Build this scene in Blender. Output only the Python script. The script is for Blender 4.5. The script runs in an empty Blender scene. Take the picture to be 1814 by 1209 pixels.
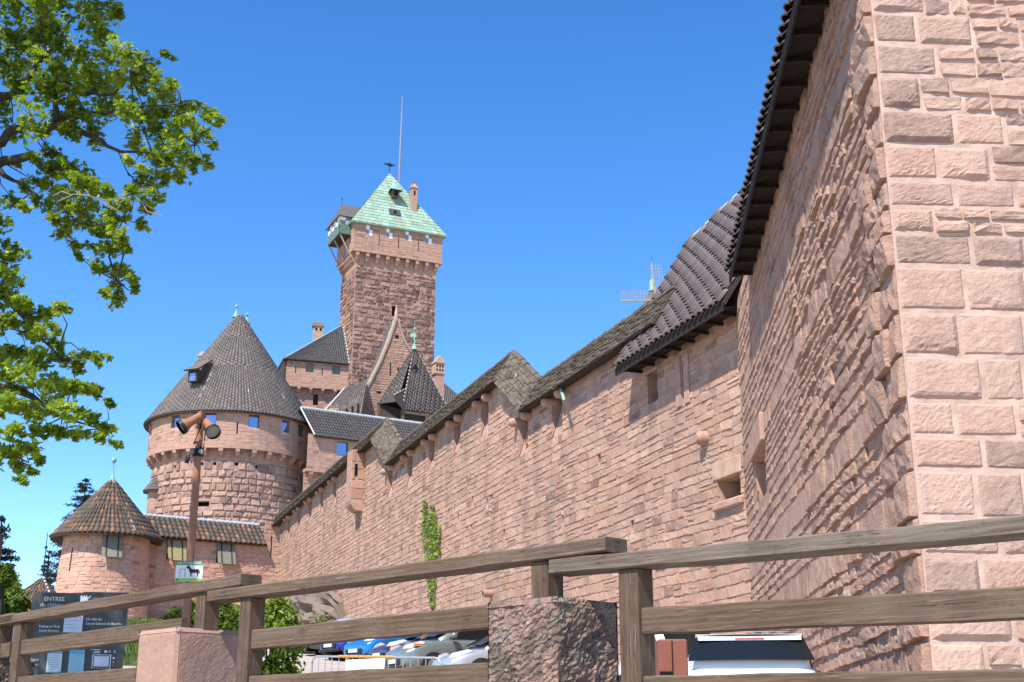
import bpy, math, random
import numpy as np
from mathutils import Vector, Matrix
rad = math.radians
scene = bpy.context.scene
COL = scene.collection

# ---------------------------------------------------------------- camera
EYE = np.array([0.0, 0.0, 1.6]); FPX = 2280.0; PITCH = rad(17.0)
cam_d = bpy.data.cameras.new('camera'); cam = bpy.data.objects.new('camera', cam_d); COL.objects.link(cam)
cam.location = EYE; cam.rotation_euler = (rad(90) + PITCH, 0, 0)
cam_d.sensor_width = 36.0; cam_d.lens = 36.0 * FPX / 1814.0; cam_d.clip_start = 0.1; cam_d.clip_end = 3000
scene.camera = cam

# ---------------------------------------------------------------- sky and sun
SUN_EL = rad(54.0); SUN_A = rad(29.0)      # sun behind the camera, a little to the left
S = np.array([-math.sin(SUN_A) * math.cos(SUN_EL), -math.cos(SUN_A) * math.cos(SUN_EL), math.sin(SUN_EL)])
world = bpy.data.worlds.new('World'); scene.world = world; world.use_nodes = True
wn = world.node_tree.nodes; wl = world.node_tree.links; wn.clear()
sky = wn.new('ShaderNodeTexSky'); sky.sky_type = 'NISHITA'; sky.sun_disc = False
sky.sun_elevation = SUN_EL; sky.sun_rotation = rad(180) + SUN_A
sky.altitude = 2200; sky.air_density = 1.0; sky.dust_density = 0.0; sky.ozone_density = 1.2
hs = wn.new('ShaderNodeHueSaturation'); hs.inputs['Hue'].default_value = 0.505; hs.inputs['Saturation'].default_value = 1.33
bg = wn.new('ShaderNodeBackground'); bg.inputs['Strength'].default_value = 0.15
wo = wn.new('ShaderNodeOutputWorld')
wl.new(sky.outputs[0], hs.inputs['Color']); wl.new(hs.outputs[0], bg.inputs[0]); wl.new(bg.outputs[0], wo.inputs[0])
sun_d = bpy.data.lights.new('sun', 'SUN'); sun_d.energy = 4.2; sun_d.angle = rad(0.53); sun_d.color = (1.0, 0.95, 0.865)
sun = bpy.data.objects.new('sun', sun_d); COL.objects.link(sun); sun.location = (-20, -60, 80)
sun.rotation_euler = Vector(-S).to_track_quat('-Z', 'Y').to_euler()
vs = scene.view_settings; vs.view_transform = 'Standard'; vs.look = 'None'; vs.gamma = 1.0; vs.use_curve_mapping = False
vs.exposure = 1.0
scene.cycles.max_bounces = 6; scene.cycles.diffuse_bounces = 3; scene.cycles.glossy_bounces = 3; scene.cycles.transmission_bounces = 4

# ---------------------------------------------------------------- measuring helpers
def ray(px, py):
    x = (px - 907) / FPX; z = (604.5 - py) / FPX; c, s = math.cos(PITCH), math.sin(PITCH)
    return np.array([x, c - z * s, s + z * c])
def at(px, py, Y):
    d = ray(px, py); return EYE + d * (Y / d[1])
def atz(px, py, z):
    d = ray(px, py); return EYE + d * ((z - EYE[2]) / d[2])
def onplane(px, py, P, n):
    d = ray(px, py); return EYE + d * (((np.asarray(P) - EYE) @ n) / (d @ n))
Z3 = np.array([0, 0, 1.0])
def unit(v):
    v = np.asarray(v, float); return v / np.linalg.norm(v)

# ---------------------------------------------------------------- object helpers
def thing(name, label, cat, loc=(0, 0, 0), group=None, rz=0.0):
    o = bpy.data.objects.new(name, None); COL.objects.link(o); o.location = [float(v) for v in loc]
    o.rotation_euler = (0, 0, rz); o.empty_display_size = 0.3
    o['label'] = label; o['category'] = cat
    if group: o['group'] = group
    return o
def tag(o, label=None, cat=None, group=None, kind=None):
    for k, v in (('label', label), ('category', cat), ('group', group), ('kind', kind)):
        if v: o[k] = v
    return o
def root_of(o):
    while o.parent: o = o.parent
    return o
def raw(name, V, F, mats, parent=None, tint=None, mi=None, smooth=False, local=False, uv=None):
    """one mesh object; V are world coordinates unless local"""
    V = np.asarray(V, float)
    me = bpy.data.meshes.new(name)
    if parent is not None and not local:
        V = V - np.array(root_of(parent).location)
    if isinstance(F, np.ndarray):
        nf, k = F.shape
        me.vertices.add(len(V)); me.vertices.foreach_set('co', V.astype(np.float32).ravel())
        me.loops.add(nf * k); me.loops.foreach_set('vertex_index', F.astype(np.int32).ravel())
        me.polygons.add(nf); me.polygons.foreach_set('loop_start', np.arange(0, nf * k, k, dtype=np.int32))
        me.update(calc_edges=True)
    else:
        me.from_pydata(V.tolist(), [], F)
    if not isinstance(mats, (list, tuple)): mats = [mats]
    for m in mats: me.materials.append(m)
    if mi is not None: me.polygons.foreach_set('material_index', np.asarray(mi, dtype=np.int32))
    if smooth is False: me.polygons.foreach_set('use_smooth', np.zeros(len(me.polygons), dtype=bool))
    else:
        sm = np.ones(len(me.polygons), dtype=bool) if smooth is True else np.asarray(smooth, dtype=bool)
        me.polygons.foreach_set('use_smooth', sm)
    if tint is not None:
        a = me.color_attributes.new('tint', 'FLOAT_COLOR', 'POINT')
        t = np.ones((len(V), 4), dtype=np.float32); t[:, :tint.shape[1]] = tint
        a.data.foreach_set('color', t.ravel())
    if uv is not None:
        a = me.color_attributes.new('leafuv', 'FLOAT_COLOR', 'POINT')
    me.validate(); me.update()
    o = bpy.data.objects.new(name, me); COL.objects.link(o)
    if parent is not None: o.parent = parent
    return o
class MB:
    """collects solids and builds ONE mesh object"""
    def __init__(s): s.v = []; s.f = []; s.m = []; s.sm = []
    def add(s, V, F, m=0, smooth=False):
        b = len(s.v); s.v += [tuple(map(float, p)) for p in V]
        for f in F: s.f.append([i + b for i in f]); s.m.append(m); s.sm.append(smooth)
        return s
    def quad(s, a, b, c, d, m=0): return s.add([a, b, c, d], [[0, 1, 2, 3]], m)
    def box(s, c, sx, sy, sz, ax=(1, 0, 0), ay=(0, 1, 0), az=(0, 0, 1), m=0, bev=0.0):
        c = np.asarray(c, float); ax, ay, az = [np.asarray(a, float) for a in (ax, ay, az)]
        if bev <= 0:
            V = [c + ax * sx / 2 * i + ay * sy / 2 * j + az * sz / 2 * k for i in (-1, 1) for j in (-1, 1) for k in (-1, 1)]
            F = [[0, 1, 3, 2], [4, 6, 7, 5], [0, 4, 5, 1], [2, 3, 7, 6], [0, 2, 6, 4], [1, 5, 7, 3]]
            return s.add(V, F, m)
        V = []; H = (sx / 2, sy / 2, sz / 2)
        idx = {}
        for i in (-1, 1):
            for j in (-1, 1):
                for k in (-1, 1):
                    for q in range(3):
                        h = [H[0] - bev, H[1] - bev, H[2] - bev]; h[q] = H[q]
                        idx[(i, j, k, q)] = len(V); V.append(c + ax * h[0] * i + ay * h[1] * j + az * h[2] * k)
        F = []
        for q in range(3):
            o1, o2 = [(1, 2), (2, 0), (0, 1)][q]
            for sgn in (-1, 1):
                f = []
                for a, b in ((-1, -1), (1, -1), (1, 1), (-1, 1)):
                    t = [0, 0, 0]; t[q] = sgn; t[o1] = a; t[o2] = b; f.append(idx[(t[0], t[1], t[2], q)])
                F.append(f if sgn > 0 else f[::-1])
        for q in range(3):
            o1, o2 = [(1, 2), (2, 0), (0, 1)][q]
            for a in (-1, 1):
                for b in (-1, 1):
                    t0 = [0, 0, 0]; t1 = [0, 0, 0]; t0[q] = -1; t1[q] = 1
                    for t in (t0, t1): t[o1] = a; t[o2] = b
                    t0, t1 = tuple(t0), tuple(t1)
                    f = [idx[t0 + (o1,)], idx[t1 + (o1,)], idx[t1 + (o2,)], idx[t0 + (o2,)]]
                    F.append(f if a * b < 0 else f[::-1])
        for i in (-1, 1):
            for j in (-1, 1):
                for k in (-1, 1):
                    f = [idx[(i, j, k, q)] for q in range(3)]
                    F.append(f if i * j * k > 0 else f[::-1])
        return s.add(V, F, m)
    def prism(s, poly, ext, m=0):
        """polygon (list of 3d points) extruded by vector ext"""
        P = [np.asarray(p, float) for p in poly]; n = len(P); e = np.asarray(ext, float)
        V = P + [p + e for p in P]
        F = [list(range(n))[::-1], list(range(n, 2 * n))] + [[i, (i + 1) % n, n + (i + 1) % n, n + i] for i in range(n)]
        return s.add(V, F, m)
    def tube(s, pts, rs, n=10, m=0, cap=True, smooth=True):
        pts = [np.asarray(p, float) for p in pts]
        if not isinstance(rs, (list, tuple)): rs = [rs] * len(pts)
        V = []; F = []
        for i, p in enumerate(pts):
            t = unit(pts[min(i + 1, len(pts) - 1)] - pts[max(i - 1, 0)])
            a = unit(np.cross(t, (0, 0, 1) if abs(t[2]) < .9 else (1, 0, 0))); b = np.cross(t, a)
            for k in range(n):
                an = 2 * math.pi * k / n; V.append(p + rs[i] * (a * math.cos(an) + b * math.sin(an)))
        for i in range(len(pts) - 1):
            for k in range(n):
                F.append([i * n + k, i * n + (k + 1) % n, (i + 1) * n + (k + 1) % n, (i + 1) * n + k])
        s.add(V, F, m, smooth)
        if cap:
            s.add(V[:n], [list(range(n))[::-1]], m); s.add(V[-n:], [list(range(n))], m)
        return s
    def lathe(s, c, prof, n=24, m=0, smooth=True, a0=0, a1=2 * math.pi):
        c = np.asarray(c, float); full = abs(a1 - a0 - 2 * math.pi) < 1e-6; V = []; F = []
        kk = n if full else n + 1
        for r, z in prof:
            for k in range(kk):
                an = a0 + (a1 - a0) * k / n; V.append(c + np.array([r * math.cos(an), r * math.sin(an), z]))
        for i in range(len(prof) - 1):
            for k in range(n):
                F.append([i * kk + k, i * kk + (k + 1) % kk, (i + 1) * kk + (k + 1) % kk, (i + 1) * kk + k])
        return s.add(V, F, m, smooth)
    def build(s, name, mats, parent=None, local=False, tint=None):
        t = None
        if tint is not None:
            t = np.tile(np.array([tint], dtype=np.float32), (len(s.v), 1))
        return raw(name, np.array(s.v), s.f, mats, parent, mi=s.m, smooth=s.sm, local=local, tint=t)
# ---------------------------------------------------------------- materials
def newmat(name):
    m = bpy.data.materials.new(name); m.use_nodes = True
    nt = m.node_tree; nt.nodes.clear()
    out = nt.nodes.new('ShaderNodeOutputMaterial'); b = nt.nodes.new('ShaderNodeBsdfPrincipled')
    nt.links.new(b.outputs[0], out.inputs[0]); return m, nt, b
def N(nt, t, **kw):
    n = nt.nodes.new(t)
    for k, v in kw.items():
        if k in n.inputs: n.inputs[k].default_value = v
        else: setattr(n, k, v)
    return n
def L(nt, a, b): nt.links.new(a, b)
def ramp(nt, fac, stops, interp='LINEAR'):
    r = nt.nodes.new('ShaderNodeValToRGB'); r.color_ramp.interpolation = interp
    e = r.color_ramp.elements
    while len(e) > 1: e.remove(e[-1])
    e[0].position = stops[0][0]; e[0].color = tuple(stops[0][1]) + (1,)
    for p, c in stops[1:]:
        x = e.new(p); x.color = tuple(c) + (1,)
    L(nt, fac, r.inputs[0]); return r.outputs[0]
def fmap(nt, v, a, b, c=0.0, d=1.0):
    r = nt.nodes.new('ShaderNodeMapRange'); r.inputs[1].default_value = a; r.inputs[2].default_value = b
    r.inputs[3].default_value = c; r.inputs[4].default_value = d; L(nt, v, r.inputs[0]); return r.outputs[0]
def math2(nt, op, a, b):
    r = nt.nodes.new('ShaderNodeMath'); r.operation = op
    for i, q in enumerate((a, b)):
        if isinstance(q, (int, float)): r.inputs[i].default_value = q
        else: L(nt, q, r.inputs[i])
    return r.outputs[0]
def mixc(nt, f, a, b, mode='MIX'):
    r = nt.nodes.new('ShaderNodeMix'); r.data_type = 'RGBA'; r.blend_type = mode
    for i, q in ((0, f), (6, a), (7, b)):
        if isinstance(q, (int, float)): r.inputs[i].default_value = q
        elif isinstance(q, tuple): r.inputs[i].default_value = q + (1,) if len(q) == 3 else q
        else: L(nt, q, r.inputs[i])
    return r.outputs[2]
def coords(nt, scale=(1, 1, 1), rot=(0, 0, 0)):
    tc = nt.nodes.new('ShaderNodeTexCoord'); mp = nt.nodes.new('ShaderNodeMapping')
    mp.inputs['Scale'].default_value = scale; mp.inputs['Rotation'].default_value = rot
    L(nt, tc.outputs['Object'], mp.inputs[0]); return mp.outputs[0]
def noise(nt, vec, scale, detail=4, rough=0.55, dist=0.0):
    n = nt.nodes.new('ShaderNodeTexNoise'); n.inputs['Scale'].default_value = scale; n.inputs['Detail'].default_value = detail
    n.inputs['Roughness'].default_value = rough; n.inputs['Distortion'].default_value = dist
    L(nt, vec, n.inputs['Vector']); return n.outputs['Fac']
def bump(nt, b, h, strength, dist):
    n = nt.nodes.new('ShaderNodeBump'); n.inputs['Strength'].default_value = strength; n.inputs['Distance'].default_value = dist
    L(nt, h, n.inputs['Height']); L(nt, n.outputs[0], b.inputs['Normal'])

def stone_mat(name, cols, dark=(.16, .10, .085), darkfrac=0.1, mott=0.35, bumps=0.5, bscale=9.0, bdist=0.03, lichen=0.0, stain=0.0, ls=1.0):
    m, nt, b = newmat(name)
    at_ = N(nt, 'ShaderNodeAttribute', attribute_name='tint'); sp = N(nt, 'ShaderNodeSeparateColor'); L(nt, at_.outputs['Color'], sp.inputs[0])
    cols = [(q[0] * 1.0, q[1] * .985, q[2] * .91) for q in cols]
    k = len(cols); c = ramp(nt, sp.outputs[0], [(i / (k - 1), q) for i, q in enumerate(cols)])
    v = coords(nt)
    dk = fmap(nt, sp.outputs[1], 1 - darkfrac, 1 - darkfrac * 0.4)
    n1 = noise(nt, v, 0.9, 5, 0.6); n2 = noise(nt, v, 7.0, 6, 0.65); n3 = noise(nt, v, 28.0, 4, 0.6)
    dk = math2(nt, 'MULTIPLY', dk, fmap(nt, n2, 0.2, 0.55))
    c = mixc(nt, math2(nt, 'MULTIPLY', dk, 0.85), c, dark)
    c = mixc(nt, fmap(nt, n2, 0.3, 0.72, 0.0, mott), c, tuple(x * 0.62 for x in cols[0]))
    c = mixc(nt, fmap(nt, n1, 0.42, 0.7, 0.0, mott * 0.8), c, (cols[-1][0] * 1.05, cols[-1][1] * 1.12, cols[-1][2] * 1.15))
    pit = fmap(nt, n3, 0.62, 0.75, 0.0, 0.45); c = mixc(nt, pit, c, tuple(x * 0.4 for x in cols[0]))
    if stain > 0:
        vs_ = coords(nt, (1.3, 1.3, 0.16)); ns = noise(nt, vs_, 0.8 * ls, 5, 0.6)
        c = mixc(nt, fmap(nt, ns, 0.50, 0.72, 0, stain), c, (.15, .115, .098)); ng = noise(nt, v, .35 * ls, 6, .62); c = mixc(nt, fmap(nt, ng, .52, .72, 0, stain * .7), c, (.20, .155, .13))
    if lichen > 0:
        nl = noise(nt, v, 2.3 * ls, 8, 0.7); c = mixc(nt, fmap(nt, nl, 0.50, 0.58, 0, lichen), c, (.17, .155, .135))
        nk = noise(nt, v, 4.1 * ls, 8, 0.75); c = mixc(nt, fmap(nt, nk, 0.52, 0.60, 0, lichen), c, (.07, .06, .055))
        ny = noise(nt, v, 1.9 * ls, 6, 0.7, 0.4); c = mixc(nt, fmap(nt, ny, 0.60, 0.66, 0, lichen * .8), c, (.34, .25, .05))
        nw = noise(nt, v, 9.0 * ls, 6, 0.7); c = mixc(nt, fmap(nt, nw, 0.58, 0.64, 0, lichen), c, (.40, .39, .35))
    L(nt, c, b.inputs['Base Color']); b.inputs['Roughness'].default_value = 0.92; b.inputs['Specular IOR Level'].default_value = 0.15
    h = math2(nt, 'ADD', noise(nt, v, bscale, 7, 0.65), math2(nt, 'MULTIPLY', n3, 0.45))
    bump(nt, b, h, bumps, bdist); return m
def pillar_mat():
    m, nt, b = newmat('crusted_sandstone_pillar'); v = coords(nt); vd = coords(nt, (1, 1, 1), (0, rad(35), rad(20)))
    n1 = noise(nt, v, 3.2, 7, .68, .5); n2 = noise(nt, v, 9, 7, .7); n3 = noise(nt, v, 42, 4, .6); n4 = noise(nt, v, 5.5, 8, .75)
    c = mixc(nt, fmap(nt, n2, .35, .65), (.27, .165, .125), (.36, .235, .18))
    c = mixc(nt, fmap(nt, n1, .42, .56, 0, .82), c, (.095, .079, .063)); c = mixc(nt, fmap(nt, n4, .54, .62, 0, .75), c, (.22, .20, .17))
    c = mixc(nt, fmap(nt, n3, .64, .70, 0, .75), c, (.42, .40, .34)); c = mixc(nt, fmap(nt, n3, .36, .30, 0, .8), c, (.03, .025, .022))
    ny = noise(nt, v, 4.3, 6, .7, .4); c = mixc(nt, fmap(nt, ny, .63, .68, 0, .8), c, (.24, .18, .05))
    w = N(nt, 'ShaderNodeTexWave', wave_type='BANDS', bands_direction='Z'); w.inputs['Scale'].default_value = 9; w.inputs['Distortion'].default_value = 9; w.inputs['Detail'].default_value = 4; w.inputs['Detail Scale'].default_value = 2; L(nt, vd, w.inputs[0])
    L(nt, c, b.inputs['Base Color']); b.inputs['Roughness'].default_value = .95; b.inputs['Specular IOR Level'].default_value = .1
    bump(nt, b, math2(nt, 'ADD', math2(nt, 'MULTIPLY', w.outputs['Fac'], .55), math2(nt, 'ADD', n2, math2(nt, 'MULTIPLY', n3, .6))), 1.0, .022); return m
def plain(name, col, rough=0.6, metal=0.0, spec=0.3, var=0.25, vscale=6.0, bumps=0.0, bscale=30.0, sc=(1, 1, 1), coat=0.0):
    m, nt, b = newmat(name); v = coords(nt, sc)
    n = noise(nt, v, vscale, 5, 0.6)
    c = mixc(nt, fmap(nt, n, 0.3, 0.7), tuple(x * (1 - var) for x in col), tuple(min(1, x * (1 + var)) for x in col))
    L(nt, c, b.inputs['Base Color']); b.inputs['Roughness'].default_value = rough; b.inputs['Metallic'].default_value = metal
    b.inputs['Specular IOR Level'].default_value = spec; b.inputs['Coat Weight'].default_value = coat
    if bumps > 0: bump(nt, b, noise(nt, v, bscale, 5, 0.6), bumps, 0.02)
    return m
def wood_mat(name, c0, c1, c2, axis):
    m, nt, b = newmat(name); sc = [26.0, 26.0, 26.0]
    # axis: unit direction of the grain (world), handled by rotating the coordinates about Z
    v0 = coords(nt, (1, 1, 1), (0, 0, -math.atan2(axis[1], axis[0])) if abs(axis[2]) < .5 else (0, rad(90), 0))
    mp = N(nt, 'ShaderNodeMapping'); mp.inputs['Scale'].default_value = (0.9, 22.0, 22.0); L(nt, v0, mp.inputs[0])
    n1 = noise(nt, mp.outputs[0], 1.6, 7, 0.7, 0.6)
    mp2 = N(nt, 'ShaderNodeMapping'); mp2.inputs['Scale'].default_value = (1.1, 5.0, 5.0); L(nt, v0, mp2.inputs[0])
    n2 = noise(nt, mp2.outputs[0], 0.9, 5, 0.6, 1.2)
    w = N(nt, 'ShaderNodeTexWave', wave_type='RINGS', rings_direction='X'); w.inputs['Scale'].default_value = 2.2; w.inputs['Distortion'].default_value = 5.0
    w.inputs['Detail'].default_value = 3; L(nt, mp2.outputs[0], w.inputs[0])
    c = mixc(nt, fmap(nt, n1, 0.25, 0.75), c0, c1); c = mixc(nt, fmap(nt, n2, 0.42, 0.75, 0, 0.8), c, c2)
    c = mixc(nt, fmap(nt, w.outputs['Fac'], 0.5, 1.0, 0, 0.16), c, tuple(x * 1.6 for x in c2))
    n5 = noise(nt, v0, 3.0, 6, 0.7); c = mixc(nt, fmap(nt, n5, 0.55, 0.75, 0, 0.5), c, (.045, .03, .02))
    nw = noise(nt, mp.outputs[0], 5.0, 4, 0.6); c = mixc(nt, fmap(nt, nw, 0.58, 0.72, 0, 0.5), c, (.30, .25, .195))
    mk = N(nt, 'ShaderNodeMapping'); mk.inputs['Scale'].default_value = (1.6, 5.0, 5.0); L(nt, v0, mk.inputs[0])
    vo = N(nt, 'ShaderNodeTexVoronoi'); vo.inputs['Scale'].default_value = 1.0; L(nt, mk.outputs[0], vo.inputs['Vector'])
    c = mixc(nt, fmap(nt, vo.outputs['Distance'], .16, .07, 0, .8), c, (.03, .018, .01))
    mc = N(nt, 'ShaderNodeMapping'); mc.inputs['Scale'].default_value = (0.45, 15.0, 15.0); L(nt, v0, mc.inputs[0]); nc_ = noise(nt, mc.outputs[0], 2.2, 3, 0.5, 0.3)
    crack = fmap(nt, math2(nt, 'ABSOLUTE', math2(nt, 'SUBTRACT', nc_, .5), 0), .012, .0, 0, 1); crack = math2(nt, 'MULTIPLY', crack, fmap(nt, n5, .5, .6))
    c = mixc(nt, math2(nt, 'MULTIPLY', crack, .8), c, (.018, .011, .007))
    L(nt, c, b.inputs['Base Color']); b.inputs['Roughness'].default_value = 0.8; b.inputs['Specular IOR Level'].default_value = 0.2
    bump(nt, b, math2(nt, 'SUBTRACT', n1, math2(nt, 'MULTIPLY', crack, .8)), 0.5, 0.01); return m
def tile_mat(name, cols, moss=0.3, mosscol=(.10, .085, .06), rough=0.6, spec=0.35):
    m, nt, b = newmat(name)
    at_ = N(nt, 'ShaderNodeAttribute', attribute_name='tint'); sp = N(nt, 'ShaderNodeSeparateColor'); L(nt, at_.outputs['Color'], sp.inputs[0])
    k = len(cols); c = ramp(nt, sp.outputs[0], [(i / (k - 1), q) for i, q in enumerate(cols)])
    v = coords(nt); n = noise(nt, v, 2.2, 7, 0.7); c = mixc(nt, fmap(nt, n, 0.48, 0.66, 0, moss), c, mosscol)
    n2 = noise(nt, v, 13, 5, 0.6); c = mixc(nt, fmap(nt, n2, 0.35, 0.75, 0, .4), c, tuple(x * .5 for x in cols[0]))
    L(nt, c, b.inputs['Base Color']); b.inputs['Roughness'].default_value = rough; b.inputs['Specular IOR Level'].default_value = spec
    bump(nt, b, n2, 0.25, 0.02); return m
PINKS = [(.30, .175, .132), (.44, .258, .195), (.48, .29, .22), (.40, .255, .20), (.53, .345, .265), (.43, .238, .175), (.35, .222, .18), (.49, .315, .245)]
M = {}
M['wall'] = stone_mat('curtain_wall_stone', PINKS, darkfrac=0.07, mott=0.4, bumps=0.6, stain=0.5)
M['rough'] = stone_mat('rough_bossed_stone', [(.35, .208, .16), (.43, .262, .205), (.46, .292, .23), (.39, .242, .195), (.42, .283, .22)], darkfrac=0.08, mott=0.4, bumps=0.9, bscale=6.0, bdist=0.05, stain=0.4)
M['ashlar'] = stone_mat('pink_ashlar_stone', [(.46, .288, .236), (.50, .325, .268), (.53, .355, .30), (.40, .255, .212), (.49, .34, .275)], darkfrac=0.26, dark=(.24, .165, .13), mott=0.45, bumps=0.9, bscale=9.0, bdist=0.03, stain=0.35)
M['tower'] = stone_mat('tower_block_stone', [(0.351, 0.221, 0.179), (0.429, 0.27, 0.218), (0.468, 0.305, 0.247), (0.377, 0.247, 0.205)], darkfrac=0.3, dark=(.12, .085, .075), mott=0.35, bumps=0.5, stain=.45)
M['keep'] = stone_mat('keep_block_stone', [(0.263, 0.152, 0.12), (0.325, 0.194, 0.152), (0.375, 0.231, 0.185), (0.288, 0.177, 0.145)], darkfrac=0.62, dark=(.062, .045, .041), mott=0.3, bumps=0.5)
M['gallery'] = stone_mat('gallery_dressed_stone', [(0.385, 0.22, 0.167), (0.44, 0.259, 0.198), (0.462, 0.284, 0.22), (0.407, 0.242, 0.187)], darkfrac=0.06, mott=0.3, bumps=0.4, stain=.4)
M['smalltower'] = stone_mat('small_tower_stone', [(0.5, 0.281, 0.213), (0.575, 0.331, 0.25), (0.613, 0.375, 0.288), (0.525, 0.306, 0.235)], darkfrac=0.06, mott=0.3, bumps=0.4, stain=.35)
M['mortar'] = plain('lime_mortar', (.44, .29, .225), 0.95, var=0.3, vscale=3.0, bumps=0.5, bscale=25)
M['mortar_dark'] = plain('weathered_mortar', (.33, .205, .158), 0.95, var=0.25, vscale=2.0, bumps=0.4, bscale=20)
M['mortar_pale'] = plain('pale_pointing', (.48, .33, .26), 0.95, var=0.25, vscale=3.0, bumps=0.5, bscale=30)
M['trim'] = plain('dressed_pink_trim', (.38, .228, .17), 0.9, var=0.22, vscale=2.5, bumps=0.3, bscale=14)
M['trim_buff'] = plain('buff_dressed_stone', (.40, .265, .185), 0.9, var=0.25, vscale=2.0, bumps=0.3, bscale=14)
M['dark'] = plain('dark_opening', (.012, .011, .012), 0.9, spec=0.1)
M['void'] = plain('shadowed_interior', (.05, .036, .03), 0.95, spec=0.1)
M['slate'] = tile_mat('dark_roof_tiles', [(0.119, 0.096, 0.084), (0.162, 0.131, 0.113), (0.203, 0.163, 0.14), (0.135, 0.113, 0.101)], 0.25, (.10, .085, .075))
M['slate_b'] = tile_mat('bluish_dark_roof_tiles', [(0.072, 0.064, 0.064), (0.094, 0.083, 0.082), (0.11, 0.098, 0.096)], 0.2, (.09, .08, .075))
M['browntile'] = tile_mat('brown_barrel_tiles', [(0.105, 0.074, 0.069), (0.135, 0.095, 0.088), (0.16, 0.115, 0.108), (0.117, 0.087, 0.083)], 0.2, (.15, .12, .10), 0.5, 0.45)
M['orangetile'] = tile_mat('weathered_orange_tiles', [(0.112, 0.092, 0.073), (0.134, 0.101, 0.078), (0.168, 0.129, 0.095), (0.123, 0.095, 0.076), (0.134, 0.101, 0.078), (0.246, 0.134, 0.084), (0.381, 0.179, 0.095)], 0.6, (.085, .07, .055), 0.85, 0.15)
M['flag'] = stone_mat('mossy_stone_flags', [(.092, .074, .060), (.135, .108, .088), (.175, .145, .122), (.11, .09, .075), (.175, .13, .10)], darkfrac=0.2, dark=(.045, .037, .03), mott=0.6, bumps=0.9, bscale=8, bdist=.05)
M['ridgemortar'] = plain('white_ridge_mortar', (.42, .405, .385), 0.9, var=0.2, vscale=8)
M['copper'] = None
M['timber'] = plain('dark_timber', (.05, .034, .025), 0.85, var=0.4, vscale=9, bumps=0.4, sc=(4, 4, 1))
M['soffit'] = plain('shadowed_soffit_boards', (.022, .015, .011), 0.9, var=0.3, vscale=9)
M['timber_mid'] = plain('brown_timber', (.13, .085, .055), 0.85, var=0.35, vscale=9, bumps=0.4)
M['glass'] = plain('sky_reflecting_pane', (.30, .36, .52), 0.05, metal=0.75, spec=0.8, var=0.08)
M['shutter'] = plain('grey_green_shutter_boards', (.20, .20, .155), 0.85, var=0.35, vscale=4, sc=(6, 6, .6))
M['shutter_y'] = plain('yellow_green_shutter_boards', (.30, .26, .12), 0.85, var=0.3, vscale=4, sc=(6, 6, .6))
M['white'] = plain('white_paint', (.80, .79, .77), 0.6, var=0.05)
M['greypaint'] = plain('grey_paint', (.22, .22, .23), 0.6, var=0.1)
M['iron'] = plain('dark_iron', (.03, .03, .03), 0.5, metal=0.6)
M['lead'] = plain('weathered_lead_flashing', (.48, .50, .51), 0.6, metal=0.1, var=0.25)
M['verdigris'] = plain('verdigris_copper', (.20, .36, .28), 0.7, var=0.3, vscale=5)
M['greywood'] = plain('silvered_wood', (.32, .27, .22), 0.85, var=0.25)
def copper():
    m, nt, b = newmat('green_copper_sheet_roof')
    at_ = N(nt, 'ShaderNodeAttribute', attribute_name='tint'); sp = N(nt, 'ShaderNodeSeparateColor'); L(nt, at_.outputs['Color'], sp.inputs[0])
    c = ramp(nt, sp.outputs[0], [(0, (.22, .345, .26)), (.4, (.27, .405, .31)), (.8, (.32, .46, .36)), (1, (.20, .29, .22))])
    v = coords(nt, (1, 1, .45)); n = noise(nt, v, 0.9, 7, .7, .6)
    c = mixc(nt, fmap(nt, n, .48, .62, 0, .75), c, (.25, .22, .12))
    v2 = coords(nt); n2 = noise(nt, v2, 3, 5, .6); c = mixc(nt, fmap(nt, n2, .4, .7, 0, .25), c, (.28, .44, .36))
    L(nt, c, b.inputs['Base Color']); b.inputs['Roughness'].default_value = .65; b.inputs['Specular IOR Level'].default_value = .2
    bump(nt, b, n2, .2, .05); return m
M['copper'] = copper()

# ---------------------------------------------------------------- masonry
RNG = np.random.default_rng(7)
def plane_map(O, U, n, wob=0.0):
    O, U, n = [np.asarray(a, float) for a in (O, U, n)]
    def f(u, v, d):
        u = np.asarray(u, float); v = np.asarray(v, float); d = np.asarray(d, float)
        vv = v + wob * (np.sin(u * .31 + v * .7) + .6 * np.sin(u * .83 + 1.3 + v * .2))
        return O + u[..., None] * U + vv[..., None] * Z3 + d[..., None] * n
    return f
def cyl_map(c, R, batter=0.0, z0=0.0):
    c = np.asarray(c, float)
    def f(u, v, d):     # u = arc length at radius R, angle measured from -Y (towards the camera), growing to +X
        u = np.asarray(u, float); v = np.asarray(v, float); d = np.asarray(d, float)
        a = u / R; r = R + d + batter * np.maximum(z0 - v, 0)
        return np.stack([c[0] + r * np.sin(a), c[1] - r * np.cos(a), v + 0 * a], -1)
    return f
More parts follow.
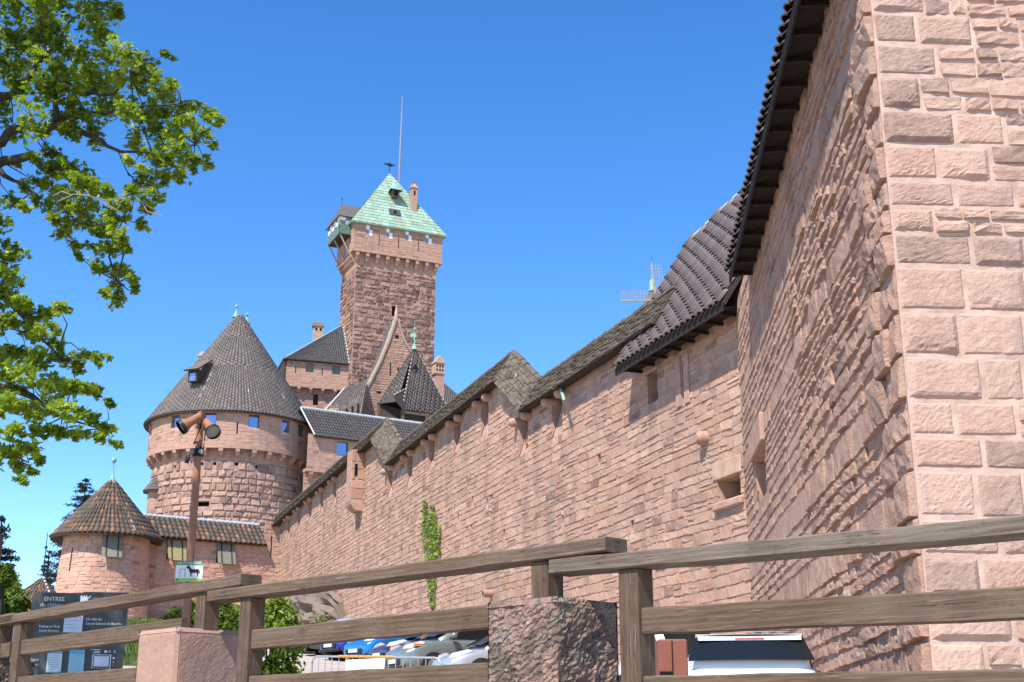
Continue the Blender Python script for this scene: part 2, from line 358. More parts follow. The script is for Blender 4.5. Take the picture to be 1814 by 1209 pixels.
def cells(u0, u1, v0, v1, holes, top=None, bounds=None, du=None, dv=None):
    us = {u0, u1}; vs_ = {v0, v1}
    for h in holes: us |= {max(u0, h[0]), min(u1, h[1])}; vs_ |= {max(v0, h[2]), min(v1, h[3])}
    if top:
        for a, b, t in top: us |= {a, b}; vs_.add(t)
    if du:
        for q in np.arange(u0, u1, du): us.add(float(q))
    if dv:
        for q in np.arange(v0, v1, dv): vs_.add(float(q))
    us = sorted(x for x in us if u0 <= x <= u1); vs_ = sorted(x for x in vs_ if v0 <= x <= v1)
    out = []
    for i in range(len(us) - 1):
        if us[i + 1] - us[i] < 1e-5: continue
        uc = (us[i] + us[i + 1]) / 2; tt = v1
        if top:
            for a, b, t in top:
                if a <= uc <= b: tt = t
        for j in range(len(vs_) - 1):
            vc = (vs_[j] + vs_[j + 1]) / 2
            if vc > tt or vs_[j + 1] - vs_[j] < 1e-5: continue
            if any(h[0] < uc < h[1] and h[2] < vc < h[3] for h in holes): continue
            out.append((us[i], us[i + 1], vs_[j], vs_[j + 1]))
    return out
def lay_stones(u0, u1, v0, v1, rowh, len_, holes, top, rng, bounds=None, rows=None, split=0.0):
    st = []
    if rows is None:
        rows = []; v = v0
        while v < v1 - .02:
            h = rng.uniform(*rowh); h = min(h, v1 - v)
            if v1 - v - h < rowh[0] * .5: h = v1 - v
            rows.append((v, v + h)); v += h
    for (a, b) in rows:
        vm = (a + b) / 2; spans = [(u0, u1)] if bounds is None else [bounds(vm)]
        cut = [(h[0], h[1]) for h in holes if min(b, h[3]) - max(a, h[2]) > .25 * (b - a)]
        if top: cut += [(p, q) for p, q, t in top if t < vm + .3 * (b - a)]
        for c in cut:
            ns = []
            for s_ in spans:
                if c[1] <= s_[0] or c[0] >= s_[1]: ns.append(s_); continue
                if c[0] > s_[0]: ns.append((s_[0], c[0]))
                if c[1] < s_[1]: ns.append((c[1], s_[1]))
            spans = ns
        for s_ in spans:
            u = s_[0]
            while u < s_[1] - .04:
                w = rng.uniform(*len_) * (0.75 + .5 * rng.random()); w = min(w, s_[1] - u)
                if s_[1] - u - w < len_[0] * .4: w = s_[1] - u
                if rng.random() < split and b - a > .3:
                    mm = a + (b - a) * rng.uniform(.4, .6); st.append((u, u + w, a, mm)); st.append((u, u + w, mm, b))
                else: st.append((u, u + w, a, b))
                u += w
    return np.array(st) if st else np.zeros((0, 4))
def stone_mesh(mapf, st, rng, gap=.012, prot=(.015, .05), rough=.008, na=5, nb=4, jit=.012, edge=.03, boss=0.0, tilt=0.02, sunk=.03, side=None, hang=0.0):
    n = len(st)
    if n == 0: return np.zeros((0, 3)), np.zeros((0, 4), int), np.zeros((0, 3))
    w = (st[:, 1] - st[:, 0]); h = (st[:, 3] - st[:, 2])
    g = np.minimum(gap, .2 * np.minimum(w, h))
    a = np.concatenate([[0, 0.0], np.linspace(0, 1, na - 2)[1:-1], [1.0, 1.0]]); b = np.concatenate([[0, 0.0], np.linspace(0, 1, nb - 2)[1:-1], [1.0, 1.0]])
    ed = np.minimum(edge, .25 * np.minimum(w, h))
    # positions along u, with outer ring, inner ring
    def pos(lo, hi, k, arr):
        k_ = len(arr); P = np.zeros((n, k_)); full = hi - lo
        inner_lo = lo + ed; inner_hi = hi - ed
        P[:, 0] = lo; P[:, -1] = hi
        for i in range(1, k_ - 1): P[:, i] = inner_lo + (inner_hi - inner_lo) * arr[i]
        return P
    PU = pos(st[:, 0] + g, st[:, 1] - g, na, a); PV = pos(st[:, 2] + g, st[:, 3] - g, nb, b)
    U = np.repeat(PU[:, :, None], nb, 2); Vv = np.repeat(PV[:, None, :], na, 1)
    # corner jitter
    A = ((U - st[:, 0, None, None]) / w[:, None, None]); B = ((Vv - st[:, 2, None, None]) / h[:, None, None])
    J = rng.normal(0, jit, (n, 4, 2)); J = np.clip(J, -2 * jit, 2 * jit)
    wts = [(1 - A) * (1 - B), A * (1 - B), A * B, (1 - A) * B]
    for k in range(4):
        U = U + wts[k] * J[:, k, 0, None, None]; Vv = Vv + wts[k] * J[:, k, 1, None, None]
    U = U + rng.normal(0, jit * .35, U.shape); Vv = Vv + rng.normal(0, jit * .35, U.shape)
    p = rng.uniform(prot[0], prot[1], n)[:, None, None]
    pil = np.sqrt(np.clip(4 * A * (1 - A), 0, 1)) * np.sqrt(np.clip(4 * B * (1 - B), 0, 1))
    D = p * (1 + boss * pil) + rng.normal(0, rough, U.shape) + (A - .5) * rng.normal(0, tilt, n)[:, None, None] + (B - .5) * rng.normal(0, tilt, n)[:, None, None]
    D = np.maximum(D + (.5 - B) * hang, .004)
    sd = sunk if side is None else side
    D[:, 0, :] = -sd; D[:, -1, :] = -sd; D[:, :, 0] = -sunk; D[:, :, -1] = -sunk
    X = mapf(U, Vv, D).reshape(-1, 3)
    base = (np.arange(n) * na * nb)[:, None]
    q = np.array([[i * nb + j, (i + 1) * nb + j, (i + 1) * nb + j + 1, i * nb + j + 1] for i in range(na - 1) for j in range(nb - 1)])
    F = (base[:, :, None] + q[None]).reshape(-1, 4)
    T = np.repeat(rng.random((n, 3)), na * nb, 0)
    return X, F, T
def masonry(name, parent, mapf, u0, u1, v0, v1, smat, mmat, rowh=(.25, .38), len_=(.35, .7), holes=(), top=None, bounds=None,
            du=None, rows=None, seed=1, extra=None, split=0.0, smooth=False, noback=False, **kw):
    """a wall of laid stones on a mortar bed: one mesh, two materials; holes stay open"""
    rng = np.random.default_rng(seed); holes = list(holes)
    st = lay_stones(u0, u1, v0, v1, rowh, len_, holes, top, rng, bounds, rows, split)
    X, F, T = stone_mesh(mapf, st, rng, **kw)
    parts = [(X, F, T, 0)]
    if not noback and bounds is None:
        cs = cells(u0, u1, v0, v1, holes, top, du=du)
        cs = np.array(cs); uu = np.stack([cs[:, 0], cs[:, 1], cs[:, 1], cs[:, 0]], 1); vv = np.stack([cs[:, 2], cs[:, 2], cs[:, 3], cs[:, 3]], 1)
        bx = mapf(uu, vv, np.zeros_like(uu)).reshape(-1, 3)
        parts.append((bx, np.arange(len(bx)).reshape(-1, 4), np.full((len(bx), 3), .5), 1))
    if extra is not None: parts.append(extra)
    Vs = []; Fs = []; Ts = []; ms = []; b = 0
    for x, f, t, mi in parts:
        if len(x) == 0: continue
        Vs.append(x); Fs.append(f + b); Ts.append(t); ms.append(np.full(len(f), mi)); b += len(x)
    return raw(name, np.concatenate(Vs), np.concatenate(Fs), [smat, mmat], parent, tint=np.concatenate(Ts), mi=np.concatenate(ms), smooth=smooth)
def reveal(mb, mapf, h, depth, m=0, back=True, mb_back=None, inset=0.0):
    """the four cheeks of an opening and its back"""
    ua, ub, va, vb = h; f = lambda u, v, d: mapf(np.array(u), np.array(v), np.array(d))
    for (p, q) in (((ua, va), (ua, vb)), ((ub, vb), (ub, va)), ((ua, vb), (ub, vb)), ((ub, va), (ua, va))):
        mb.quad(f(p[0], p[1], 0.002), f(p[0], p[1], -depth), f(q[0], q[1], -depth), f(q[0], q[1], 0.002), m)
    if back:
        (mb_back or mb).quad(f(ua, va, -depth), f(ub, va, -depth), f(ub, vb, -depth), f(ua, vb, -depth), 0 if mb_back else 1)
    return mb
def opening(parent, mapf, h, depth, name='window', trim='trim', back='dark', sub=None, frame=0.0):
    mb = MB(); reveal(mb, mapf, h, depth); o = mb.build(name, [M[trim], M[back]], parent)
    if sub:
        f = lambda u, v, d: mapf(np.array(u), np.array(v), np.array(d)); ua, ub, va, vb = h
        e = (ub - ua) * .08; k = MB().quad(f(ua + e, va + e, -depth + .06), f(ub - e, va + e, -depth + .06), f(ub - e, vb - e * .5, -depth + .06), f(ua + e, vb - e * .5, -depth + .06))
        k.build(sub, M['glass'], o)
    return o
# ---------------------------------------------------------------- tiled roofs
def tile_surface(Pf, Nf, cl, rng, hgt=.07, lip=.03, wl=.86, wu=.72, over=.35, na=5, jit=.008):
    """cl: rows (u0,u1,t0,t1); barrel tile on each cell"""
    cl = np.asarray(cl, float); n = len(cl)
    a = np.linspace(-.5, .5, na); arc = np.sqrt(np.clip(1 - (2 * a) ** 2 * .98, 0, 1))
    uc = (cl[:, 0] + cl[:, 1]) / 2; w = cl[:, 1] - cl[:, 0]; dt = cl[:, 3] - cl[:, 2]
    Us = np.zeros((n, na, 2)); Ts = np.zeros((n, na, 2)); H = np.zeros((n, na, 2))
    jj = rng.normal(0, jit, n)
    for k, (ww, tt, hh) in enumerate(((wl, 0, lip), (wu, 1 + over, 0))):
        Us[:, :, k] = uc[:, None] + a[None] * w[:, None] * ww; Ts[:, :, k] = (cl[:, 2] + dt * tt)[:, None] + 0 * a
        H[:, :, k] = hgt * arc[None] * (1 if k == 0 else .8) + hh + np.abs(jj)[:, None]
    Tc = np.clip(Ts, 0, 1)
    X = Pf(Us, Tc) + Nf(Us, Tc) * H[..., None]
    # lower-end thickness
    X2 = X[:, :, 0] - Nf(Us[:, :, 0], Tc[:, :, 0]) * (hgt * .28)
    V = np.concatenate([X.reshape(n, na * 2, 3), X2], 1).reshape(-1, 3)
    k = na * 3; q = []
    for i in range(na - 1):
        q.append([i * 2, (i + 1) * 2, (i + 1) * 2 + 1, i * 2 + 1]); q.append([na * 2 + i, na * 2 + i + 1, (i + 1) * 2, i * 2])
    F = ((np.arange(n) * k)[:, None, None] + np.array(q)[None]).reshape(-1, 4)
    T = np.repeat(rng.random((n, 3)), k, 0)
    return V, F, T
def quad_PN(E0, E1, R0, R1):
    E0, E1, R0, R1 = [np.asarray(x, float) for x in (E0, E1, R0, R1)]
    nn = unit(np.cross(E1 - E0, (R0 + R1) / 2 - (E0 + E1) / 2))
    if nn[2] < 0: nn = -nn
    def P(u, t):
        u = u[..., None]; t = t[..., None]; return (E0 * (1 - u) + E1 * u) * (1 - t) + (R0 * (1 - u) + R1 * u) * t
    return P, (lambda u, t: np.broadcast_to(nn, u.shape + (3,)))
def tiled_quad(name, parent, E0, E1, R0, R1, pitch, row, mat, seed=1, hgt=.07, stagger=False, under='timber', thick=.12, lip=.03, skip=None, bedpoly=None):
    rng = np.random.default_rng(seed); P, Nn = quad_PN(E0, E1, R0, R1)
    le = max(np.linalg.norm(np.subtract(E1, E0)), np.linalg.norm(np.subtract(R1, R0))); lr = np.linalg.norm((np.add(R0, R1) - np.add(E0, E1)) / 2)
    nc = max(2, int(round(le / pitch))); nr = max(2, int(round(lr / row)))
    cl = []
    re_ = np.linalg.norm(np.subtract(R1, R0)); ee = np.linalg.norm(np.subtract(E1, E0))
    for j in range(nr):
        t = j / nr; wid = ee * (1 - t) + re_ * t; n_ = max(1, int(round(wid / pitch)))
        tri = min(ee, re_) < .3 * max(ee, re_)
        n_ = n_ if tri else nc
        for i in range(n_):
            off = (.5 / nr if (stagger and i % 2) else 0)
            if skip and skip((i + .5) / n_, t): continue
            cl.append((i / n_, (i + 1) / n_, max(0, t - off), t - off + 1 / nr))
    V, F, T = tile_surface(P, Nn, cl, rng, hgt=hgt, lip=lip)
    # bed under the tiles, with thickness, following the same surface
    nn = Nn(np.zeros(1), np.zeros(1))[0]; gu, gt = 16, 8
    UU, TT = np.meshgrid(np.linspace(0, 1, gu + 1), np.linspace(0, 1, gt + 1)); G = P(UU, TT).reshape(-1, 3); k = gu + 1; m = len(G)
    B = np.concatenate([G, G - nn * thick]); q = [[j * k + i, j * k + i + 1, (j + 1) * k + i + 1, (j + 1) * k + i] for j in range(gt) for i in range(gu)]
    FB = q + [[m + x for x in f[::-1]] for f in q]
    FB += [[i, m + i, m + i + 1, i + 1] for i in range(gu)] + [[gt * k + i + 1, m + gt * k + i + 1, m + gt * k + i, gt * k + i] for i in range(gu)] + [[(j + 1) * k, m + (j + 1) * k, m + j * k, j * k] for j in range(gt)] + [[j * k + gu, m + j * k + gu, m + (j + 1) * k + gu, (j + 1) * k + gu] for j in range(gt)]
    if bedpoly is not None:
        G = np.array([np.asarray(p, float) for p in bedpoly]); B = np.concatenate([G, G - nn * thick]); FB = [[0, 1, 2, 3], [7, 6, 5, 4], [0, 4, 5, 1], [1, 5, 6, 2], [2, 6, 7, 3], [3, 7, 4, 0]]
    FB = np.array(FB) + len(V); mi = np.concatenate([np.zeros(len(F)), np.ones(len(FB))])
    return raw(name, np.concatenate([V, B]), np.concatenate([F, FB]), [mat, M[under]], parent, tint=np.concatenate([T, np.full((len(B), 3), .1)]), mi=mi, smooth=np.concatenate([np.ones(len(F), bool), np.zeros(len(FB), bool)]))
def tiled_cone(name, parent, c, R, h, pitch, row, mat, seed=1, hgt=.07, a0=-math.pi, a1=math.pi, r_top=0.12, flare=0.0, stagger=False):
    """cone from eave ring (radius R at c.z) to the apex h above"""
    rng = np.random.default_rng(seed); c = np.asarray(c, float); sl = math.hypot(R, h); nr = max(4, int(round(sl / row))); cl = []
    def rr(t): return R * (1 - t) + r_top * t - flare * np.sin(np.pi * t)
    def P(u, t):
        a = a0 + (a1 - a0) * u; r = rr(t); return np.stack([c[0] + r * np.sin(a), c[1] - r * np.cos(a), c[2] + h * t + 0 * a], -1)
    def Nn(u, t):
        a = a0 + (a1 - a0) * u; return np.stack([np.sin(a) * h / sl, -np.cos(a) * h / sl, R / sl + 0 * a], -1)
    n0 = int(round(R * (a1 - a0) / pitch)); n_ = n0
    for j in range(nr):
        t = j / nr; wid = float(rr(np.array(t))) * (a1 - a0)
        while wid / n_ < pitch * .58 and n_ > 8: n_ = n_ // 2
        for i in range(n_):
            off = (.5 / nr if (stagger and i % 2) else 0)
            cl.append((i / n_, (i + 1) / n_, max(0, t - off), t - off + 1 / nr))
    V, F, T = tile_surface(P, Nn, cl, rng, hgt=hgt)
    k = 64; uu = np.linspace(0, 1, k + 1); tt = np.linspace(0, 1, 9); UU, TT = np.meshgrid(uu, tt)
    B = P(UU, TT).reshape(-1, 3); FB = np.array([[j * (k + 1) + i, j * (k + 1) + i + 1, (j + 1) * (k + 1) + i + 1, (j + 1) * (k + 1) + i] for j in range(8) for i in range(k)])
    # soffit
    B2 = np.concatenate([P(uu, 0 * uu), P(uu, 0 * uu) * [1, 1, 1] - [0, 0, .14]]); r2 = R - 1.0
    a = a0 + (a1 - a0) * uu; B3 = np.stack([c[0] + r2 * np.sin(a), c[1] - r2 * np.cos(a), c[2] + .05 + 0 * a], -1); B2 = np.concatenate([B2, B3])
    F2 = np.array([[j * (k + 1) + i, j * (k + 1) + i + 1, (j + 1) * (k + 1) + i + 1, (j + 1) * (k + 1) + i] for j in range(2) for i in range(k)])
    Vn = np.concatenate([V, B, B2]); Fn = np.concatenate([F, FB + len(V), F2 + len(V) + len(B)])
    mi = np.concatenate([np.zeros(len(F)), np.zeros(len(FB)), np.ones(len(F2))])
    return raw(name, Vn, Fn, [mat, M['timber']], parent, tint=np.concatenate([T, np.full((len(B) + len(B2), 3), .1)]), mi=mi, smooth=np.concatenate([np.ones(len(F), bool), np.zeros(len(FB) + len(F2), bool)]))
def ridge_dabs(name, parent, p0, p1, n, r=.1, mat='ridgemortar', up=.06, gap=.45):
    mb = MB(); p0, p1 = np.asarray(p0, float), np.asarray(p1, float)
    for i in range(n):
        a = p0 + (p1 - p0) * (i + .5 - gap / 2) / n + Z3 * up; b = p0 + (p1 - p0) * (i + .5 + gap / 2) / n + Z3 * up
        mb.tube([a, b], [r, r * .85], 6)
    return mb.build(name, M[mat], parent)
# ---------------------------------------------------------------- main lines of the place
WA = np.array([6.85, 37.84, 0.0]); WD = unit([-.33998, .94044, 0]); WN = np.array([-WD[1], WD[0], 0])     # long wall
BB = np.array([5.23, 16.5, 0.0]); BD = unit([.0795, 1, 0]); BN = np.array([-BD[1], BD[0], 0])              # bastion flank
RD = unit([.998, .06, 0]); RN = np.array([RD[1], -RD[0], 0])                                                # bastion front
def wallpt(s, n, z): return WA + WD * s + WN * n + Z3 * z
def onwall(px, py, n=0.0):
    q = onplane(px, py, WA + WN * n, WN); return (q - WA) @ WD, q[2]
def gz(x, y):
    s = x * WD[0] + y * WD[1]; q = (x + y) / math.sqrt(2)
    t = .100 * (np.minimum(s, 112) - 17.2); t = 1.25 + .5 * (t + np.sqrt(t ** 2 + .02))
    f = np.clip((q - 3.0) / 1.5, 0, 1); f = f * f * (3 - 2 * f)
    return .1 * (1 - f) + t * f
# ---------------------------------------------------------------- ground
def ground():
    xs = np.concatenate([np.linspace(-600, -60, 14), np.arange(-58, 40, 1.0), np.linspace(44, 600, 14)])
    ys = np.concatenate([np.linspace(-300, -12, 8), np.arange(-10, 30, .7), np.arange(30, 125, 2.0), np.linspace(130, 900, 16)])
    X, Y = np.meshgrid(xs, ys); Zg = gz(X, Y); k = len(xs)
    V = np.stack([X, Y, Zg], -1).reshape(-1, 3)
    F = np.array([[j * k + i, j * k + i + 1, (j + 1) * k + i + 1, (j + 1) * k + i] for j in range(len(ys) - 1) for i in range(k - 1)])
    m, nt, b = newmat('gravel_ground'); v = coords(nt); n1 = noise(nt, v, .5, 5); n2 = noise(nt, v, 40, 3)
    c = mixc(nt, fmap(nt, n1, .35, .7), (.36, .30, .255), (.44, .375, .32)); c = mixc(nt, fmap(nt, n2, .4, .7, 0, .4), c, (.25, .20, .17))
    L(nt, c, b.inputs['Base Color']); b.inputs['Roughness'].default_value = .95; bump(nt, b, n2, .4, .02)
    tag(raw('ground', V, F, m, smooth=True), kind='structure')
ground()

# ---------------------------------------------------------------- the long curtain wall
CW = thing('curtain_wall', 'long pink sandstone castle wall with stepped stone coping climbing behind the parked cars', 'wall', wallpt(40, 0, 5))
wmap = plane_map(WA, WD, WN, .035)
EZ = [15.02, 17.13, 19.33]                   # eave heights of the three steps
TOPS = [(-1, 17.9, EZ[0] + .35), (17.9, 19.5, EZ[0] + .9), (19.5, 21.2, EZ[1] + .1), (21.2, 41.3, EZ[1] + .35), (41.3, 43, EZ[1] + 1.0), (43, 45, EZ[2]), (45, 80, EZ[2] + .35)]
recess_px = [(997, 735), (936, 785), (866, 745), (816, 780), (770, 810), (731, 838), (695, 862), (596, 870), (573, 889), (552, 905), (532, 920), (514, 932)]
REC = []
for px, py in recess_px:
    s, z = onwall(px, py); ez = EZ[0] if s < 18.5 else (EZ[1] if s < 41.5 else EZ[2]); REC.append((s, ez))
holes = [(s, s + 1.15, ez - 1.75, ez + 1.2) for s, ez in REC]
EMB = (.10, 1.5, 8.40, 9.08); SLIT = (3.40, 3.54, 12.15, 13.5); WIN = (5.35, 6.15, 12.6, 13.75)
holes += [EMB, SLIT, WIN]
putlog = [(795, 905), (806, 897), (812, 913), (837, 883), (863, 887), (871, 879), (870, 911), (827, 937), (836, 931), (997, 918), (1062, 810), (931, 782), (690, 905), (893, 945), (1120, 930)]
PUT = []
for px, py in putlog:
    s, z = onwall(px, py); PUT.append((s - .13, s + .13, z - .16, z + .14))
holes += PUT
class _: pass
_lay = lay_stones
def lay_above_ground(*a, **k):
    st = _lay(*a, **k)
    mid = WA[None] + WD[None] * ((st[:, 0] + st[:, 1]) / 2)[:, None]
    return st[st[:, 3] > gz(mid[:, 0], mid[:, 1]) - .3]
lay_stones = lay_above_ground
bk = np.array([wallpt(a, -1.1, z) for s0, s1, zt in ((-1, 20, EZ[0]), (20, 43, EZ[1]), (43, 80, EZ[2])) for a, z in ((s0, 0), (s1, 0), (s1, zt), (s0, zt))])  # unseen rear faces of the wall, added to block light through its holes
masonry('wall', CW, wmap, -.9, 80.0, 1.0, 20.4, M['wall'], M['mortar'], rowh=(.22, .42), len_=(.4, 1.05), holes=holes, top=TOPS, seed=11,
        gap=.010, sunk=.045, prot=(.006, .03), rough=.006, na=7, nb=5, jit=.018, edge=.014, tilt=.009, boss=.0, split=.2, side=-.004, hang=.02,
        extra=(bk, np.arange(12).reshape(3, 4), np.full((12, 3), .5), 1))
lay_stones = _lay
for s, ez in REC:           # tapering recesses between pairs of corbels
    mb = MB(); f = lambda u, v, d: wmap(np.array(u), np.array(v), np.array(d)); ua, ub, va, vb = s, s + 1.15, ez - 1.75, ez + .9
    dp = -.75
    mb.quad(f(ua, va, -.01), f(ub, va, -.01), f(ub, vb, dp), f(ua, vb, dp), 0)
    mb.add([f(ua, va, .02), f(ua, vb, .02), f(ua, vb, dp)], [[0, 1, 2]], 0); mb.add([f(ub, va, .02), f(ub, vb, .02), f(ub, vb, dp)], [[0, 1, 2]], 0)
    mb.build('recess', [M['trim']], CW)
    for uc in (ua - .16, ub + .16):
        c = MB(); zc = ez - .12; p = wallpt(uc, 0, zc)
        c.tube([p - WN * .3, p + WN * .28, p + WN * .38, p + WN * .43], [.21, .21, .16, .07], 10)
        c.build('corbel', M['wall'], CW, tint=(.35, .3, .5))
mb = MB(); reveal(mb, wmap, EMB, 1.0); o = mb.build('gun_port', [M['trim_buff'], M['dark']], CW)
pc = wallpt(.55, -.75, 8.72); MB().tube([pc, pc + WN * .4], [.17, .17], 14).tube([pc + WN * .4, pc + WN * .402], [.10, .10], 12, m=1).build('pipe', [M['greypaint'], M['dark']], o)
MB().box(wallpt(.85, .0, 9.36), 1.75, .13, .54, WD, WN, Z3, bev=.03).build('lintel', M['trim_buff'], CW)
MB().box(wallpt(.78, .06, 8.25), 1.75, .22, .26, WD, WN, Z3, bev=.05).build('sill', M['trim'], CW)
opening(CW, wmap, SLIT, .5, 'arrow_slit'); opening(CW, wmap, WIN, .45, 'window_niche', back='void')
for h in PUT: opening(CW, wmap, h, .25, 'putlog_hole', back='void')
for a, b in ((3.0, 3.36), (3.58, 3.95)): MB().box(wallpt((a + b) / 2, .01, 12.8), b - a, .12, 1.7, WD, WN, Z3, bev=.02).build('jamb', M['trim'], CW)
q = wallpt(2.1, 0, 10.55); MB().tube([q - WN * .1, q + WN * .25, q + WN * .36], [.24, .23, .12], 10).build('stone_stub', M['wall'], CW, tint=(.4, .3, .5))
for px, py in ((872, 1052),):
    s, z = onwall(px, py); q = wallpt(s, 0, z); MB().tube([q - WN * .1, q + WN * .45], [.2, .16], 10).tube([q + WN * .45, q + WN * .455], [.1, .1], 8, m=1).build('water_spout', [M['wall'], M['dark']], CW, tint=(.1, .5, .5))
s, z = onwall(994, 690, .3); q = wallpt(s, .3, z); s2, z2 = onwall(1000, 711, .55); MB().tube([q, wallpt(s2, .55, z2)], [.07, .07], 8).build('rain_pipe', M['verdigris'], CW)
# latrine box hanging on the wall
def latrine():
    sn = onwall(645, 850, 0)[0]; pr = .5
    for pr in np.arange(.4, 1.6, .02):
        q = wallpt(sn, pr, 17.5) - EYE; c_, s_ = math.cos(PITCH), math.sin(PITCH)
        if 907 + FPX * q[0] / (q[1] * c_ + q[2] * s_) < 622: break
    sf = onwall(614, 850, pr)[0]; zt = EZ[2] + .3; q = onplane(638, 905, wallpt(sn, 0, 0), WD); zb = q[2]
    prof = [(-.05, zt), (pr, zt), (pr, zb + .7), (pr - .06, zb + .42), (pr - .22, zb + .15), (pr - .42, zb + .02), (-.05, zb)]
    MB().prism([wallpt(sn + .02, n_, z_) for n_, z_ in prof], WD * (sf - sn)).build('body', M['trim'], LT)
    mf = plane_map(wallpt(sn, 0, 0), WN, -WD); sl = (pr - .42, pr - .24, zt - 1.75, zt - .95)
    masonry('wall', LT, mf, .0, pr, zb + .75, zt, M['gallery'], M['mortar'], rowh=(.5, .7), len_=(.5, .9), holes=[sl], seed=4, prot=(.006, .02), rough=.004, noback=True)
    MB().box(wallpt(sn - .004, pr - .33, zt - 1.35), .18, .012, .8, WN, WD, Z3).build('slit', M['dark'], LT)
LT = thing('latrine_box', 'narrow pink stone box with curved base hanging high on the long wall below its coping', 'latrine', wallpt(50, .3, 16))
latrine()
# coping roof: three level runs joined by two steep ramps
def coping():
    pth = [(4.5, EZ[0]), (17.8, EZ[0]), (21.2, EZ[1] + .12), (41.2, EZ[1]), (45.0, EZ[2] + .1), (85.5, EZ[2] - .05)]
    rng = np.random.default_rng(21); Vs = []; Fs = []; Ts = []; ms = []; b = 0
    def put(V, F, T, m):
        nonlocal b
        Vs.append(V); Fs.append(F + b); Ts.append(T); ms.append(np.full(len(F), m)); b += len(V)
    for side in (1, -1):
        for i in range(len(pth) - 1):
            (s0, z0), (s1, z1) = pth[i], pth[i + 1]
            ne = -.5 + 1.02 * side
            E0, E1 = wallpt(s0, ne, z0), wallpt(s1, ne, z1); R0, R1 = wallpt(s0, -.5, z0 + 1.5), wallpt(s1, -.5, z1 + 1.5)
            P, Nn = quad_PN(E0, E1, R0, R1); nn = Nn(np.zeros(1), np.zeros(1))[0]
            ln = np.linalg.norm(E1 - E0); rows = 9; st = []
            for r in range(rows):
                u = -.05
                while u < ln:
                    w = rng.uniform(.25, .6); st.append((max(u, 0), min(u + w, ln), r / rows, (r + 1) / rows)); u += w
            st = np.array(st); st = st[st[:, 1] - st[:, 0] > .04]; n = len(st)
            u0, u1, t0, t1 = (st[:, k] for k in range(4)); th = rng.uniform(.03, .075, n)
            t0 = np.maximum(t0 + rng.normal(0, .012, n), -.02); V = np.zeros((n, 8, 3)); g = .012
            for k, (uu, tt, hh) in enumerate(((u0 + g, t0, .055), (u1 - g, t0 + rng.normal(0, .01, n), .055), (u1 - g, np.minimum(t1 + .05, 1), .0), (u0 + g, np.minimum(t1 + .05, 1), .0))):
                base = P(uu / ln, tt); V[:, k] = base + nn * (hh + th)[:, None]; V[:, k + 4] = base + nn * (hh - .02)
            F = ((np.arange(n) * 8)[:, None, None] + np.array([[0, 1, 2, 3], [0, 4, 5, 1], [1, 5, 6, 2], [3, 7, 4, 0]])[None]).reshape(-1, 4)
            put(V.reshape(-1, 3), F, np.repeat(rng.random((n, 3)), 8, 0), 0)
            q4 = np.array([E0, E1, R1, R0]); put(q4, np.array([[0, 1, 2, 3]]), np.full((4, 3), .2), 1)
            so = np.array([E0 - Z3 * .02, E1 - Z3 * .02, wallpt(s1, -.5, z1 + .15), wallpt(s0, -.5, z0 + .15)]); put(so, np.array([[0, 1, 2, 3]]), np.full((4, 3), .2), 2)
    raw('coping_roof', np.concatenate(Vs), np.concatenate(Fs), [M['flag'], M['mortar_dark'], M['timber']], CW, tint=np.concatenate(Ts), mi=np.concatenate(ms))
    rg = []
    for i in range(len(pth) - 1):
        (s0, z0), (s1, z1) = pth[i], pth[i + 1]; n = int((s1 - s0) / .55)
        for k in range(n):
            a = wallpt(s0 + (s1 - s0) * k / n, -.5, z0 + (z1 - z0) * k / n + 1.5); c = wallpt(s0 + (s1 - s0) * (k + .96) / n, -.5, z0 + (z1 - z0) * (k + .96) / n + 1.5)
            rg.append((a, c))
    mb = MB()
    for a, c in rg: mb.tube([a + Z3 * rng.normal(.0, .02), c + Z3 * rng.normal(.0, .02)], [.16, .14], 7)
    mb.build('ridge_stones', M['flag'], CW, tint=(.6, .2, .5))
coping()

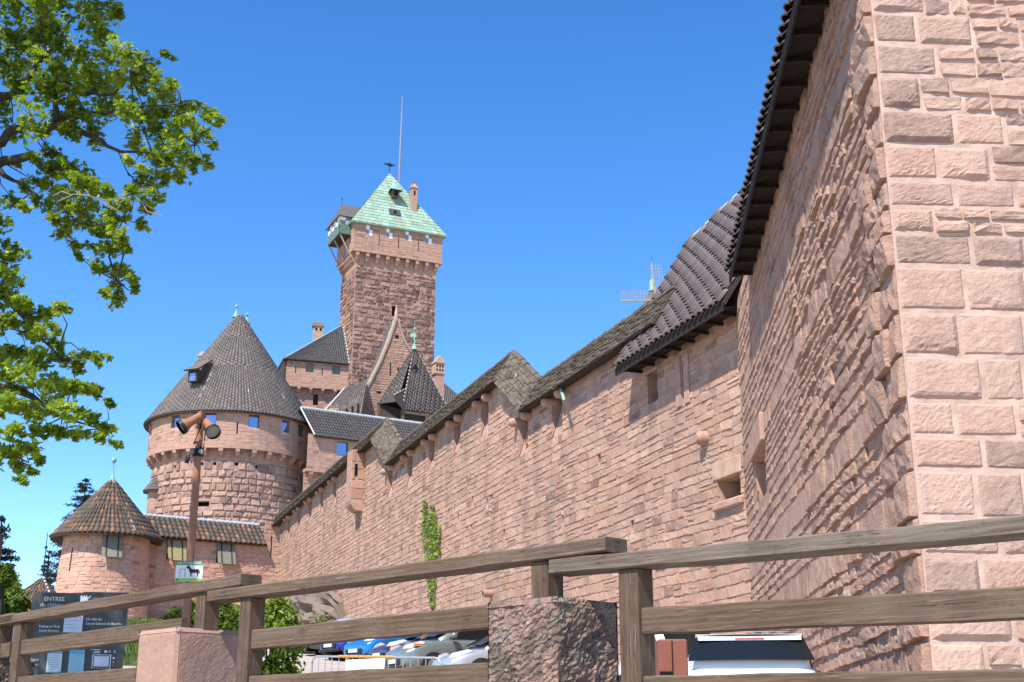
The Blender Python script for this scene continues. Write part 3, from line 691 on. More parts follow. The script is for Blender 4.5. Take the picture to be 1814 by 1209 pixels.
# ---------------------------------------------------------------- the bastion at the right
BS = thing('bastion', 'tall pink stone bastion with bossed quoins and a dark tiled eave at the right edge', 'tower', BB + Z3 * 1.3)
cornerY = 16.5
rowpx = [-200, -140, -85, -30, 23, 78, 134, 195, 255, 318, 366, 412, 470, 549, 628, 708, 772, 832, 918, 985, 1062, 1140, 1230, 1330]
zs = [at(1545 + 105 * (y / 1140.0), y, cornerY)[2] for y in rowpx]
rows_q = [(zs[i + 1], zs[i]) for i in range(len(zs) - 1)][::-1]
while rows_q[-1][1] < 14.0: rows_q.append((rows_q[-1][1], min(14.3, rows_q[-1][1] + .45)))
LB = np.linalg.norm((WA - BB)[:2]) + .2
bmap = plane_map(BB, BD, BN, .02); rmap = plane_map(BB, RD, RN, .012)
EMB2 = (16.0, 18.3, 7.55, 8.75)
def bastion_walls():
    rng = np.random.default_rng(33)
    ql = {918: 1.0}; lens = [.95, .7, 1.1, .75, 1.05, .8, .95, .62, 1.05, .8, .95, 1.1, .62, .95, .75, 1.05, .62, .9, .65, .8, 1.0]
    # flank: bossed quoins near the corner, rubble further on
    quo = []; rub = []
    for i, (a, b) in enumerate(rows_q):
        l = lens[(i + 3) % len(lens)]; quo.append((0.0, l, a, b)); u = l
        if rng.random() < .75: w = rng.uniform(.5, .9); quo.append((u, u + w, a, b)); u += w
        two = rng.random() < .7; sub = [(a, a + (b - a) * .5), (a + (b - a) * .5, b)] if two else [(a, b)]
        for (p, q) in sub:
            x = u
            while x < LB:
                w = rng.uniform(.5, 1.25) * (1 if x > 5 else 1.15); x2 = min(x + w, LB); rub.append((x, x2, p, q)); x = x2
    def cut(st):
        st = np.array(st); bad = (st[:, 1] > EMB2[0] + .1) & (st[:, 0] < EMB2[1] - .1) & (st[:, 3] > EMB2[2] + .05) & (st[:, 2] < EMB2[3] - .05)
        return st[~bad & (st[:, 1] - st[:, 0] > .08)]
    quo = cut(quo); rub = cut(rub); near = rub[rub[:, 0] < 9]; far = rub[rub[:, 0] >= 9]
    parts = [stone_mesh(bmap, quo, rng, gap=.02, prot=(.035, .12), rough=.011, na=9, nb=7, jit=.014, edge=.02, boss=.4, tilt=.05),
             stone_mesh(bmap, near, rng, gap=.02, prot=(.015, .055), rough=.008, na=9, nb=6, jit=.02, edge=.018, boss=.35, tilt=.018, side=-.004, hang=.03),
             stone_mesh(bmap, far, rng, gap=.018, prot=(.008, .028), rough=.006, na=7, nb=5, jit=.02, edge=.015, boss=.1, tilt=.010, side=-.004, hang=.025)]
    cs = np.array(cells(0, LB, -.5, 14.3, [EMB2])); uu = np.stack([cs[:, 0], cs[:, 1], cs[:, 1], cs[:, 0]], 1); vv = np.stack([cs[:, 2], cs[:, 2], cs[:, 3], cs[:, 3]], 1)
    bx = bmap(uu, vv, np.zeros_like(uu)).reshape(-1, 3)
    Vs, Fs, Ts, ms = [], [], [], []; b0 = 0
    for X, F, T in parts + [(bx, np.arange(len(bx)).reshape(-1, 4), np.full((len(bx), 3), .5))]:
        Vs.append(X); Fs.append(F + b0); Ts.append(T); ms.append(np.full(len(F), 1 if X is bx else 0)); b0 += len(X)
    raw('flank_wall', np.concatenate(Vs), np.concatenate(Fs), [M['rough'], M['mortar_dark']], BS, tint=np.concatenate(Ts), mi=np.concatenate(ms))
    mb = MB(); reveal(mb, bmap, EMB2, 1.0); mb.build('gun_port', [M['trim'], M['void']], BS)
    MB().box(BB + BD * 17.1 + BN * .04 + Z3 * 9.15, 2.9, .2, .75, BD, BN, Z3, bev=.03).build('lintel', M['trim'], BS)
    # front: drafted ashlar, small courses above
    quo = []; mid = []; sml = []
    for i, (a, b) in enumerate(rows_q):
        l = lens[i % len(lens)]; quo.append((0.0, l, a, b)); u = l
        if i > 2 and rng.random() < .55: w = rng.uniform(.45, .85); quo.append((u, u + w, a, b)); u += w
        while u < 9:
            w = rng.uniform(.6, 1.5); e = min(9, u + w)
            if b > 10.0 or rng.random() < .35:
                m_ = a + (b - a) * rng.uniform(.42, .58)
                for (p, q) in ((a, m_), (m_, b)):
                    x = u
                    while x < e - .01:
                        ww = rng.uniform(.3, .62); x2 = e if e - x - ww < .2 else x + ww; sml.append((x, x2, p, q)); x = x2
            else:
                x = u
                while x < e - .01:
                    ww = rng.uniform(.45, .8); x2 = e if e - x - ww < .3 else x + ww; mid.append((x, x2, a, b)); x = x2
            u = e
    def drafted(st, p0, p1, na, nb, rough, bot):
        st = np.array(st); X, F, T = stone_mesh(lambda u, v, d: np.stack([u, v, d], -1), st, rng, gap=.007, prot=(.012, .02), rough=.002, na=na, nb=nb, jit=.006, edge=.055, tilt=.0)
        n = len(st); X = X.reshape(n, na, nb, 3); w = (st[:, 1] - st[:, 0])[:, None, None]; h = (st[:, 3] - st[:, 2])[:, None, None]
        A = (X[..., 0] - st[:, 0, None, None]) / w; B = (X[..., 1] - st[:, 2, None, None]) / h
        mx = np.minimum(X[..., 0] - st[:, 0, None, None], st[:, 1, None, None] - X[..., 0]); my = np.minimum(X[..., 1] - st[:, 2, None, None], st[:, 3, None, None] - X[..., 1])
        inn = np.clip((np.minimum(mx, my) - .05) / .045, 0, 1); pr = (rng.uniform(p0, p1, n) * (rng.random(n) < .6) + .012)[:, None, None]
        ero = np.clip((.42 - B) / .25, 0, 1) * (rng.random((n, 1, 1)) < .55) * (.5 + .5 * np.sin(A * rng.uniform(4, 9, (n, 1, 1)) + rng.uniform(0, 6, (n, 1, 1))))
        lean = 1 + bot * (.5 - B)         # boss hangs over its lower edge
        X[..., 2] += inn * (pr * lean * .5 * (1 - .8 * ero) + rng.normal(0, rough * (.25 + 1.2 * ero), A.shape)); X[:, 0, :, 2] = -.02; X[:, -1, :, 2] = -.02; X[:, :, 0, 2] = -.02; X[:, :, -1, 2] = -.02
        X = X.reshape(-1, 3); return rmap(X[:, 0], X[:, 1], X[:, 2]), F, T
    parts = [drafted(quo, .02, .085, 17, 14, .006, 1.0), drafted(mid, .0, .03, 11, 10, .005, .6),
             stone_mesh(rmap, np.array(sml), rng, gap=.009, prot=(.012, .045), rough=.007, na=7, nb=6, jit=.015, edge=.03, boss=.3, tilt=.02)]
    bx = np.array([rmap(np.array(u), np.array(v), np.array(0.0)) for u, v in ((0, -.5), (9, -.5), (9, 14.3), (0, 14.3))])
    Vs, Fs, Ts, ms = [], [], [], []; b0 = 0
    for X, F, T in parts + [(bx, np.array([[0, 1, 2, 3]]), np.full((4, 3), .5))]:
        Vs.append(X); Fs.append(F + b0); Ts.append(T); ms.append(np.full(len(F), 1 if X is bx else 0)); b0 += len(X)
    raw('front_wall', np.concatenate(Vs), np.concatenate(Fs), [M['ashlar'], M['mortar_pale']], BS, tint=np.concatenate(Ts), mi=np.concatenate(ms))
bastion_walls()
# tiled roof that runs along the end of the long wall and turns along the flank
TZ = 14.05
def bastion_roof():
    global TZ
    def isect(P, d, Q, e):
        t = np.linalg.solve(np.array([[d[0], -e[0]], [d[1], -e[1]]]), (Q - P)[:2]); return P + d * t[0]
    run, rise = 3.2, 5.3
    Kc = isect(WA + WN * .85, WD, BB + BN * .50, BD); run2, rise2 = run * 7.6 / rise, 7.6; Kr = isect(WA + WN * (.85 - run2), WD, BB + BN * (.50 - run2), BD)
    e0 = WA + WN * .85 + WD * 7.0; r0 = WA + WN * (.85 - run) + WD * 7.0
    up = lambda p, z: p + Z3 * z
    TF = 13.65; OF = .62
    r0p = WA + WN * (.85 - run2) + WD * 7.0
    tiled_quad('tile_roof', BS, up(e0, TZ), up(Kc, TZ), up(r0p, TZ + rise2), up(Kr, TZ + rise2), .42, .52, M['browntile'], 3, hgt=.13, stagger=True, lip=.06,
               skip=lambda u, t: t * run2 > run + (run2 - run) * u - .25, bedpoly=[up(e0, TZ), up(Kc, TZ), up(Kr, TZ + rise2), up(r0, TZ + rise)])
    sk = 16.0; c_, s_ = math.cos(PITCH), math.sin(PITCH)
    while sk < 24:
        q = BB + BN * OF + BD * sk + Z3 * TF - EYE
        if 907 + FPX * q[0] / (q[1] * c_ + q[2] * s_) < 1291: break
        sk += .05
    Kf = BB + BN * OF + BD * sk; n0 = isect(BB + BN * OF, BD, BB + RN * .5, RD); nr = isect(BB + BN * (OF - 3.2), BD, BB + RN * (.5 - 3.2), RD); Kfr = BB + BN * (OF - 3.2) + BD * sk
    tiled_quad('tile_roof', BS, up(Kf, TF), up(n0, TF), up(Kfr, TF + rise), up(nr, TF + rise), .36, .52, M['browntile'], 4, hgt=.12, stagger=True, lip=.05)
    n1 = n0 + RD * 9.5; nr1 = nr + RD * 9.5
    tiled_quad('tile_roof', BS, up(n0, TF), up(n1, TF), up(nr, TF + rise), up(nr1, TF + rise), .40, .52, M['browntile'], 5, hgt=.12, lip=.05)
    ridge_dabs('ridge_flashing', BS, up(r0, TZ + rise), up(Kr, TZ + 7.6), 9, .07, 'lead', .03, .9)
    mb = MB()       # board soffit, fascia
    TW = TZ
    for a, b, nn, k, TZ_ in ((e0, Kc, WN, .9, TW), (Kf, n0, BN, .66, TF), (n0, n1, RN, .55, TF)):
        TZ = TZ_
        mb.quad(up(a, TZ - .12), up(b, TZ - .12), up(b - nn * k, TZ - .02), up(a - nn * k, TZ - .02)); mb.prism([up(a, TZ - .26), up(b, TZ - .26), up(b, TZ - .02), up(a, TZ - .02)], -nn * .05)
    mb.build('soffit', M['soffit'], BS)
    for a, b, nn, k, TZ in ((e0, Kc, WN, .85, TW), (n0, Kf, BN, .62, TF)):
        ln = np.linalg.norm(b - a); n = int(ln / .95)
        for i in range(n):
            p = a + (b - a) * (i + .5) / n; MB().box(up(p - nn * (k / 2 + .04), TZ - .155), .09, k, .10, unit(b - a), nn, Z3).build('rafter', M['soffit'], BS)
bastion_roof()
# ---------------------------------------------------------------- castle buildings behind the long wall
def sect_corbels(parent, mapf, us, v, out, w=.42, h=.85, mat='trim', b=0.0):
    """stepped corbel stones under a gallery, each a part"""
    for u in us:
        f = lambda du, vv, d: mapf(np.array(u + du), np.array(v + vv), np.array(d)); poly = [(b - .1, 0), (out, 0), (out, -h * .4), (out * .62, -h * .55), (out * .55, -h * .8), (b - .1 + .15, -h)]
        mb = MB(); A = [f(-w / 2, z, d) for d, z in poly]; B = [f(w / 2, z, d) for d, z in poly]; n = len(poly)
        mb.add(A + B, [list(range(n)), list(range(2 * n - 1, n - 1, -1))] + [[i, n + i, n + (i + 1) % n, (i + 1) % n] for i in range(n)])
        mb.build('corbel', M[mat], parent)
def finial(parent, p, h, name='finial', ball=.22, mat='verdigris', flag=False):
    mb = MB(); p = np.asarray(p, float)
    mb.lathe(p, [(.42 * ball / .22, -.3), (.16, .35), (.07, .5), (.05, h * .62)], 10)
    mb.lathe(p + Z3 * h * .66, [(.02, -ball), (ball * .8, -ball * .5), (ball, 0), (ball * .8, ball * .5), (.03, ball)], 10); mb.tube([p + Z3 * h * .6, p + Z3 * h], [.05, .02], 6)
    return mb.build(name, M[mat], parent)
# --- the great round tower
def great_tower():
    gc = at(412, 760, 143.5); c = np.array([gc[0], gc[1], 0]); Rg = 9.15; Rb = 8.35
    T = thing('round_tower', 'big round tower with steep dark conical roof and jutting corbelled gallery', 'tower', (c[0], c[1], 12))
    f0 = c[1] - Rg; ze = at(412, 729, f0)[2]; zg = at(412, 793, f0)[2]
    zb = 9.0; mb_ = cyl_map(c, Rb, .02, 30); mg = cyl_map(c, Rg)
    circ = math.pi * Rb
    def pu(px, R): return R * math.asin(max(-1, min(1, ((px - 409) / 141.0))))
    sl = []
    for px in (389, 412, 450): sl.append((pu(px, Rb) - .17, pu(px, Rb) + .17, zg - 1.75, zg - 1.4))
    for px in (298, 315, 336, 484): sl.append((pu(px, Rb) - .15, pu(px, Rb) + .15, zg - 1.85, zg - 1.5))
    zl = at(396, 893, c[1] - Rb)[2]; port = (pu(396, Rb) - .75, pu(396, Rb) + .7, zl - .28, zl + .28)
    low = (pu(292, Rb) - .2, pu(292, Rb) + .2, zl - 1.2, zl - .8)
    masonry('base_wall', T, mb_, -circ, circ, zb, zg - 1.25, M['tower'], M['mortar_dark'], rowh=(.55, .85), len_=(.7, 1.5), holes=sl + [port, low], du=.9, seed=41,
            gap=.045, prot=(.05, .20), rough=.022, na=6, nb=5, jit=.03, edge=.07, boss=.35, tilt=.07)
    masonry('upper_wall', T, mb_, -circ, circ, zg - 1.25, zg + .1, M['gallery'], M['mortar_dark'], rowh=(.28, .4), len_=(.5, .9), du=.9, seed=42, prot=(.01, .03), rough=.008)
    opening(T, mb_, port, .7, 'gun_port')
    for h in sl + [low]: opening(T, mb_, h, .4, 'drain_hole')
    wins = []; wz0, wz1 = ze - 1.55, ze - .12
    for px, w in ((402, 1.35), (472, 1.2), (519, 1.2), (540, 1.5)): u = pu(px, Rg); wins.append((u - w / 2, u + w / 2, wz0, wz1))
    wins.append((pu(340, Rg) - .6, pu(340, Rg) + .6, wz0, wz1)); wins.append((pu(283, Rg) - .6, pu(283, Rg) + .6, wz0, wz1))
    slit = (pu(447, Rg) - .08, pu(447, Rg) + .08, ze - 2.4, ze - 1.1)
    circ = math.pi * Rg
    masonry('gallery_wall', T, mg, -circ, circ, zg + .0, ze + .4, M['gallery'], M['mortar'], rowh=(.3, .45), len_=(.6, 1.2), holes=wins + [slit], du=.9, seed=43, prot=(.006, .022), rough=.005, gap=.012)
    for w in wins: opening(T, mg, w, .35, 'window', sub='pane')
    opening(T, mg, slit, .3, 'arrow_slit')
    mb = MB(); mb.lathe((c[0], c[1], zg), [(Rb - .3, .02), (Rg + .06, -.02), (Rg + .06, .5), (Rg - .05, .55)], 72, smooth=False); mb.build('gallery_string_course', M['trim'], T)
    n = 32
    sect_corbels(T, mb_, [(-math.pi + 2 * math.pi * (i + .5) / n) * Rb for i in range(n) if abs(-math.pi + 2 * math.pi * (i + .5) / n) < 2.2], zg, Rg - Rb + .03)
    ap = at(418, 560, c[1] + .3); h = ap[2] - ze
    tiled_cone('conical_roof', T, (c[0], c[1], ze), Rg + .6, h, .40, .52, M['slate'], 44, hgt=.09, stagger=True, r_top=.25)
    finial(T, ap + Z3 * .1, 1.6); 
    p2 = at(437, 570, c[1] + 2.2); mb = MB(); mb.tube([p2 - Z3 * 1.5, p2 + Z3 * .2], [.12, .06], 6); mb.build('finial_stem', M['verdigris'], T); finial(T, p2, 1.3)
    # white mortar spots running down the hips of the cone
    rng = np.random.default_rng(9); apx = np.array([c[0], c[1], ap[2]])
    for a, t0, t1, k in ((-.22, .03, .9, 11), (.95, .1, .85, 8), (.16, .05, .4, 3), (.4, .3, .9, 3)):
        for i in range(k):
            t = t0 + (t1 - t0) * (i + rng.uniform(.2, .6)) / k; r = (Rg + .62) * t; q = apx + np.array([r * math.sin(a), -r * math.cos(a), -h * t]); q2 = apx + np.array([r * 1.02 * math.sin(a), -r * 1.02 * math.cos(a), -h * t * 1.02])
            o_ = np.array([math.sin(a), -math.cos(a), .6]) * .1; w_ = rng.uniform(.5, 1.0); MB().tube([q + o_, q + (unit(q2 - q)) * .7 * w_ + o_], [.04, .055], 5).build('mortar_repair', M['ridgemortar'], T)
    # dormer
    a = math.asin((366 - 405) / 105.0); zd = at(366, 688, c[1] - 5)[2]; rd = (Rg + .6) * (ap[2] - zd) / h; o = np.array([math.sin(a), -math.cos(a), 0]); tdir = np.array([math.cos(a), math.sin(a), 0]); p = c + o * rd + Z3 * zd
    mb = MB(); mb.box(p + o * .2 + Z3 * .75, 1.2, 1.7, 1.4, tdir, o, Z3); d = mb.build('dormer', M['timber'], T)
    MB().quad(*[p + o * 1.06 + tdir * x + Z3 * z for x, z in ((-.38, .15), (.38, .15), (.38, 1.0), (-.38, 1.0))]).build('pane', M['glass'], d)
    tiled_quad('dormer_roof', d, p + o * 1.5 - tdir * .95 + Z3 * 1.3, p + o * 1.5 + tdir * .95 + Z3 * 1.3, p - o * 1.6 - tdir * .6 + Z3 * 3.2, p - o * 1.6 + tdir * .6 + Z3 * 3.2, .3, .5, M['slate'], 45, hgt=.07)
    # small chimney peeping from behind the cone
    q = at(358, 640, c[1] + 7); mb = MB(); mb.box(q - Z3 * 2, .9, .9, 5.0); mb.add([q + np.array(v) for v in ((-.55, -.55, .5), (.55, -.55, .5), (.55, .55, .5), (-.55, .55, .5), (0, 0, 1.3))], [[0, 1, 4], [1, 2, 4], [2, 3, 4], [3, 0, 4]]); mb.build('chimney', M['trim'], T)
    return T, c, ze, zg
GT, GC, GZE, GZG = great_tower()
# little oriel turret with round roof on the left flank of the great tower
def oriel():
    p = at(271, 905, 139); T = thing('oriel_turret', 'small pink oriel with round dark roof clinging to the left of the big round tower', 'turret', p)
    zt = at(271, 872, 139)[2]; zb = at(271, 905, 139)[2]; c = np.array([p[0] + .3, p[1], 0])
    MB().lathe(c, [(.2, zb - 1.6), (.9, zb - .6), (1.0, zb), (1.0, zt + .1)], 24).build('wall', M['trim'], T)
    tiled_cone('roof', T, (c[0], c[1], zt), 1.5, 1.9, .3, .4, M['slate'], 5, hgt=.06)
    q = at(262, 905, 136); k = at(272, 930, 136)
    mb = MB(); mb.box((q + k) / 2 + np.array([.4, 1, -.2]), 1.6, 2.5, .2, unit([.8, 0, -.5]), (0, 1, 0), unit([.5, 0, .8])); mb.build('lean_to_roof', M['timber'], T)
oriel()
# --- curtain wing joining the tower to the right
def wing():
    eR0 = at(556, 772, 137.5); eR1 = atz(760, 797, eR0[2])
    U = unit((eR1 - eR0) * [1, 1, 0]); n = np.array([U[1], -U[0], 0])
    rz = onplane(560, 727.5, eR0 - n * 2.3, n)[2]
    T = thing('gallery_wing', 'dark roofed gallery wing joining the big round tower to the hall on the right', 'wing', at(640, 800, 138) - Z3 * 8)
    O = eR0 - n * .55; O = np.array([O[0], O[1], 0]) - U * .45; ln = np.linalg.norm(eR1 - eR0) + 6; ze = eR0[2]; mp = plane_map(O, U, n)
    zb = at(575, 833, 137.5)[2]
    def u_of(px, py): q = onplane(px, py, O, n); return (q - O) @ U
    ws = [(u_of(597, 790), u_of(617, 790), ze - 1.75, ze - .15), (u_of(655, 790), u_of(672, 790), ze - 1.75, ze - .15)]
    masonry('wall', T, mp, 0, ln, zb, ze + .3, M['gallery'], M['mortar'], rowh=(.32, .46), len_=(.6, 1.2), holes=ws, seed=51, prot=(.006, .022), rough=.005)
    for i, w in enumerate(ws): opening(T, mp, w, .35, 'window', sub='pane')
    mb = MB(); c0 = mp(np.array(0.0), np.array(zb), np.array(0.0)); mb.box(c0 + U * ln / 2 - n * .5 + Z3 * .12, ln, 1.1, .34, U, n, Z3); mb.build('string_course', M['trim'], T)
    masonry('lower_wall', T, plane_map(O - n * .8, U, n), 0, ln, 15, zb, M['gallery'], M['mortar_dark'], rowh=(.3, .5), len_=(.5, 1.0), seed=52, prot=(.01, .04))
    sect_corbels(T, plane_map(O - n * .8, U, n), np.arange(.6, ln, 1.6), zb, .82)
    e0 = eR0 + U * .1; e1 = eR1 + U * 6; up = Z3 * (rz - eR0[2]) - n * 2.3; q0 = e0 - U * .9 + up; q1 = e1 + up
    tiled_quad('roof', T, e0, e1, q0, q1, .36, .48, M['slate_b'], 53, hgt=.09, stagger=False)
    bk = lambda p: p - n * 5 - Z3 * 3.5
    MB().quad(q0, q1, bk(q1), bk(q0)).build('back_roof', M['slate_b'], T)
    ridge_dabs('ridge_tiles', T, q0, q1, 62, .2, 'lead', .1, .72)
    MB().tube([q0 + Z3 * .1, e0 + Z3 * .12], [.09, .09], 6).build('valley_flashing', M['lead'], T)
wing()
# --- the keep
M['apron'] = plain('dull_green_copper_apron', (.10, .16, .13), .7, var=.3, vscale=3)
def keep():
    ac = at(622, 392, 185); ze = ac[2]; cR = atz(790, 413, ze)
    g0 = at(625, 441, 185.2); g1 = atz(783, 466, g0[2]); gL = atz(597, 502, g0[2]) 
    U = unit((g1 - g0) * [1, 1, 0]); n = np.array([U[1], -U[0], 0]); W = np.linalg.norm((g1 - g0)[:2]) ; zg = g0[2]
    c_, s_ = math.cos(PITCH), math.sin(PITCH); D = 4.0
    while D < W:
        q = g0 - n * D - EYE
        if 907 + FPX * q[0] / (q[1] * c_ + q[2] * s_) < 596.5: break
        D += .1
    c = np.array([g0[0], g0[1], 0]); zb = 30.0
    T = thing('keep_tower', 'tall square keep of dark bossed blocks under a green copper pyramid roof', 'tower', c + U * W / 2 - n * D / 2 + Z3 * zb)
    ins = .75; O = c + U * ins - n * ins; mp = plane_map(O, U, n); Ws = W - 2 * ins
    Lu = -n; Ds = D - 2 * ins; mpl = plane_map(O + Lu * Ds, -Lu, -U)      # left face: u runs from the back corner to the front corner
    def uo(px, py, P=O): q = onplane(px, py, P, n); return (q - P) @ U, q[2]
    s1 = uo(740, 523); s2 = uo(699, 551)
    sl = [(s1[0] - .28, s1[0] + .28, s1[1] - 1.0, s1[1] + .75), (s2[0] - .45, s2[0] + .45, s2[1] - .9, s2[1] + .8)]
    kw = dict(rowh=(.5, .85), len_=(.6, 1.6), du=None, gap=.05, prot=(.02, .18), rough=.022, na=6, nb=5, jit=.045, edge=.07, boss=.2, tilt=.06)
    zc = zg - 2.6
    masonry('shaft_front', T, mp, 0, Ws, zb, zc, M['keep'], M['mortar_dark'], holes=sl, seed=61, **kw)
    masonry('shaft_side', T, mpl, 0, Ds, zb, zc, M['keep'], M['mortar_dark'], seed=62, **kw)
    o = opening(T, mp, sl[0], .35, 'niche', back='trim'); opening(T, mp, sl[1], .5, 'window')
    for m_, sd, w_ in ((mp, 63, Ws), (mpl, 64, Ds)): masonry('shaft_top_band', T, m_, 0, w_, zc, zg + .2, M['gallery'], M['mortar'], rowh=(.5, .7), len_=(.7, 1.4), seed=sd, prot=(.01, .03))
    mb = MB(); A = O + U * Ws; mb.quad(A + Z3 * zb, A - n * Ds + Z3 * zb, A - n * Ds + Z3 * ze, A + Z3 * ze); mb.quad(A - n * Ds + Z3 * zb, O - n * Ds + Z3 * zb, O - n * Ds + Z3 * ze, A - n * Ds + Z3 * ze); mb.build('rear_walls', M['mortar_dark'], T)
    # gallery
    G = c; mg = plane_map(G, U, n); mgl = plane_map(G - n * D, n, -U); zt = ze + .2
    def ug(px, py): q = onplane(px, py, G, n); return (q - G) @ U, q[2]
    wins = []
    for px, py in ((654.5, 407), (690, 412), (724, 416.5), (759.5, 422)):
        u, z = ug(px, py); wins.append((u - .52, u + .52, z - .95, z + .85))
    slits = []
    for px, py in ((672, 425), (706.5, 430), (741.5, 436)):
        u, z = ug(px, py); slits.append((u - .09, u + .09, z - 1.0, z + .75))
    masonry('gallery_wall', T, mg, 0, W, zg, zt, M['gallery'], M['mortar_dark'], rowh=(.35, .55), len_=(.6, 1.3), holes=wins + slits, seed=65, prot=(.006, .02), rough=.006)
    lw = [(D - 2.0, D - 1.2, zt - 3.2, zt - 1.5)]
    masonry('gallery_wall', T, mgl, 0, D, zg, zt, M['gallery'], M['mortar_dark'], rowh=(.35, .55), len_=(.6, 1.3), holes=lw, seed=66, prot=(.006, .03), rough=.008)
    for w in lw: opening(T, mgl, w, .3, 'window')
    for w in slits: opening(T, mg, w, .3, 'arrow_slit')
    for w in wins:          # chequered shutters
        ua, ub, va, vb = w; um, vm = (ua + ub) / 2, (va + vb) / 2; mb = MB(); f = lambda u, v: mg(np.array(u), np.array(v), np.array(-.03))
        for (a, b, p, q, m_) in ((ua, um, vm, vb, 0), (um, ub, vm, vb, 1), (ua, um, va, vm, 1), (um, ub, va, vm, 0)): mb.quad(f(a, p), f(b, p), f(b, q), f(a, q), m_)
        mb.build('shutter', [M['white'], M['greypaint']], T)
    mb = MB(); mb.box(G + U * W / 2 - n * (D / 2) + Z3 * (zg - .05), W + .16, D + .16, .34, U, n, Z3); mb.build('gallery_floor_course', M['trim'], T)
    sect_corbels(T, mp, np.linspace(.1, Ws - .1, 9), zg - .2, ins, .5, 1.5); sect_corbels(T, mpl, np.linspace(.3, Ds - .5, 9), zg - .2, ins, .5, 1.6)
    # copper pyramid
    over = .55; C0 = G - U * over + n * over; e = [C0, C0 + U * (W + 2 * over), C0 + U * (W + 2 * over) - n * (D + 2 * over), C0 - n * (D + 2 * over)]
    e = [np.array([p[0], p[1], ze]) for p in e]; cen = sum(e) / 4; q = onplane(690, 307, cen, np.array([0, -1.0, 0])); apx = np.array([q[0], cen[1], q[2]])
    rng = np.random.default_rng(67); Vs, Fs, Ts = [], [], []; b0 = 0
    for i in range(4):
        a, b = e[i], e[(i + 1) % 4]; nn = unit(np.cross(b - a, apx - a)); nn = nn if nn[2] > 0 else -nn; rows = 19
        for r in range(rows):
            t0, t1 = r / rows, (r + 1) / rows; wl = np.linalg.norm(b - a) * (1 - t0); k = max(1, int(wl / 1.15)); off = rng.random() / k
            cu = [0] + [min(1, max(0, (j + off) / k)) for j in range(k)] + [1]; cu = sorted(set(cu))
            for j in range(len(cu) - 1):
                P = lambda u, t: (a + (b - a) * u) * (1 - t) + apx * t
                V = [P(cu[j] + .002, t0) + nn * .05, P(cu[j + 1] - .002, t0) + nn * (.05 + rng.uniform(0, .02)), P(cu[j + 1] - .002, t1), P(cu[j] + .002, t1), P(cu[j], t0), P(cu[j + 1], t0)]
                Vs += V; Fs += [[b0, b0 + 1, b0 + 2, b0 + 3], [b0, b0 + 4, b0 + 5, b0 + 1]]; Ts += [rng.random()] * 6; b0 += 6
        Vs += [a, b, apx]; Fs += [[b0, b0 + 1, b0 + 2]]; Ts += [.95] * 3; b0 += 3
    Vs += [p - Z3 * .18 for p in e] + e; Fs += [[b0 + 3, b0 + 2, b0 + 1, b0]] + [[b0 + i, b0 + (i + 1) % 4, b0 + 4 + (i + 1) % 4, b0 + 4 + i] for i in range(4)]; Ts += [.1] * 8
    raw('copper_roof', np.array(Vs), Fs, M['copper'], T, tint=np.array(Ts)[:, None])
    def onroof(px, py):
        nn = unit(np.cross(e[1] - e[0], apx - e[0])); return onplane(px, py, e[0], nn)
    # upper dormer, hatch, chimney, pole and vane
    p = onroof(697, 352); mb = MB(); mb.box(p + n * .35 + Z3 * .55, .95, 1.6, 1.3, U, n, Z3); d = mb.build('dormer', M['timber_mid'], T)
    MB().quad(*[p + n * 1.17 + U * x + Z3 * z for x, z in ((-.3, .05), (.3, .05), (.3, .95), (-.3, .95))]).build('opening', M['dark'], d)
    tp = p - n * .2 + Z3 * 3.2
    mb = MB(); f1, f2 = p + n * 1.6 - U * 1.05 + Z3 * .95, p + n * 1.6 + U * 1.05 + Z3 * .95; b1, b2 = p - n * 1.2 - U * .75 + Z3 * 1.1, p - n * 1.2 + U * .75 + Z3 * 1.1
    mb.add([f1, f2, b2, b1, tp, p + n * 1.3 + Z3 * 1.7], [[0, 1, 5], [5, 1, 4], [1, 2, 4], [0, 5, 4], [3, 0, 4], [2, 3, 4]]); mb.build('dormer_hood', M['verdigris'], d)
    p = onroof(699, 377); nn = unit(np.cross(e[1] - e[0], apx - e[0])); nn = nn if nn[2] > 0 else -nn; up = unit(apx - (e[0] + e[1]) / 2)
    MB().box(p + nn * .08, 1.9, .2, 1.2, U, nn, up).build('roof_hatch', M['slate_b'], T)
    h = bpy.data.objects[T.children[-1].name]; MB().add([p + nn * .2 - U * .35 - up * .35, p + nn * .2 + U * .35 - up * .35, p + nn * .45 + up * .3], [[0, 1, 2]]).build('hatch_opening', M['dark'], h)
    p = onroof(733, 371); top = onplane(729, 335, p, n)[2]; mb = MB(); hh = top - p[2] + .2; pp = p + n * .35 - n * .6
    mb.box(pp + Z3 * (hh / 2 - .4), .95, .95, hh + .8, U, n, Z3); ch = mb.build('chimney', M['trim'], T)
    t = pp + Z3 * hh; mb = MB(); k = [t + U * x + n * y for x, y in ((-.62, -.62), (.62, -.62), (.62, .62), (-.62, .62))]
    mb.add(k + [t + Z3 * 1.35 + U * .1 - n * .1, t + Z3 * 1.35 - U * .1 + n * .1], [[0, 1, 4], [1, 2, 4], [2, 3, 4], [3, 0, 5], [0, 4, 5], [4, 2, 5], [3, 2, 1, 0]]); mb.build('chimney_cap', M['trim'], ch)
    MB().box(pp + n * .48 + Z3 * (hh - .9), .3, .03, .75, U, n, Z3).build('vent', M['dark'], ch)
    b = onplane(707, 316, cen, n); tt = onplane(713, 174, cen, n); mb = MB(); mb.tube([b - Z3 * 1.5, b + (tt - b) * .65, tt], [.17, .14, .07], 8); mb.lathe(tt, [(.02, -.1), (.16, .1), (.02, .3)], 8); mb.build('flagpole', M['greypaint'], T)
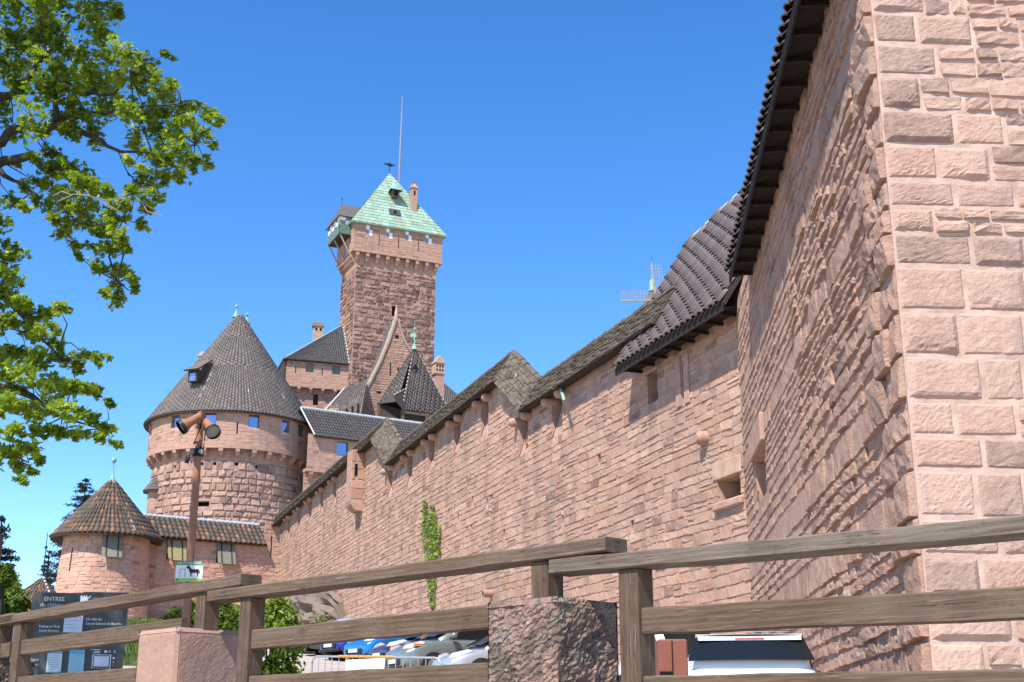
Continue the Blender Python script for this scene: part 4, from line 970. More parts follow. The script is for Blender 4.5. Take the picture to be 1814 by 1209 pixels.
    mb = MB(); mb.tube([apx - Z3 * .3, apx + Z3 * 1.5], [.06, .05], 6); v = apx + Z3 * 1.35
    eagle = [(-.95, .1), (-.8, .35), (-.55, .15), (-.35, .35), (-.15, .3), (0, .55), (.15, .3), (.4, .35), (.6, .15), (.85, .35), (.95, .1), (.6, -.05), (.35, .0), (.25, -.3), (.05, -.05), (-.15, -.35), (-.3, 0), (-.6, -.08)]
    mb.prism([v + U * x + Z3 * z - n * .04 for x, z in eagle], n * .08); mb.build('weather_vane', M['iron'], T)
    # timber hoarding hanging on the left face
    zh = ze - 1.75
    y0, y1 = 1.2, max(4.0, D - 1.0); out = 1.9
    k = lambda d, y, z: G - n * y - U * d + Z3 * z
    mb = MB()
    mb.prism([k(out, y0, zh), k(out, y1, zh), k(out, y1, zh + 1.6), k(out, y0, zh + 1.6)], U * .12)
    mb.prism([k(0, y0, zh), k(out, y0, zh), k(out, y0, zh + 1.6), k(0, y0, zh + 1.6)], -n * .12); mb.build('hoarding_apron', M['apron'], T)
    mb = MB(); mb.box(k(out / 2, (y0 + y1) / 2, zh - .05), out, y1 - y0, .14, U, n, Z3); mb.build('hoarding_floor', M['timber'], T)
    mb = MB(); hz = zh + 1.6; th = 1.25
    for i, (a, b) in enumerate(((.1, out * .5), (out * .5, out - .05))):
        for j in range(2): mb.quad(k(a, y0, hz + th * j / 2), k(b, y0, hz + th * j / 2), k(b, y0, hz + th * (j + 1) / 2), k(a, y0, hz + th * (j + 1) / 2), 1 if (i + j) % 2 else 0)
    for i in range(6):
        for j in range(2):
            a, b = y0 + (y1 - y0) * i / 6, y0 + (y1 - y0) * (i + 1) / 6; mb.quad(k(out, a, hz + th * j / 2), k(out, b, hz + th * j / 2), k(out, b, hz + th * (j + 1) / 2), k(out, a, hz + th * (j + 1) / 2), (i + j + 1) % 2)
    mb.build('hoarding_shutters', [M['white'], M['greypaint']], T)
    rz = hz + th; pk = rz + 3.3
    r0, r1 = k(-2.2, y0 - .4, pk), k(-2.2, y1 + .4, pk); a0, a1 = k(out + .35, y0 - .5, rz - .15), k(out + .35, y1 + .5, rz - .15)
    mb = MB(); ym = (y0 + y1) / 2; pkL = k(out * .4, ym, pk); pkR = k(-3.5, ym, pk)
    f0, f1 = k(out + .35, y0 - .5, rz - .1), k(-3.5, y0 - .5, rz - .1); b0_, b1_ = k(out + .35, y1 + .5, rz - .1), k(-3.5, y1 + .5, rz - .1)
    mb.add([f0, f1, pkR, pkL, b0_, b1_], [[0, 1, 2, 3], [0, 3, 4], [3, 2, 5, 4], [0, 4, 5, 1]]); mb.build('hoarding_roof', M['slate'], T)
    MB().tube([pkL, pkL + Z3 * 1.0], [.05, .03], 6).lathe(pkL + Z3 * 1.0, [(.02, -.15), (.15, 0), (.02, .15)], 8).build('hoarding_spike', M['iron'], T)
    for y in (y0 + .2, (y0 + y1) / 2, y1 - .2):
        MB().tube([k(.0, y, zh - 3.2), k(out - .15, y, zh)], .12, 6).build('strut', M['greywood'], T)
    mb = MB(); mb.add([k(0, D - 3, zh - 3.6), k(1.1, D - 3, zh - 4.9), k(1.1, D - .2, zh - 4.9), k(0, D - .2, zh - 3.6)], [[0, 1, 2, 3]]); mb.build('lower_hood', M['slate'], T)
    return T, U, n, G
KT, KU, KN, KG = keep()
# --- house with hipped roof left of the keep
def house():
    a = at(503, 636, 166); ze = a[2]; b = atz(619, 646, ze); U = unit((b - a) * [1, 1, 0]); n = np.array([U[1], -U[0], 0]); W = np.linalg.norm((b - a)[:2])
    T = thing('jettied_house', 'pink stone house with jettied upper floor and dark hipped roof left of the keep', 'house', a - n * 4 + U * W / 2 - Z3 * 14)
    O = a - n * .45; O = np.array([O[0], O[1], 0]) + U * .4; zj = at(508, 681, 166)[2]; mp = plane_map(O, U, n); Wd = W - .4
    def uz(px, py): q = onplane(px, py, O, n); return (q - O) @ U, q[2]
    ws = []
    for px, py in ((549, 646), (596, 650)): u, z = uz(px, py); ws.append((u - .55, u + .55, ze - 1.45, ze - .2))
    sl = []
    for px, py in ((524, 655), (571, 659)): u, z = uz(px, py); sl.append((u - .07, u + .07, z - .55, z + .5))
    masonry('upper_wall', T, mp, 0, Wd, zj, ze + .3, M['gallery'], M['mortar'], rowh=(.3, .5), len_=(.7, 1.5), holes=ws + sl, seed=71, prot=(.004, .015), rough=.004)
    for w in ws: opening(T, mp, w, .25, 'shuttered_window', back='shutter')
    for w in sl: opening(T, mp, w, .25, 'arrow_slit')
    O2 = O - n * .75; mp2 = plane_map(O2, U, n); u, z = uz(561, 706); w = (u - .35, u + .35, z - .85, z + .75)
    masonry('lower_wall', T, mp2, -.2, Wd, zj - 16, zj, M['gallery'], M['mortar_dark'], rowh=(.28, .45), len_=(.4, .9), holes=[w], seed=72, prot=(.01, .04), rough=.012)
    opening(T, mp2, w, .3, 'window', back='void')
    MB().box(O + U * Wd / 2 - n * .5 + Z3 * (zj + .1), Wd, 1.1, .3, U, n, Z3).build('jetty_course', M['trim'], T)
    sect_corbels(T, mp2, [Wd * k for k in (.02, .22, .41, .60, .80, .98)], zj, .8, .4, .75)
    mb = MB(); D = 9.0; P = lambda u, d, z: O + U * u - n * d + Z3 * z
    mb.box(P(-.05, D / 2, (zj + ze) / 2 + .1), .5, D, ze - zj + .9, U, n, Z3); mb.build('boarded_end_wall', M['timber'], T)
    mb = MB(); mb.quad(P(Wd, 0, zj - 16), P(Wd, D, zj - 16), P(Wd, D, ze), P(Wd, 0, ze)); mb.quad(P(0, D, zj - 16), P(Wd, D, zj - 16), P(Wd, D, ze), P(0, D, ze)); mb.quad(P(-.2, .75, zj - 16), P(-.2, D, zj - 16), P(-.2, D, zj), P(-.2, .75, zj)); mb.build('rear_walls', M['mortar_dark'], T)
    ap = onplane(603, 579, O - n * (D / 2), n)
    e0 = a; e1 = b; rng = 73
    tiled_quad('roof', T, e0 - U * .0, e1, ap - U * .05, ap + U * .4, .33, .46, M['slate_b'], rng, hgt=.08)
    bk0 = e0 - n * (D + 1); bk1 = e1 - n * (D + 1)
    MB().add([e0, bk0, ap], [[0, 1, 2]]).add([bk0, bk1, ap, ap + U * .4], [[0, 1, 3, 2]]).build('roof_slope', M['slate_b'], T)
    ridge_dabs('hip_tiles', T, e0 + Z3 * .05, ap, 30, .09, 'lead', .06, .6); ridge_dabs('hip_tiles', T, e1 + Z3 * .05, ap + U * .4, 12, .09, 'lead', .06, .6)
    q = at(563.5, 601, 172); t = at(563.5, 580, 172); mb = MB(); mb.box((q + t) / 2 - Z3 * 1.2, 1.25, .9, t[2] - q[2] + 2.4, U, n, Z3); c = mb.build('chimney', M['trim_buff'], T)
    mb = MB(); mb.add([t + U * x - n * y + Z3 * z for x, y, z in ((-.8, -.6, 0), (.8, -.6, 0), (.8, .6, 0), (-.8, .6, 0), (-.75, 0, .75), (.75, 0, .75))], [[0, 1, 5, 4], [2, 3, 4, 5], [1, 2, 5], [3, 0, 4], [3, 2, 1, 0]]); mb.build('chimney_cap', M['flag'], c, tint=(.5, 0, .5))
    for x in (-.3, .3): MB().box(t + n * .46 + U * x - Z3 * .45, .3, .03, .4, U, n, Z3).build('vent', M['dark'], c)
house()
# --- gabled hall in front of the keep
M['coping_stone'] = plain('weathered_buff_coping', (.36, .265, .20), .92, var=.3, vscale=2, bumps=.4, bscale=12)
def hall():
    U, n = KU, KN; B0 = at(690, 700, 160); O = np.array([B0[0], B0[1], 0])
    def uv(px, py): q = onplane(px, py, O, n); return (q - O) @ U, q[2]
    Lp = [(633, 745), (634, 722), (648, 690), (661, 666), (674, 640), (686, 610), (697, 580), (701, 566)]; Rp = [(705, 566), (708, 580), (715, 602), (728, 625), (742, 650), (750, 690), (752, 745)]
    Lv = [uv(*p) for p in Lp]; Rv = [uv(*p) for p in Rp]
    T = thing('gabled_hall', 'pink stone gable with curved coping rising in front of the keep', 'building', O + Z3 * 24)
    def bounds(v):
        return float(np.interp(v, [p[1] for p in Lv], [p[0] for p in Lv])), float(np.interp(v, [p[1] for p in Rv][::-1], [p[0] for p in Rv][::-1]))
    v0 = Lv[0][1] - 8; vt = Lv[-1][1] - .3; mp = plane_map(O, U, n)
    poly = [mp(np.array(u), np.array(v), np.array(-.015)) for u, v in [(Lv[0][0], v0)] + Lv + Rv + [(Rv[-1][0], v0)]]
    sl = []
    for px, py, w, h in ((691.5, 654, .07, .9), (703, 597, .25, .22), (706, 655, .18, .18), (694, 681, .2, .2), (671, 695, .3, .12), (694, 725, .45, 1.2)):
        u, z = uv(px, py); sl.append((u - w, u + w, z - h, z + h))
    masonry('gable_wall', T, mp, -10, 10, v0, vt, M['gallery'], M['mortar_dark'], rowh=(.28, .45), len_=(.4, .9), bounds=bounds, holes=sl, seed=81, prot=(.012, .04), rough=.012)
    MB().prism(poly, -n * .9).build('gable_core', M['mortar_dark'], T)
    for i, s in enumerate(sl):
        f = lambda u, v, d: mp(np.array(u), np.array(v), np.array(d)); MB().quad(f(s[0], s[2], .035), f(s[1], s[2], .035), f(s[1], s[3], .035), f(s[0], s[3], .035)).build('window', M['dark'], T)
    for P_ in (Lv, Rv[::-1]):
        mb = MB()
        for i in range(1, len(P_) - 1):
            a = mp(np.array(P_[i][0]), np.array(P_[i][1]), np.array(-.3)); b = mp(np.array(P_[i + 1][0]), np.array(P_[i + 1][1]), np.array(-.3)); t = unit(b - a)
            mb.box((a + b) / 2, np.linalg.norm(b - a) + .02, 1.0, .26, t, n, np.cross(t, n))
        mb.build('gable_coping', M['coping_stone'], T)
    f = mp(np.array((Lv[-1][0] + Rv[0][0]) / 2), np.array(Lv[-1][1]), np.array(-.3)); MB().lathe(f, [(.3, -.6), (.22, 1.0), (.12, 1.6), (.05, 2.0)], 8).build('gable_pinnacle', M['trim_buff'], T)
    mb = MB(); d = -n * 2
    for P_ in (Lv, Rv):
        pts = [mp(np.array(u), np.array(v), np.array(-.9)) for u, v in P_]
        for i in range(len(pts) - 1): mb.quad(pts[i], pts[i + 1], pts[i + 1] + d, pts[i] + d)
    mb.build('hall_roof', M['slate'], T)
    # low roofs left of the gable
    z = at(640, 712, 158)[2]
    e0 = at(566, 738, 152); e1 = at(640, 738, 152); r0 = at(611, 688, 158); r1 = at(650, 676, 158.5)
    T2 = thing('low_roofed_range', 'low range with dark grey roof and lattice chimney between house and stone gable', 'building', at(605, 745, 152) - Z3 * 8)
    tiled_quad('roof', T2, e0, e1, r0, r1, .33, .46, M['slate'], 82, hgt=.08)
    MB().tube([e0, r0], [.13, .13], 6).build('verge_flashing', M['lead'], T2)
    w0, w1 = e0 + np.array([.3, .5, -.2]), e1 + np.array([0, .5, -.2]); MB().prism([w0, w1, w1 - Z3 * 9, w0 - Z3 * 9], np.array([0, 5, 0])).build('wall', M['mortar_dark'], T2)
    a = at(602, 727, 148); b = at(636, 712, 148); c = at(636, 703, 150.5); d_ = at(612, 716, 150.5)
    MB().prism([a, b, c, d_], np.array([0, 0, -.2])).build('porch_roof', M['slate'], T2)
    for px in (614, 624, 634):
        MB().box(at(px, 735, 149), .25, .25, 3).build('porch_post', M['timber_mid'], T2)
    q = at(592, 734, 146); mb = MB(); mb.box(q, 1.1, .7, 1.2); ch = mb.build('chimney', M['trim_buff'], T2)
    for k in range(3):
        x = q + np.array([(k - 1) * .34, 0, 0]); mb = MB(); mb.prism([x + np.array([-.16, -.35, .6]), x + np.array([.16, -.35, .6]), x + np.array([0, -.35, 1.15])], np.array([0, .7, 0])); mb.build('chimney_gablet', M['trim_buff'], ch)
        MB().prism([x + np.array([-.08, -.36, .63]), x + np.array([.08, -.36, .63]), x + np.array([0, -.36, .9])], np.array([0, .01, 0])).build('vent', M['dark'], ch)
        MB().box(x + np.array([0, -.36, .2]), .1, .02, .45).build('vent', M['dark'], ch)
hall()
# --- pavilion with pointed roof
def pavilion():
    nc = at(712, 726, 148); ze = nc[2]; rc = atz(801, 738.5, ze); lc = np.array([*(nc + np.array([-6.2, 6.0, 0]))[:2], ze]); n1 = at(704, 711, 148.3); lc = atz(668, 716.5, n1[2]); U = unit(rc - nc); V = unit(lc - nc); cen = (rc + lc) / 2; bc = rc + lc - n1; ap = onplane(734, 616, cen, np.array([0, -1.0, 0])); ap = np.array([ap[0], ap[1], ap[2]])
    T = thing('pavilion', 'dark roofed timber pavilion with steep pointed roof and small side gable before the keep', 'pavilion', np.array([cen[0], cen[1], ze - 9]))
    tiled_quad('roof', T, nc, rc, ap - U * .15, ap + U * .15, .34, .46, M['slate'], 91, hgt=.09, stagger=True)
    tiled_quad('roof', T, lc, n1, ap - U * .15, ap + U * .0, .34, .46, M['slate'], 92, hgt=.09, stagger=True)
    MB().add([rc, bc, ap, lc], [[0, 1, 2], [1, 3, 2]]).build('roof_slope', M['slate'], T)
    [ridge_dabs('hip_mortar', T, p + (ap - p) * (i / k), p + (ap - p) * ((i + .5) / k), 1, .075, 'ridgemortar', .14, .9) for p, k in ((nc, 17), (rc, 18)) for i in range(k)]
    finial(T, ap, 3.6)
    v = at(732, 590, ap[1]); MB().box(v - Z3 * .3, .7, .05, .45).build('vane', M['verdigris'], T)
    n = unit(np.cross(U, Z3)); 
    mb = MB(); k = lambda p, d, z: p + (cen - p) * d * [1, 1, 0] + Z3 * z
    for p, q in ((nc, rc), (lc, nc), (rc, bc), (bc, lc)): mb.quad(k(p, .1, -9), k(q, .1, -9), k(q, .1, .0), k(p, .1, .0))
    mb.build('timber_walls', M['timber'], T)
    for p in (nc, lc, rc, nc * .5 + rc * .5): MB().box(k(p, .06, -4.5), .35, .35, 9, U, n, Z3).build('post', M['timber_mid'], T)
    MB().box((nc + rc) / 2 + (cen - (nc + rc) / 2) * .06 * np.array([1, 1, 0]) - Z3 * .25, np.linalg.norm(rc - nc), .3, .35, U, n, Z3).build('eave_beam', M['timber_mid'], T)
    # gablet with its dark opening, and the triangular vent
    g = [at(697, 701, 147.3), at(731, 683, 150.5), at(713, 725, 147.6), at(701, 712, 147.0)]; l = at(668, 716, 150)
    mb = MB(); mb.add([g[0], g[1], l, g[3]], [[0, 1, 2], [0, 2, 3]]); mb.add([g[0], g[3], g[2], g[1]], [[0, 1, 2, 3]], 1); mb.build('gablet', [M['slate'], M['timber']], T)
    ridge_dabs('gablet_mortar', T, g[0], g[1], 7, .09, 'ridgemortar', .05, .5)
    P, _n = quad_PN(nc, rc, ap, ap); nn = _n(np.zeros(1), np.zeros(1))[0]
    t = [onplane(px, py, nc + nn * .3, nn) for px, py in ((729, 655), (742, 655), (736, 645))]; MB().add(t, [[0, 1, 2]]).build('vent', M['dark'], T)
    # chimney stack and dark roof behind to the right
    b = at(776, 700, 156); tp = at(776, 664, 156); C = thing('roof_chimney', 'pink stone chimney with lattice top rising right of the pointed pavilion roof', 'chimney', b - Z3 * 6)
    mb = MB(); hh = tp[2] - b[2] + 6; mb.box(b + Z3 * (hh / 2 - 6), 1.15, 1.15, hh, KU, KN, Z3); mb.build('stack', M['trim'], C)
    mb = MB(); mb.box(tp + Z3 * .05, 1.45, 1.45, .2, KU, KN, Z3); mb.box(tp + Z3 * .75, 1.25, 1.25, 1.2, KU, KN, Z3); h = mb.build('head', M['trim_buff'], C)
    for x in (-.38, 0, .38):
        for z in (.45, .95): MB().box(tp + KN * .63 + KU * x + Z3 * z, .2, .02, .3, KU, KN, Z3).build('vent', M['dark'], h)
    mb = MB(); q = [tp + KU * x + KN * y + Z3 * 1.35 for x, y in ((-.75, -.75), (.75, -.75), (.75, .75), (-.75, .75))]; mb.add(q + [tp + Z3 * 2.4 + KN * .7, tp + Z3 * 2.4 - KN * .7], [[3, 2, 4], [2, 1, 5, 4], [0, 3, 4, 5], [1, 0, 5], [0, 1, 2, 3]]); mb.build('cap', M['trim_buff'], h)
    R = thing('distant_roof', 'dark blue slated roof slope showing between lattice chimney and long wall coping', 'roof', at(800, 720, 165) - Z3 * 6)
    a, c, d, e = at(783, 676, 166), at(818, 706, 166), at(800, 745, 158), at(770, 735, 158)
    tiled_quad('roof', R, e, d + (d - e), a, c, .36, .5, M['slate_b'], 93, hgt=.08)
    MB().prism([e + np.array([.2, .4, -.3]), d + (d - e) + np.array([0, .4, -.3]), d + (d - e) - Z3 * 8, e - Z3 * 8], np.array([0, 6, 0])).build('wall', M['mortar_dark'], R)
pavilion()
# --- lower wing and small round tower at the left
def lower_wing():
    e1 = at(466, 966, 113.3); ze = e1[2]; e0 = atz(276, 951, ze); U = unit((e1 - e0) * [1, 1, 0]); n = np.array([U[1], -U[0], 0]); ln = np.linalg.norm(e1 - e0)
    T = thing('lower_wing', 'low pink wing with orange and grey barrel tiles and two hinged wooden shutters', 'wing', (e0 + e1) / 2 - Z3 * 8)
    O = np.array([e0[0], e0[1], 0]) - n * .6 - U * 2.5; mp = plane_map(O, U, n); L_ = ln + 2.5 + 3.2
    def uz(px, py): q = onplane(px, py, O, n); return (q - O) @ U, q[2]
    sh = []
    for px in (311, 399): u, z = uz(px, 975); sh.append((u - .75, u + .75, ze - 1.75, ze - .1))
    u, z = uz(481, 967); sl = (u - .07, u + .07, z - 1.0, z + .85)
    masonry('wall', T, mp, 0, L_, 5, ze + 2.2, M['smalltower'], M['mortar'], rowh=(.28, .48), len_=(.45, 1.0), holes=[sl] + sh, top=[(0, L_ - 2.9, ze + .35)], seed=95, prot=(.008, .04), rough=.009, gap=.014, jit=.02, split=.1)
    opening(T, mp, sl, .3, 'arrow_slit')
    for i, w in enumerate(sh):
        opening(T, mp, w, .4, 'window'); f = lambda u, d, z: mp(np.array(u), np.array(z), np.array(d))
        a, b = w[0] - .05, w[1] + .05; mb = MB(); zt, zb = w[3], w[2] - .1
        mb.prism([f(a, .12, zt), f(b, .12, zt), f(b, .62, zb), f(a, .62, zb)], n * .06); s = mb.build('shutter', M['shutter_y' if i == 0 else 'shutter'], T)
        for k in (.22, .78): MB().prism([f(a + (b - a) * k - .05, .185, zt), f(a + (b - a) * k + .05, .185, zt), f(a + (b - a) * k + .05, .685, zb), f(a + (b - a) * k - .05, .685, zb)], n * .03).build('strap', M['timber'], s)
    rz = onplane(300, 919, e0 - n * 2.2, n)[2]; r0 = e0 - U * 1.0 - n * 2.2; r1 = e1 + U * .4 - n * 2.2; r0[2] = r1[2] = rz
    tiled_quad('roof', T, e0 - U * 1.0, e1 + U * .4, r0, r1, .46, .55, M['orangetile'], 96, hgt=.13)
    bk = lambda p: p - n * 3.5 - Z3 * 2.8
    MB().quad(r0, r1, bk(r1), bk(r0)).build('back_roof', M['orangetile'], T, tint=(.3, 0, 0)); ridge_dabs('ridge_tiles', T, r0, r1, 27, .2, 'lead', .1, .75)
    return e0, U, n
LWE, LWU, LWN = lower_wing()
def small_tower():
    gc = at(189, 960, 106.5); c = np.array([gc[0], gc[1], 0]); R = 3.42
    T = thing('small_round_tower', 'small pink round tower with orange and grey tiled cone at the left', 'tower', (c[0], c[1], 6))
    f0 = c[1] - R; ze = at(189, 944, f0 - .7)[2] ; circ = math.pi * R; mp = cyl_map(c, R, .055, ze)
    def pu(px): return R * math.asin(max(-1, min(1, (px - 189) / 72.0)))
    sl = (pu(153) - .08, pu(153) + .08, ze - 2.9, ze - 1.0); w = (pu(219) - .7, pu(219) + .7, ze - 1.75, ze - .1); w2 = (pu(122) - .5, pu(122) + .5, ze - 1.6, ze - .1)
    masonry('wall', T, mp, -circ, circ, 5, ze + .3, M['smalltower'], M['mortar'], rowh=(.26, .44), len_=(.4, .85), holes=[sl, w, w2], du=.5, seed=101, prot=(.008, .04), rough=.009, gap=.014, jit=.02, split=.1)
    opening(T, mp, sl, .35, 'arrow_slit'); opening(T, mp, w, .4, 'window'); opening(T, mp, w2, .35, 'window')
    a = w[0] / R + .2; o = np.array([math.sin(a), -math.cos(a), 0]); t = np.array([math.cos(a), math.sin(a), 0]); p = c + o * (R + .12) + Z3 * (ze - .1)
    mb = MB(); mb.prism([p - t * .78, p + t * .78, p + t * .78 + o * .45 - Z3 * 1.75, p - t * .78 + o * .45 - Z3 * 1.75], o * .06); s = mb.build('shutter', M['shutter'], T)
    for k in (-.45, .45): MB().prism([p + o * .065 + t * (k - .05), p + o * .065 + t * (k + .05), p + o * .515 + t * (k + .05) - Z3 * 1.75, p + o * .515 + t * (k - .05) - Z3 * 1.75], o * .03).build('strap', M['timber'], s)
    ap = at(204, 852, c[1]); h = ap[2] - ze
    tiled_cone('conical_roof', T, (c[0], c[1], ze), R + 1.02, h, .44, .55, M['orangetile'], 102, hgt=.13, r_top=.15)
    MB().lathe((c[0], c[1], ze + h), [(.62, -.85), (.42, -.35), (.16, .25), (.06, .6), (.05, 1.7)], 12).lathe((c[0], c[1], ze + h + 1.75), [(.02, -.22), (.18, -.18), (.2, .12), (.08, .25), (.02, .26)], 8).build('finial', M['verdigris'], T)
    apx = np.array([c[0], c[1], ze + h]); rng = np.random.default_rng(3)
    for i in range(7):
        t_ = .2 + .78 * i / 7; a = .82; rr = (R + 1.05) * t_; q = apx + np.array([rr * math.sin(a), -rr * math.cos(a), -h * t_ + .12]); dv = unit(np.array([math.sin(a) * R, -math.cos(a) * R, -h])); MB().tube([q, q + dv * rng.uniform(.4, .7)], [.1, .13], 5).build('mortar_repair', M['ridgemortar'], T)
small_tower()
# --- small turret roof far behind at the left edge
def far_turret():
    c = at(68, 1050, 96); zt = at(75, 1023, 96)[2]; zb = at(68, 1075, 96)[2]
    T = thing('far_turret', 'far small turret roof with white hip tiles and thin finial behind the dark panel', 'turret', (c[0], c[1], zb - 5))
    b = [np.array([c[0] + x, c[1] + y, zb]) for x, y in ((-1.9, -1.9), (1.9, -1.9), (1.9, 1.9), (-1.9, 1.9))]; ap = np.array([*(at(76, 1023, 96)[:2]), zt])
    for i in range(2): tiled_quad('roof', T, b[(i + 3) % 4] if i else b[0], b[0] if i else b[1], ap, ap + np.array([.05, 0, 0]), .3, .4, M['orangetile'], 111 + i, hgt=.07)
    MB().add([b[1], b[2], b[3], ap], [[0, 1, 3], [1, 2, 3]]).build('roof_slope', M['orangetile'], T, tint=(.2, 0, 0))
    ridge_dabs('hip_mortar', T, b[1], ap, 8, .09, 'ridgemortar', .06, .5)
    MB().tube([ap, ap + Z3 * 3.3], [.05, .025], 6).lathe(ap + Z3 * 2.2, [(.01, -.18), (.14, 0), (.01, .18)], 8).build('finial', M['iron'], T)
    MB().prism([p * [1, 1, 1] + (ap - p) * [.12, .12, 0] for p in b], Z3 * -6).build('wall', M['trim'], T)
far_turret()
# --- little windmill on the ridge behind the coping
def windmill():
    hub = at(1161, 533, 70); b = at(1158, 560, 71.5)
    T = thing('windmill', 'small castle windmill with latticed wooden sails behind the stone coping on the ridge', 'windmill', b - Z3 * 8)
    MB().lathe(np.array([b[0], b[1], b[2] - 8]), [(1.0, 0), (.75, 8.1)], 24).build('tower', M['gallery'], T, tint=(.5, .2, .5))
    zt = b[2] + .1; ap = at(1157, 511, 71.5)[2]
    MB().lathe(np.array([b[0], b[1], zt]), [(.95, -.1), (.5, (ap - zt) * .5), (.08, ap - zt)], 24, smooth=False).build('cap', M['flag'], T, tint=(.9, .1, .5))
    finial(T, np.array([b[0], b[1], ap + .1]), 1.6, ball=.13)
    MB().tube([np.array([b[0], b[1], ap + 1.6]), np.array([b[0], b[1], ap + 2.0])], [.02, .015], 5).build('vane_rod', M['iron'], T)
    ax = unit(np.array([.25, -1, 0])); sd = np.array([-ax[1], ax[0], 0]); MB().tube([hub - ax * -.1, hub - ax * 1.6], [.16, .16], 8).build('windshaft', M['greywood'], T)
    for ang in (6, 96, 186, 276):
        a = rad(ang); d = -sd * math.sin(a) * 1 + Z3 * math.cos(a); w = np.array(np.cross(d, ax)) * 1; Ls = 2.15
        arm = MB().box(hub + ax * .12 + d * Ls / 2, .10, .08, Ls, w, ax, d).build('sail_arm', M['greywood'], T)
        mb = MB()
        for i in range(9): mb.box(hub + ax * .13 + d * (.5 + i * .2) + w * .30, .54, .024, .024, w, ax, d)
        for o in (.22, .40, .57): mb.box(hub + ax * .135 + d * 1.3 + w * o, .022, .02, 1.66, w, ax, d)
        mb.build('sail_lattice', M['greywood'], T)
windmill()
# ---------------------------------------------------------------- wooden fence with stone pillars in front
FD = unit([.7071, -.7071, 0]); FN = unit([-.7071, -.7071, 0]); F0 = np.array([.69, 6.40, 0])
def onfence(px, py, off=0.0): return onplane(px, py, F0 + FN * off, FN)
def fpos(px, py=1100): q = onfence(px, py); return (q - F0) @ FD
WR = wood_mat('weathered_rail_wood', (.065, .040, .023), (.112, .072, .044), (.16, .118, .083), FD)
WP = wood_mat('weathered_post_wood', (.065, .039, .023), (.105, .066, .041), (.14, .098, .067), (0, 0, 1))
WRL = wood_mat('silvered_rail_wood', (.08, .056, .037), (.135, .102, .075), (.215, .175, .138), FD)
def fence_run(label, post_px, ends, cap, mid, low, capends, capmat=None):
    """post_px: image columns of the posts; cap/mid/low: ((x,ytop),(x,ytop)) of the rails' front faces"""
    a, b = fpos(ends[0]), fpos(ends[1]); mids = F0 + FD * (a + b) / 2; base = float(gz(mids[0], mids[1]))
    T = thing('wooden_fence', label, 'fence', (mids[0], mids[1], base), 'runs of the wooden fence')
    def rail(name, pts, s0, s1, h, w, off, sag=0.0):
        q = [onfence(x, y, off + w / 2) for x, y in pts]; ss = [(p - F0) @ FD for p in q]; zz = [p[2] for p in q]
        zf = lambda s: zz[0] + (zz[1] - zz[0]) * (s - ss[0]) / (ss[1] - ss[0])
        p0 = F0 + FD * s0 + FN * off + Z3 * (zf(s0) - h / 2); p1 = F0 + FD * s1 + FN * off + Z3 * (zf(s1) - h / 2); ax = unit(p1 - p0)
        n = 14; rng = np.random.default_rng(int(abs(s0) * 1000) % 997); V = []; F = []; up = np.cross(FN, ax); up = up if up[2] > 0 else -up
        for i in range(n + 1):
            c = p0 + (p1 - p0) * i / n + up * (rng.normal(0, .0018)); hh = h * (1 + rng.normal(0, .012)); bv = .008
            for y, z in ((-w / 2 + bv, -hh / 2), (w / 2 - bv, -hh / 2), (w / 2, -hh / 2 + bv), (w / 2, hh / 2 - bv), (w / 2 - bv, hh / 2), (-w / 2 + bv, hh / 2), (-w / 2, hh / 2 - bv), (-w / 2, -hh / 2 + bv)):
                V.append(c + FN * y + up * z)
        for i in range(n):
            for k in range(8): F.append([i * 8 + k, i * 8 + (k + 1) % 8, (i + 1) * 8 + (k + 1) % 8, (i + 1) * 8 + k])
        F.append(list(range(8))[::-1]); F.append([n * 8 + k for k in range(8)])
        raw(name, np.array(V), F, (capmat or WR) if name == 'cap_rail' else WR, T); return zf
    cs0, cs1 = fpos(capends[0], 1040), fpos(capends[1], 980)
    zc = rail('cap_rail', cap, cs0, cs1, .078, .17, 0.0)
    inner = []
    for px, bot in post_px:
        s = fpos(px); p = F0 + FD * s; zt = zc(s) - .078; zb = float(gz(p[0], p[1])) - .2 if bot is None else bot
        mb = MB(); mb.box(p + Z3 * (zt + zb) / 2, .125, .125, zt - zb, FD, FN, Z3, bev=.006); po = mb.build('post', WP, T)
        if bot is None:
            for dz in (.27,): MB().lathe(p, [(.0, 0)], 3) if False else None
            c = p + FD * .0635 + Z3 * (zt - .26) + FN * .01; MB().tube([c - FD * .01, c + FD * .001], [.011, .011], 10).build('bolt_hole', M['dark'], po)
        inner.append(s)
    rail('middle_rail', mid, a, b, .128, .055, 0.01); rail('lower_rail', low, a, b, .13, .055, 0.01)
    return T
